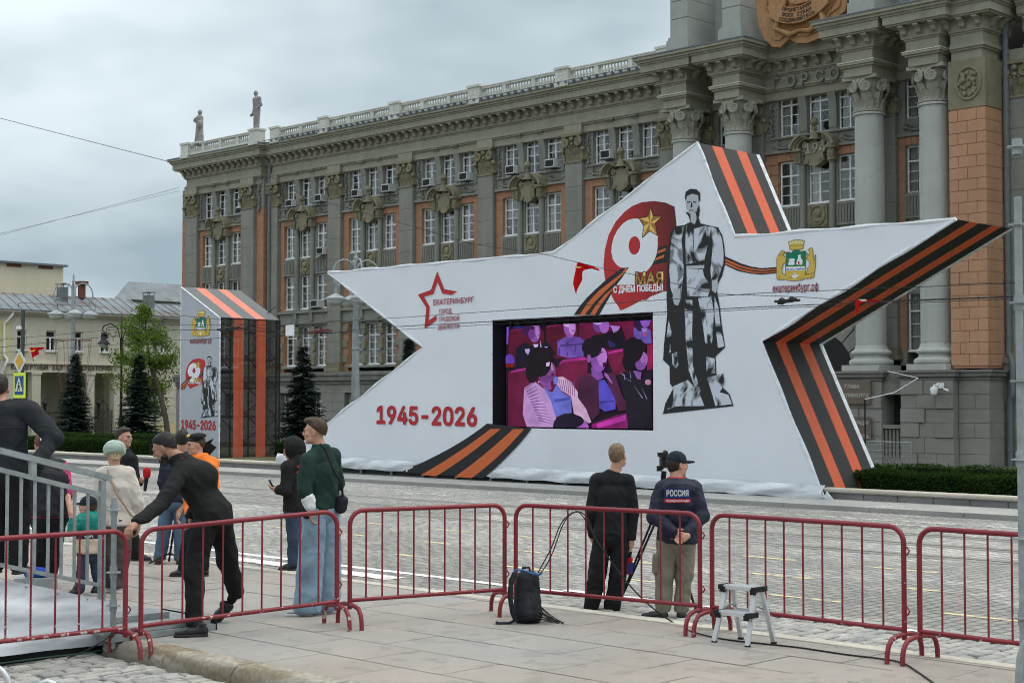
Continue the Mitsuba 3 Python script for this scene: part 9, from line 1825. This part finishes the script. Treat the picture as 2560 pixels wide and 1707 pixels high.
hand_into(P.body, wa, ta-wa+V3(0, 0, -.0), V3(.25, .3, -1), .75, thumb=-1, k=1.08); hand_into(P.body, wb, (-.1, .1, -1), (-1, 0, 0), .5)
P.hair('m_hair_black', .052, .56, .010, -.075)
s = Sdf(); q, A = P.q, P.A; s.cone(q(-.05, .02, -.075), q(.05, .02, -.075), .036, .036, .02); s.ell(q(0, .052, -.088), np.array([.05, .045, .04]), .02, A); s.sub(q(0, .09, -.052), np.array([.028, .03, .016]), .01, A); s.plane(q(0, .02, -.055), A.T@V3(0, .35, 1), .01); P.put('beard', s.mesh(.006, (.004, 60, 60), 1), 'm_hair_black'); P.finish('m_skin_dark', brow='m_hair_black')
mid = (sa+sb)/2; w = (sb-sa)/np.linalg.norm(sb-sa); s = Sdf(); torso_into(s, sa, sb, pel, 0.025, neck=nk); s.ell(mid*.8+pel*.2+V3(.02, 0, .045), (.19, .17, .13), .08); s.cone(pel, pel+V3(.02, 0, -.12), .155, .15, .05, ((0, 1, 0), 1.2)); sleeves(s, (sa, ea, wa), (sb, eb, wb), r=(0.073, 0.060, 0.045)); s.cone(mid, nk+V3(-.025, 0, .005), .10, .072, .05); s.plane(pel+V3(0, 0, -.09), V3(-.15, 0, -1)); J = P.put('sweater', s.mesh(.010, (.026, 7, 7), 19), 'm_knit_black')
pth = [nk+V3(-.03+.075*math.cos(t)*.8-.03*math.sin(t), .078*math.sin(t), .02+.04*math.cos(t)) for t in np.linspace(0, 6.28, 22)]
put('red_collar', MB().tube([nk+V3(.05, -.09, .012), nk+V3(.0, -.115, -.06), nk+V3(-.04, -.10, -.12), nk+V3(-.075, -.06, -.16)], .0125, 6), 'm_red_trim', True, P.M, parent=J)
legs(P, 'm_trouser_black', (ha, ka, aa), (hb, kb, ab), (.118, .100, .068), pel, pel[2]+.02, (.032, 6, 9), 21, hipr=.14, w=(0, 1, 0), fl=1.2)
g1, g2 = V3(*[0, 0, 0]), None
fs = [(-11.629, 7.546, 0), (-11.459, 7.81, 0)]; L2 = lambda p: V3(np.dot(p, RT)-x0, np.dot(p, HD)-dp, p[2])
t1, h1 = L2(np.array(fs[0])), L2(np.array(fs[1])); h1 = t1 + (h1-t1)/np.linalg.norm(h1-t1)*.31
s = Sdf(); s.cone(aa, V3(h1[0]-.07, h1[1], .07), .05, .045, .02); P.put('sock', s.mesh(.01), 'm_trouser_black')
toe2 = Q([(0.099, 0.024)], (.45,))[0]; hl2 = Q([(0.237, 0.158)], (.48,))[0]
toe2[2] = max(toe2[2], .02); s = Sdf(); s.cone(ab, hl2+V3(-.02, 0, .05), .05, .045, .02); P.put('sock', s.mesh(.01), 'm_trouser_black')
shoes(P, ((h1, t1),), 'm_shoe_black', sole=.026); shoes(P, ((hl2, hl2+(toe2-hl2)/np.linalg.norm(toe2-hl2)*.29),), 'm_shoe_black', up=V3(.5, 0, .7))
# 6 woman with mint beret
x0, dp = -4.288, 16.6; P = Person('woman in ivory jacket and mint green beret seen from behind', x0, dp)
sa, ea, wa, sb, eb, wb, pel, ha, ka, aa, hb, kb, ab, hc, nk = Q([(-0.149, 1.275), (-0.211, 0.999), (-0.174, 0.762), (0.141, 1.275), (0.222, 0.991), (0.216, 0.732), (0.008, 0.784), (-0.061, 0.732), (-0.066, 0.396), (-0.072, 0.07), (0.082, 0.732), (0.072, 0.396), (0.04, 0.079), (-0.025, 1.491), (-0.011, 1.319)], (0, 0, .22, 0, .02, .10, 0, 0, 0, .1, 0, 0, 0, .03, 0))
limbs(P, sa, ea, wa, sb, eb, wb, pel, ha, ka, aa, hb, kb, ab, nk); P.head(hc, 22, -6, 0, .96, nk); hand_into(P.body, wb, (0, .2, -1), (-1, 0, 0), .5); hand_into(P.body, wa, (0, .8, -.5), (1, 0, 0), .5)
P.hair('m_hair_blond', .03, .5, .016, -.20, long=1, extra=lambda h, q, k, A: (h.cone(q(0, -.07, -.05), q(-.02, -.085, -.13), .05, .03, .03), h.cone(q(-.05, -.05, -.08), q(-.10, -.06, -.15), .035, .02, .03))); P.finish(h=.009, face=False)
q, A = P.q, P.A; s = Sdf(); s.ell(q(.0, -.03, .055), np.array([.118, .128, .100]), .03, A); s.ell(q(0, -.01, .03), np.array([.09, .108, .06]), .05, A); s.plane(q(0, 0, -.012), A.T@V3(0, -.25, -1), .012); cp = P.put('beret', s.mesh(.008, (.010, 14, 14), 5), 'm_mint'); put('stalk', MB().tube([q(0, -.06, .14), q(0, -.065, .16)], .006, 6), 'm_mint', True, P.M, parent=cp)
s = Sdf(); torso_into(s, sa, sb, pel, 0.027, neck=nk); s.cone(pel, pel-V3(0, 0, .07), 0.155, 0.159, .02, ((1, 0, 0), 1.35)); sleeves(s, (sa, ea, wa), (sb, eb, wb), r=(0.073, 0.067, 0.053)); s.cone((sa+sb)/2, nk+V3(0, 0, .01), .09, .078, .04); s.plane(pel-V3(0, 0, .045), (0, 0, -1)); J = P.put('jacket', s.mesh(.010, (.034, 6, 7), 23), 'm_ivory')
put('bag_strap', MB().tube([sa*.6+sb*.4+V3(-.05, -.05, .09), sa*.62+sb*.38+V3(-.0, -.135, .0), (sa+sb)/2*.55+pel*.45+V3(.06, -.178, .02), pel+V3(.20, -.165, .07), pel+V3(.27, -.05, .0)], .012, 6), 'm_strap_tan', True, P.M, parent=J)
legs(P, 'm_taupe', (ha, ka, aa), (hb, kb, ab), (.115, .095, .072), pel, pel[2]+.02, (.022, 7, 12), 25, hipr=.15, bot=.06); shoes(P, ((V3(aa[0], .04, 0), V3(aa[0]-.03, .31, 0)), (V3(ab[0], -.06, 0), V3(ab[0]+.02, .20, 0))), 'm_shoe_white', 'm_sole_white', sole=.035)
# 7 child
x0, dp = -4.545, 16.4; P = Person('small child in teal hooded jacket and dark cap holding a hand', x0, dp)
sa, ea, wa, sb, eb, wb, pel, ha, ka, aa, hb, kb, ab, hc, nk = Q([(-0.034, 0.791), (-0.11, 0.68), (-0.103, 0.816), (0.103, 0.799), (0.138, 0.651), (0.114, 0.51), (0.029, 0.468), (-0.017, 0.417), (-0.033, 0.247), (-0.048, 0.077), (0.085, 0.417), (0.1, 0.247), (0.127, 0.077), (0.011, 0.944), (0.034, 0.842)], (-.08, -.14, -.14, .05, .08, .04, 0, -.04, -.04, -.05, .04, .05, .08, 0, 0))
B = P.body; m = (sa+sb)/2; B.cone(sa, sb, .04, .04, .03); B.cone(m, pel, .075, .085, .03, ((1, 0, 0), 1.25)); P.arm(sa, ea, wa, (.036, .03, .022)); P.arm(sb, eb, wb, (.036, .03, .022)); leg_into(B, ha, ka, aa, 0, (.055, .042, .032)); leg_into(B, hb, kb, ab, 0, (.055, .042, .032))
P.head(hc, 80, 4, 0, .84, nk); hand_into(B, wa, (.0, 0, 1), (-1, 0, 0), .7, k=.62); hand_into(B, wb, (0, 0, -1), (-1, 0, 0), .5, k=.62); P.hair('m_hair_brown', .0, .5, .008, -.06); P.finish(h=.0075, brow='m_hair_brown')
q, A = P.q, P.A; s = Sdf(); s.ell(q(0, -.01, .045), np.array([.078, .094, .082]), .02, A); s.plane(q(0, 0, .02), A.T@V3(0, -.1, -1), .006); s.ell(q(0, .10, .026), np.array([.05, .07, .014]), .01, A); P.put('cap', s.mesh(.007), 'm_cap')
z1_, z2_ = [(-4.527, 0.689), (-4.526, 0.608)][0][1], [(-4.527, 0.689), (-4.526, 0.608)][1][1]
def coat():
 s = Sdf(); s.cone(sa, sb, .062, .062, .04); s.cone(m, pel, .105, .128, .04, ((1, 0, 0), 1.25)); s.cone(pel, pel-V3(0, 0, .03), .128, .125, .03, ((1, 0, 0), 1.25)); s.ell(m+V3(.03, 0, .03), (.08, .08, .055), .03); return s
s = coat(); sleeves(s, (sa, ea, wa), (sb, eb, wb), r=(0.048, 0.045, 0.036)); s.plane(V3(0, 0, z1_), (0, 0, -1)); J = P.put('jacket', s.mesh(.009, (.018, 12, 12), 27), 'm_teal'); s = coat(); s.plane(V3(0, 0, z2_), (0, 0, -1)); s.plane(V3(0, 0, z1_), (0, 0, 1)); put('navy_band', s.mesh(.009), 'm_navy', True, P.M, parent=J); s = coat(); s.plane(V3(0, 0, z2_), (0, 0, 1)); s.plane(pel-V3(0, 0, .01), (0, 0, -1)); put('beige_hem', s.mesh(.009, (.014, 12, 12), 28), 'm_beige', True, P.M, parent=J); back_text('CR', .02, .115, z2_+.02, .055, -.142, 'm_shirt', J)
legs(P, 'm_denim', (ha, ka, aa), (hb, kb, ab), (.068, .058, .05), pel, pel[2]+.0, (.016, 12, 18), 29, hipr=.09, bot=.03); shoes(P, ((V3(aa[0]+.03, -.06, 0), V3(aa[0]-.13, -.09, 0)), (V3(ab[0]+.03, .07, 0), V3(ab[0]-.10, .03, 0))), 'm_shoe_black', 'm_sole_white')
# 8 woman holding the child's hand
x0, dp = -5.216, 17.2; P = Person('woman in black vest and pink sleeves leading the child by the hand', x0, dp)
sa, ea, wa, sb, eb, wb, pel, ha, ka, aa, hb, kb, ab, hc, nk = Q([(-0.122, 1.336), (-0.173, 1.072), (-0.081, 0.907), (0.174, 1.327), (0.231, 1.059), (0.35, 0.826), (0.028, 0.791), (-0.053, 0.746), (-0.053, 0.402), (-0.054, 0.068), (0.109, 0.746), (0.09, 0.402), (0.036, 0.06), (-0.08, 1.569), (-0.006, 1.399)], (0, 0, .2, 0, -.02, -.25, 0, 0, 0, .06, 0, 0, 0, .06, 0))
limbs(P, sa, ea, wa, sb, eb, wb, pel, ha, ka, aa, hb, kb, ab, nk); P.head(hc, 35, -25, 0, .96, nk); hand_into(P.body, wb, (.25, -.2, -1), (-1, 0, 0), .8, thumb=1, k=.92); hand_into(P.body, wa, (.5, .3, .2), (0, -1, 0), .6, k=.92)
P.hair('m_hair_red', .03, .55, .016, -.10, long=1, extra=lambda h, q, k, A: h.ell(q(0, -.095, .035), np.array([.055, .05, .055])*k, .03, A)); P.finish(h=.009, face=False)
q = P.q; put('hair_clip', MB().obox(q(.0, -.15, .03), (.03, .008, .045), P.A).tube([q(-.04, -.14, .06), q(-.05, -.145, .0)], .01, 6), 'm_pink' if False else 'm_shirt', False, P.M, parent=P.k)
s = Sdf(); sleeves(s, (sa, ea, wa), (sb, eb, wb), r=(0.073, 0.067, 0.043), end=.02); s.plane(V3(0, 0, -9), (0, 0, -1)); P.put('shirt', s.mesh(.011, (.018, 8, 8), 30), 'm_pink', label='pink short sleeves')
s = Sdf(); torso_into(s, sa+(sb-sa)*.06, sb-(sb-sa)*.06, pel, .04, chest=.13, waist=.135, hip=.145); s.cone((sa+sb)/2, nk, .085, .07, .04); s.cone(pel, pel-V3(0, 0, .05), 0.146, 0.146, .02, ((1, 0, 0), 1.3)); s.plane(pel, (0, 0, -1)); J = P.put('vest', s.mesh(.011, (.022, 6, 14), 31), 'm_vest'); s = Sdf(); s.cone(pel+V3(0, 0, .02), pel-V3(0, 0, .03), .172, .172, .04, ((1, 0, 0), 1.35)); s.plane(pel-V3(0, 0, .018), (0, 0, -1)); s.plane(pel+V3(0, 0, .002), (0, 0, 1)); put('pink_hem', s.mesh(.011), 'm_pink', True, P.M, parent=J)
legs(P, 'm_trouser_black', (ha, ka, aa), (hb, kb, ab), (.12, .095, .07), pel, pel[2]+.01, (.022, 7, 12), 33, hipr=.155, bot=.08); shoes(P, ((V3(aa[0], .0, 0), V3(aa[0]-.05, .26, 0)), (V3(ab[0], -.06, 0), V3(ab[0]-.02, .2, 0))), 'm_shoe_white', 'm_sole_dark')
# 9 man with a red microphone
x0, dp = -5.046, 20.0; P = Person('dark haired man in dark suit holding a red microphone and looking right', x0, dp)
sa, ea, wa, sb, eb, wb, pel, ha, ka, aa, hb, kb, ab, hc, nk = Q([(-0.119, 1.319), (-0.158, 1.038), (-0.114, 0.804), (0.121, 1.308), (0.171, 1.027), (0.259, 1.022), (0.011, 0.804), (-0.041, 0.747), (-0.037, 0.389), (0.039, 0.072), (0.074, 0.747), (0.098, 0.389), (0.185, 0.062), (-0.012, 1.59), (-0.005, 1.402)], (.1, .1, .1, -.1, -.12, -.28, 0, .05, .05, .05, -.05, -.05, -.05, -.02, 0))
limbs(P, sa, ea, wa, sb, eb, wb, pel, ha, ka, aa, hb, kb, ab, nk); P.head(hc, -112, 3, 0, 1.02, nk); hand_into(P.body, wb, (.6, -.1, .3), (-.2, .2, 1), .9, thumb=1); hand_into(P.body, wa, (0, 0, -1), (1, 0, 0), .5); P.hair('m_hair_dark', .055, .52, .012, -.07, extra=lambda h, q, k, A: h.ell(q(0, .03, .10), np.array([.062, .075, .03])*k, .02, A)); P.finish(h=.0085)
w = (sb-sa)/np.linalg.norm(sb-sa); s = Sdf(); torso_into(s, sa, sb, pel, 0.016, neck=nk); s.cone(pel, pel-V3(0, 0, .08), 0.129, 0.133, .02, (w, 1.35)); sleeves(s, (sa, ea, wa), (sb, eb, wb)); s.cone((sa+sb)/2, nk-V3(0, 0, .02), .085, .07, .05); s.plane(pel-V3(0, 0, .07), (0, 0, -1)); J = P.put('jacket', s.mesh(.011, (.018, 7, 8), 35), 'm_suit'); put('shirt_collar', MB().tube([nk+V3(.07*math.cos(t), .07*math.sin(t), .01) for t in np.linspace(0, 6.28, 18)], .016, 6), 'm_shirt', True, P.M, parent=J); f = P.A[1]; put('tie', MB().tube([nk+f*.085-V3(0, 0, .02), nk+f*.14-V3(0, 0, .2)], [.02, .028], 6), 'm_red_trim', True, P.M, parent=J)
legs(P, 'm_trouser_black', (ha, ka, aa), (hb, kb, ab), (.10, .085, .07), pel, pel[2]+.01, (.022, 7, 12), 36, hipr=.13, w=w, bot=.04); shoes(P, ((V3(aa[0]-.05, .08, 0), V3(aa[0]+.2, -.02, 0)), (V3(ab[0]-.06, -.02, 0), V3(ab[0]+.20, -.10, 0))), 'm_shoe_black')
k = thing('microphone', 'red foam microphone held up by the man in the dark suit at the left', 'microphone'); a, b = Q([(0.347, 0.977), (0.366, 1.156)], (-.32, -.34)); s = Sdf(); s.cone(b+V3(0, 0, -.035), b+V3(0, 0, .015), .048, .05, .02); put('foam', s.mesh(.007), 'm_red_foam', True, P.M, parent=k); put('handle', MB().tube([b-V3(0, 0, .06), a-V3(.01, 0, .06)], [.026, .02], 8), 'm_rubber', True, P.M, parent=k)
# 10 person in navy jacket and jeans behind the bending man
x0, dp = -4.355, 19.6; P = Person('black haired person in navy jacket and blue jeans behind the bending man', x0, dp)
sa, ea, wa, sb, eb, wb, pel, ha, ka, aa, hb, kb, ab, hc, nk = Q([(-0.052, 1.314), (-0.101, 1.033), (-0.068, 0.814), (0.265, 1.314), (0.318, 1.033), (0.127, 0.662), (0.044, 0.814), (-0.037, 0.753), (-0.085, 0.407), (-0.138, 0.052), (0.116, 0.753), (0.129, 0.407), (0.122, 0.052), (0.14, 1.569), (0.121, 1.385)], (0, 0, .1, 0, 0, -.1, 0, 0, 0, 0, 0, 0, 0, .0, 0))
limbs(P, sa, ea, wa, sb, eb, wb, pel, ha, ka, aa, hb, kb, ab, nk); P.head(hc, 5, -8, 0, 1.0, nk); hand_into(P.body, wb, (-.2, -.1, -1), (1, 0, 0), .5); hand_into(P.body, wa, (0, .3, -1), (1, 0, 0), .5); P.hair('m_hair_black', .0, .5, .018, -.12); P.finish(h=.009, face=False)
s = Sdf(); torso_into(s, sa, sb, pel, 0.022, neck=nk); s.cone(pel, pel-V3(0, 0, .03), 0.138, 0.133, .02, ((1, 0, 0), 1.35)); sleeves(s, (sa, ea, wa), (sb, eb, wb), r=(0.069, 0.062, 0.047)); s.cone((sa+sb)/2, nk, .09, .075, .05); s.plane(pel-V3(0, 0, .03), (0, 0, -1)); P.put('jacket', s.mesh(.011, (.03, 6, 14), 37), 'm_navy')
legs(P, 'm_denim_mid', (ha, ka, aa), (hb, kb, ab), (.10, .085, .07), pel, pel[2]+.01, (.03, 7, 12), 38, bot=.05); shoes(P, ((V3(aa[0], -.1, 0), V3(aa[0]-.04, .16, 0)), (V3(ab[0], -.1, 0), V3(ab[0]+.03, .16, 0))), 'm_taupe')
k = thing('light_stand', 'thin black stand on three feet behind the bending man', 'tripod'); c_ = V3(*Q([(-0.019, 0.027)], (0,))[0]); put('pole', MB().tube([c_+V3(-.0, 0, .0), c_+V3(.12, 0, .85)], .014, 8), 'm_rubber', True, P.M, parent=k)
for t in (0, 2.1, 4.2): put('leg', MB().tube([c_+V3(0, 0, .10), c_+V3(.36*math.cos(t), .36*math.sin(t), .012)], .011, 6), 'm_rubber', True, P.M, parent=k)
# 11 boy in an orange hoodie and navy cap
x0, dp = -3.711, 18.2; P = Person('boy in bright orange hoodie and black sailor cap looking left', x0, dp)
sa, ea, wa, sb, eb, wb, pel, ha, ka, aa, hb, kb, ab, hc, nk = Q([(-0.105, 1.274), (-0.15, 0.99), (-0.13, 0.753), (0.151, 1.283), (0.201, 0.98), (0.165, 0.73), (0.022, 0.753), (-0.053, 0.706), (-0.126, 0.376), (-0.181, 0.069), (0.089, 0.706), (0.072, 0.376), (0.046, 0.069), (-0.046, 1.548), (-0.002, 1.387)], (.1, .1, .1, -.08, -.1, -.1, 0, .05, 0, 0, -.05, -.05, 0, -.0, 0))
limbs(P, sa, ea, wa, sb, eb, wb, pel, ha, ka, aa, hb, kb, ab, nk); P.head(hc, 122, -3, 0, .98, nk); hand_into(P.body, wa, (0, 0, -1), (1, 0, 0), .5); hand_into(P.body, wb, (0, 0, -1), (-1, 0, 0), .5); P.hair('m_hair_brown', .042, .5, .016, -.03, extra=lambda h, q, k, A: h.ell(q(0, .055, .062), np.array([.066, .05, .03])*k, .02, A)); P.finish(h=.008, brow='m_hair_brown')
q, A = P.q, P.A; s = Sdf(); s.ell(q(0, -.03, .095), np.array([.105, .115, .05]), .02, A); s.ell(q(0, -.025, .06), np.array([.088, .108, .05]), .02, A); s.plane(q(0, 0, .048), A.T@V3(0, -.45, -1), .006); cp = P.put('sailor_cap', s.mesh(.008), 'm_knit_black'); put('badge', MB().sphere(q(.0, .085, .115), 1, 1, (.022, .022, .022)), 'm_flag_gold', True, P.M, parent=cp); put('ribbon_tails', MB().poly([(.05, .0), (.17, .06), (.13, -.0), (.2, -.05), (.12, -.14), (.08, -.24), (.03, -.12)], -.005, .005).mesh().apply_translation(hc+V3(.04, .05, .02)), 'm_knit_black', False, P.M, parent=cp)
put('gold_letters', MB().tube([q(-.03+.03*i if False else .03+.02*i, .075-.012*i, .088-.004*i) for i in range(4)], .005, 5), 'm_flag_gold', True, P.M, parent=cp)
s = Sdf(); torso_into(s, sa, sb, pel, 0.025, neck=nk); s.cone(pel, pel-V3(0, 0, .02), 0.138, 0.133, .02, ((1, 0, 0), 1.35)); sleeves(s, (sa, ea, wa), (sb, eb, wb), r=(0.073, 0.067, 0.052)); s.cone((sa+sb)/2, nk+V3(.01, 0, -.0), .11, .088, .05); s.ell((sa+sb)/2+V3(.06, .08, .05), (.13, .11, .08), .04); s.plane(pel-V3(0, 0, .03), (0, 0, -1)); P.put('hoodie', s.mesh(.010, (.034, 7, 8), 39), 'm_orange_hood')
legs(P, 'm_trouser_black', (ha, ka, aa), (hb, kb, ab), (.10, .085, .07), pel, pel[2]+.01, (.022, 7, 12), 40, bot=.04); shoes(P, ((V3(aa[0]+.08, .0, 0), V3(aa[0]-.16, -.06, 0)), (V3(ab[0]+.08, .0, 0), V3(ab[0]-.16, -.06, 0))), 'm_shoe_black')
# 12 man at the left edge, standing on the ramp
x0, dp = -4.447, 13.5; P = Person('tall man in dark denim jacket at the left edge with hand behind his hip', x0, dp)
sa, ea, wa, sb, eb, wb, pel, ha, ka, aa, hb, kb, ab, hc, nk = Q([(-0.27, 1.974), (-0.352, 1.728), (-0.271, 1.499), (0.202, 1.981), (0.423, 1.756), (0.334, 1.531), (-0.003, 1.447), (-0.087, 1.405), (-0.089, 1.026), (-0.091, 0.658), (0.089, 1.405), (0.108, 1.026), (0.105, 0.658), (-0.09, 2.179), (-0.053, 2.024)], (0, 0, .1, 0, -.05, -.22, 0, 0, 0, 0, 0, 0, 0, .03, 0))
limbs(P, sa, ea, wa, sb, eb, wb, pel, ha, ka, aa, hb, kb, ab, nk); P.head(hc, 12, 0, 0, 1.06, nk); hand_into(P.body, wb, (-.25, -.1, -1), (0, -1, 0), .7, thumb=1); hand_into(P.body, wa, (0, .2, -1), (1, 0, 0), .5); P.hair('m_hair_dark', .045, .55, .006, -.085); P.finish(face=False)
s = Sdf(); torso_into(s, sa, sb, pel, 0.027, neck=nk); s.cone(pel, pel-V3(0, 0, .02), 0.142, 0.138, .02, ((1, 0, 0), 1.42)); sleeves(s, (sa, ea, wa), (sb, eb, wb), r=(0.082, 0.073, 0.052)); s.cone((sa+sb)/2, nk+V3(0, 0, .01), .11, .085, .05); s.plane(pel-V3(0, 0, .0), (0, 0, -1)); J = P.put('jacket', s.mesh(.010, (.034, 6, 6), 41), 'm_jacket_denim')
put('back_seam', MB().tube([V3(x, -.203 - .01*math.cos(x*6), sa[2]-.13) for x in np.linspace(-.2, .2, 12)], .006, 5), 'm_jacket_denim', True, P.M, parent=J)
legs(P, 'm_trouser_black', (ha, ka, aa), (hb, kb, ab), (.12, .10, .085), pel, pel[2]+.02, (.022, 7, 12), 42, hipr=.15); shoes(P, ((V3(aa[0], -.08, aa[2]-.10), V3(aa[0]-.04, .2, aa[2]-.10)), (V3(ab[0], -.08, ab[2]-.1), V3(ab[0]+.03, .2, ab[2]-.1))), 'm_shoe_black')
PH = thing('phone', 'black phone held behind the hip of the man at the left edge', 'phone'); put('body', trimesh.creation.box((.16, .014, .078), transform=trimesh.transformations.rotation_matrix(.5, (0, 1, 0))).apply_translation(wb+V3(-.02, -.05, -.06)), 'm_rubber', False, P.M, parent=PH)
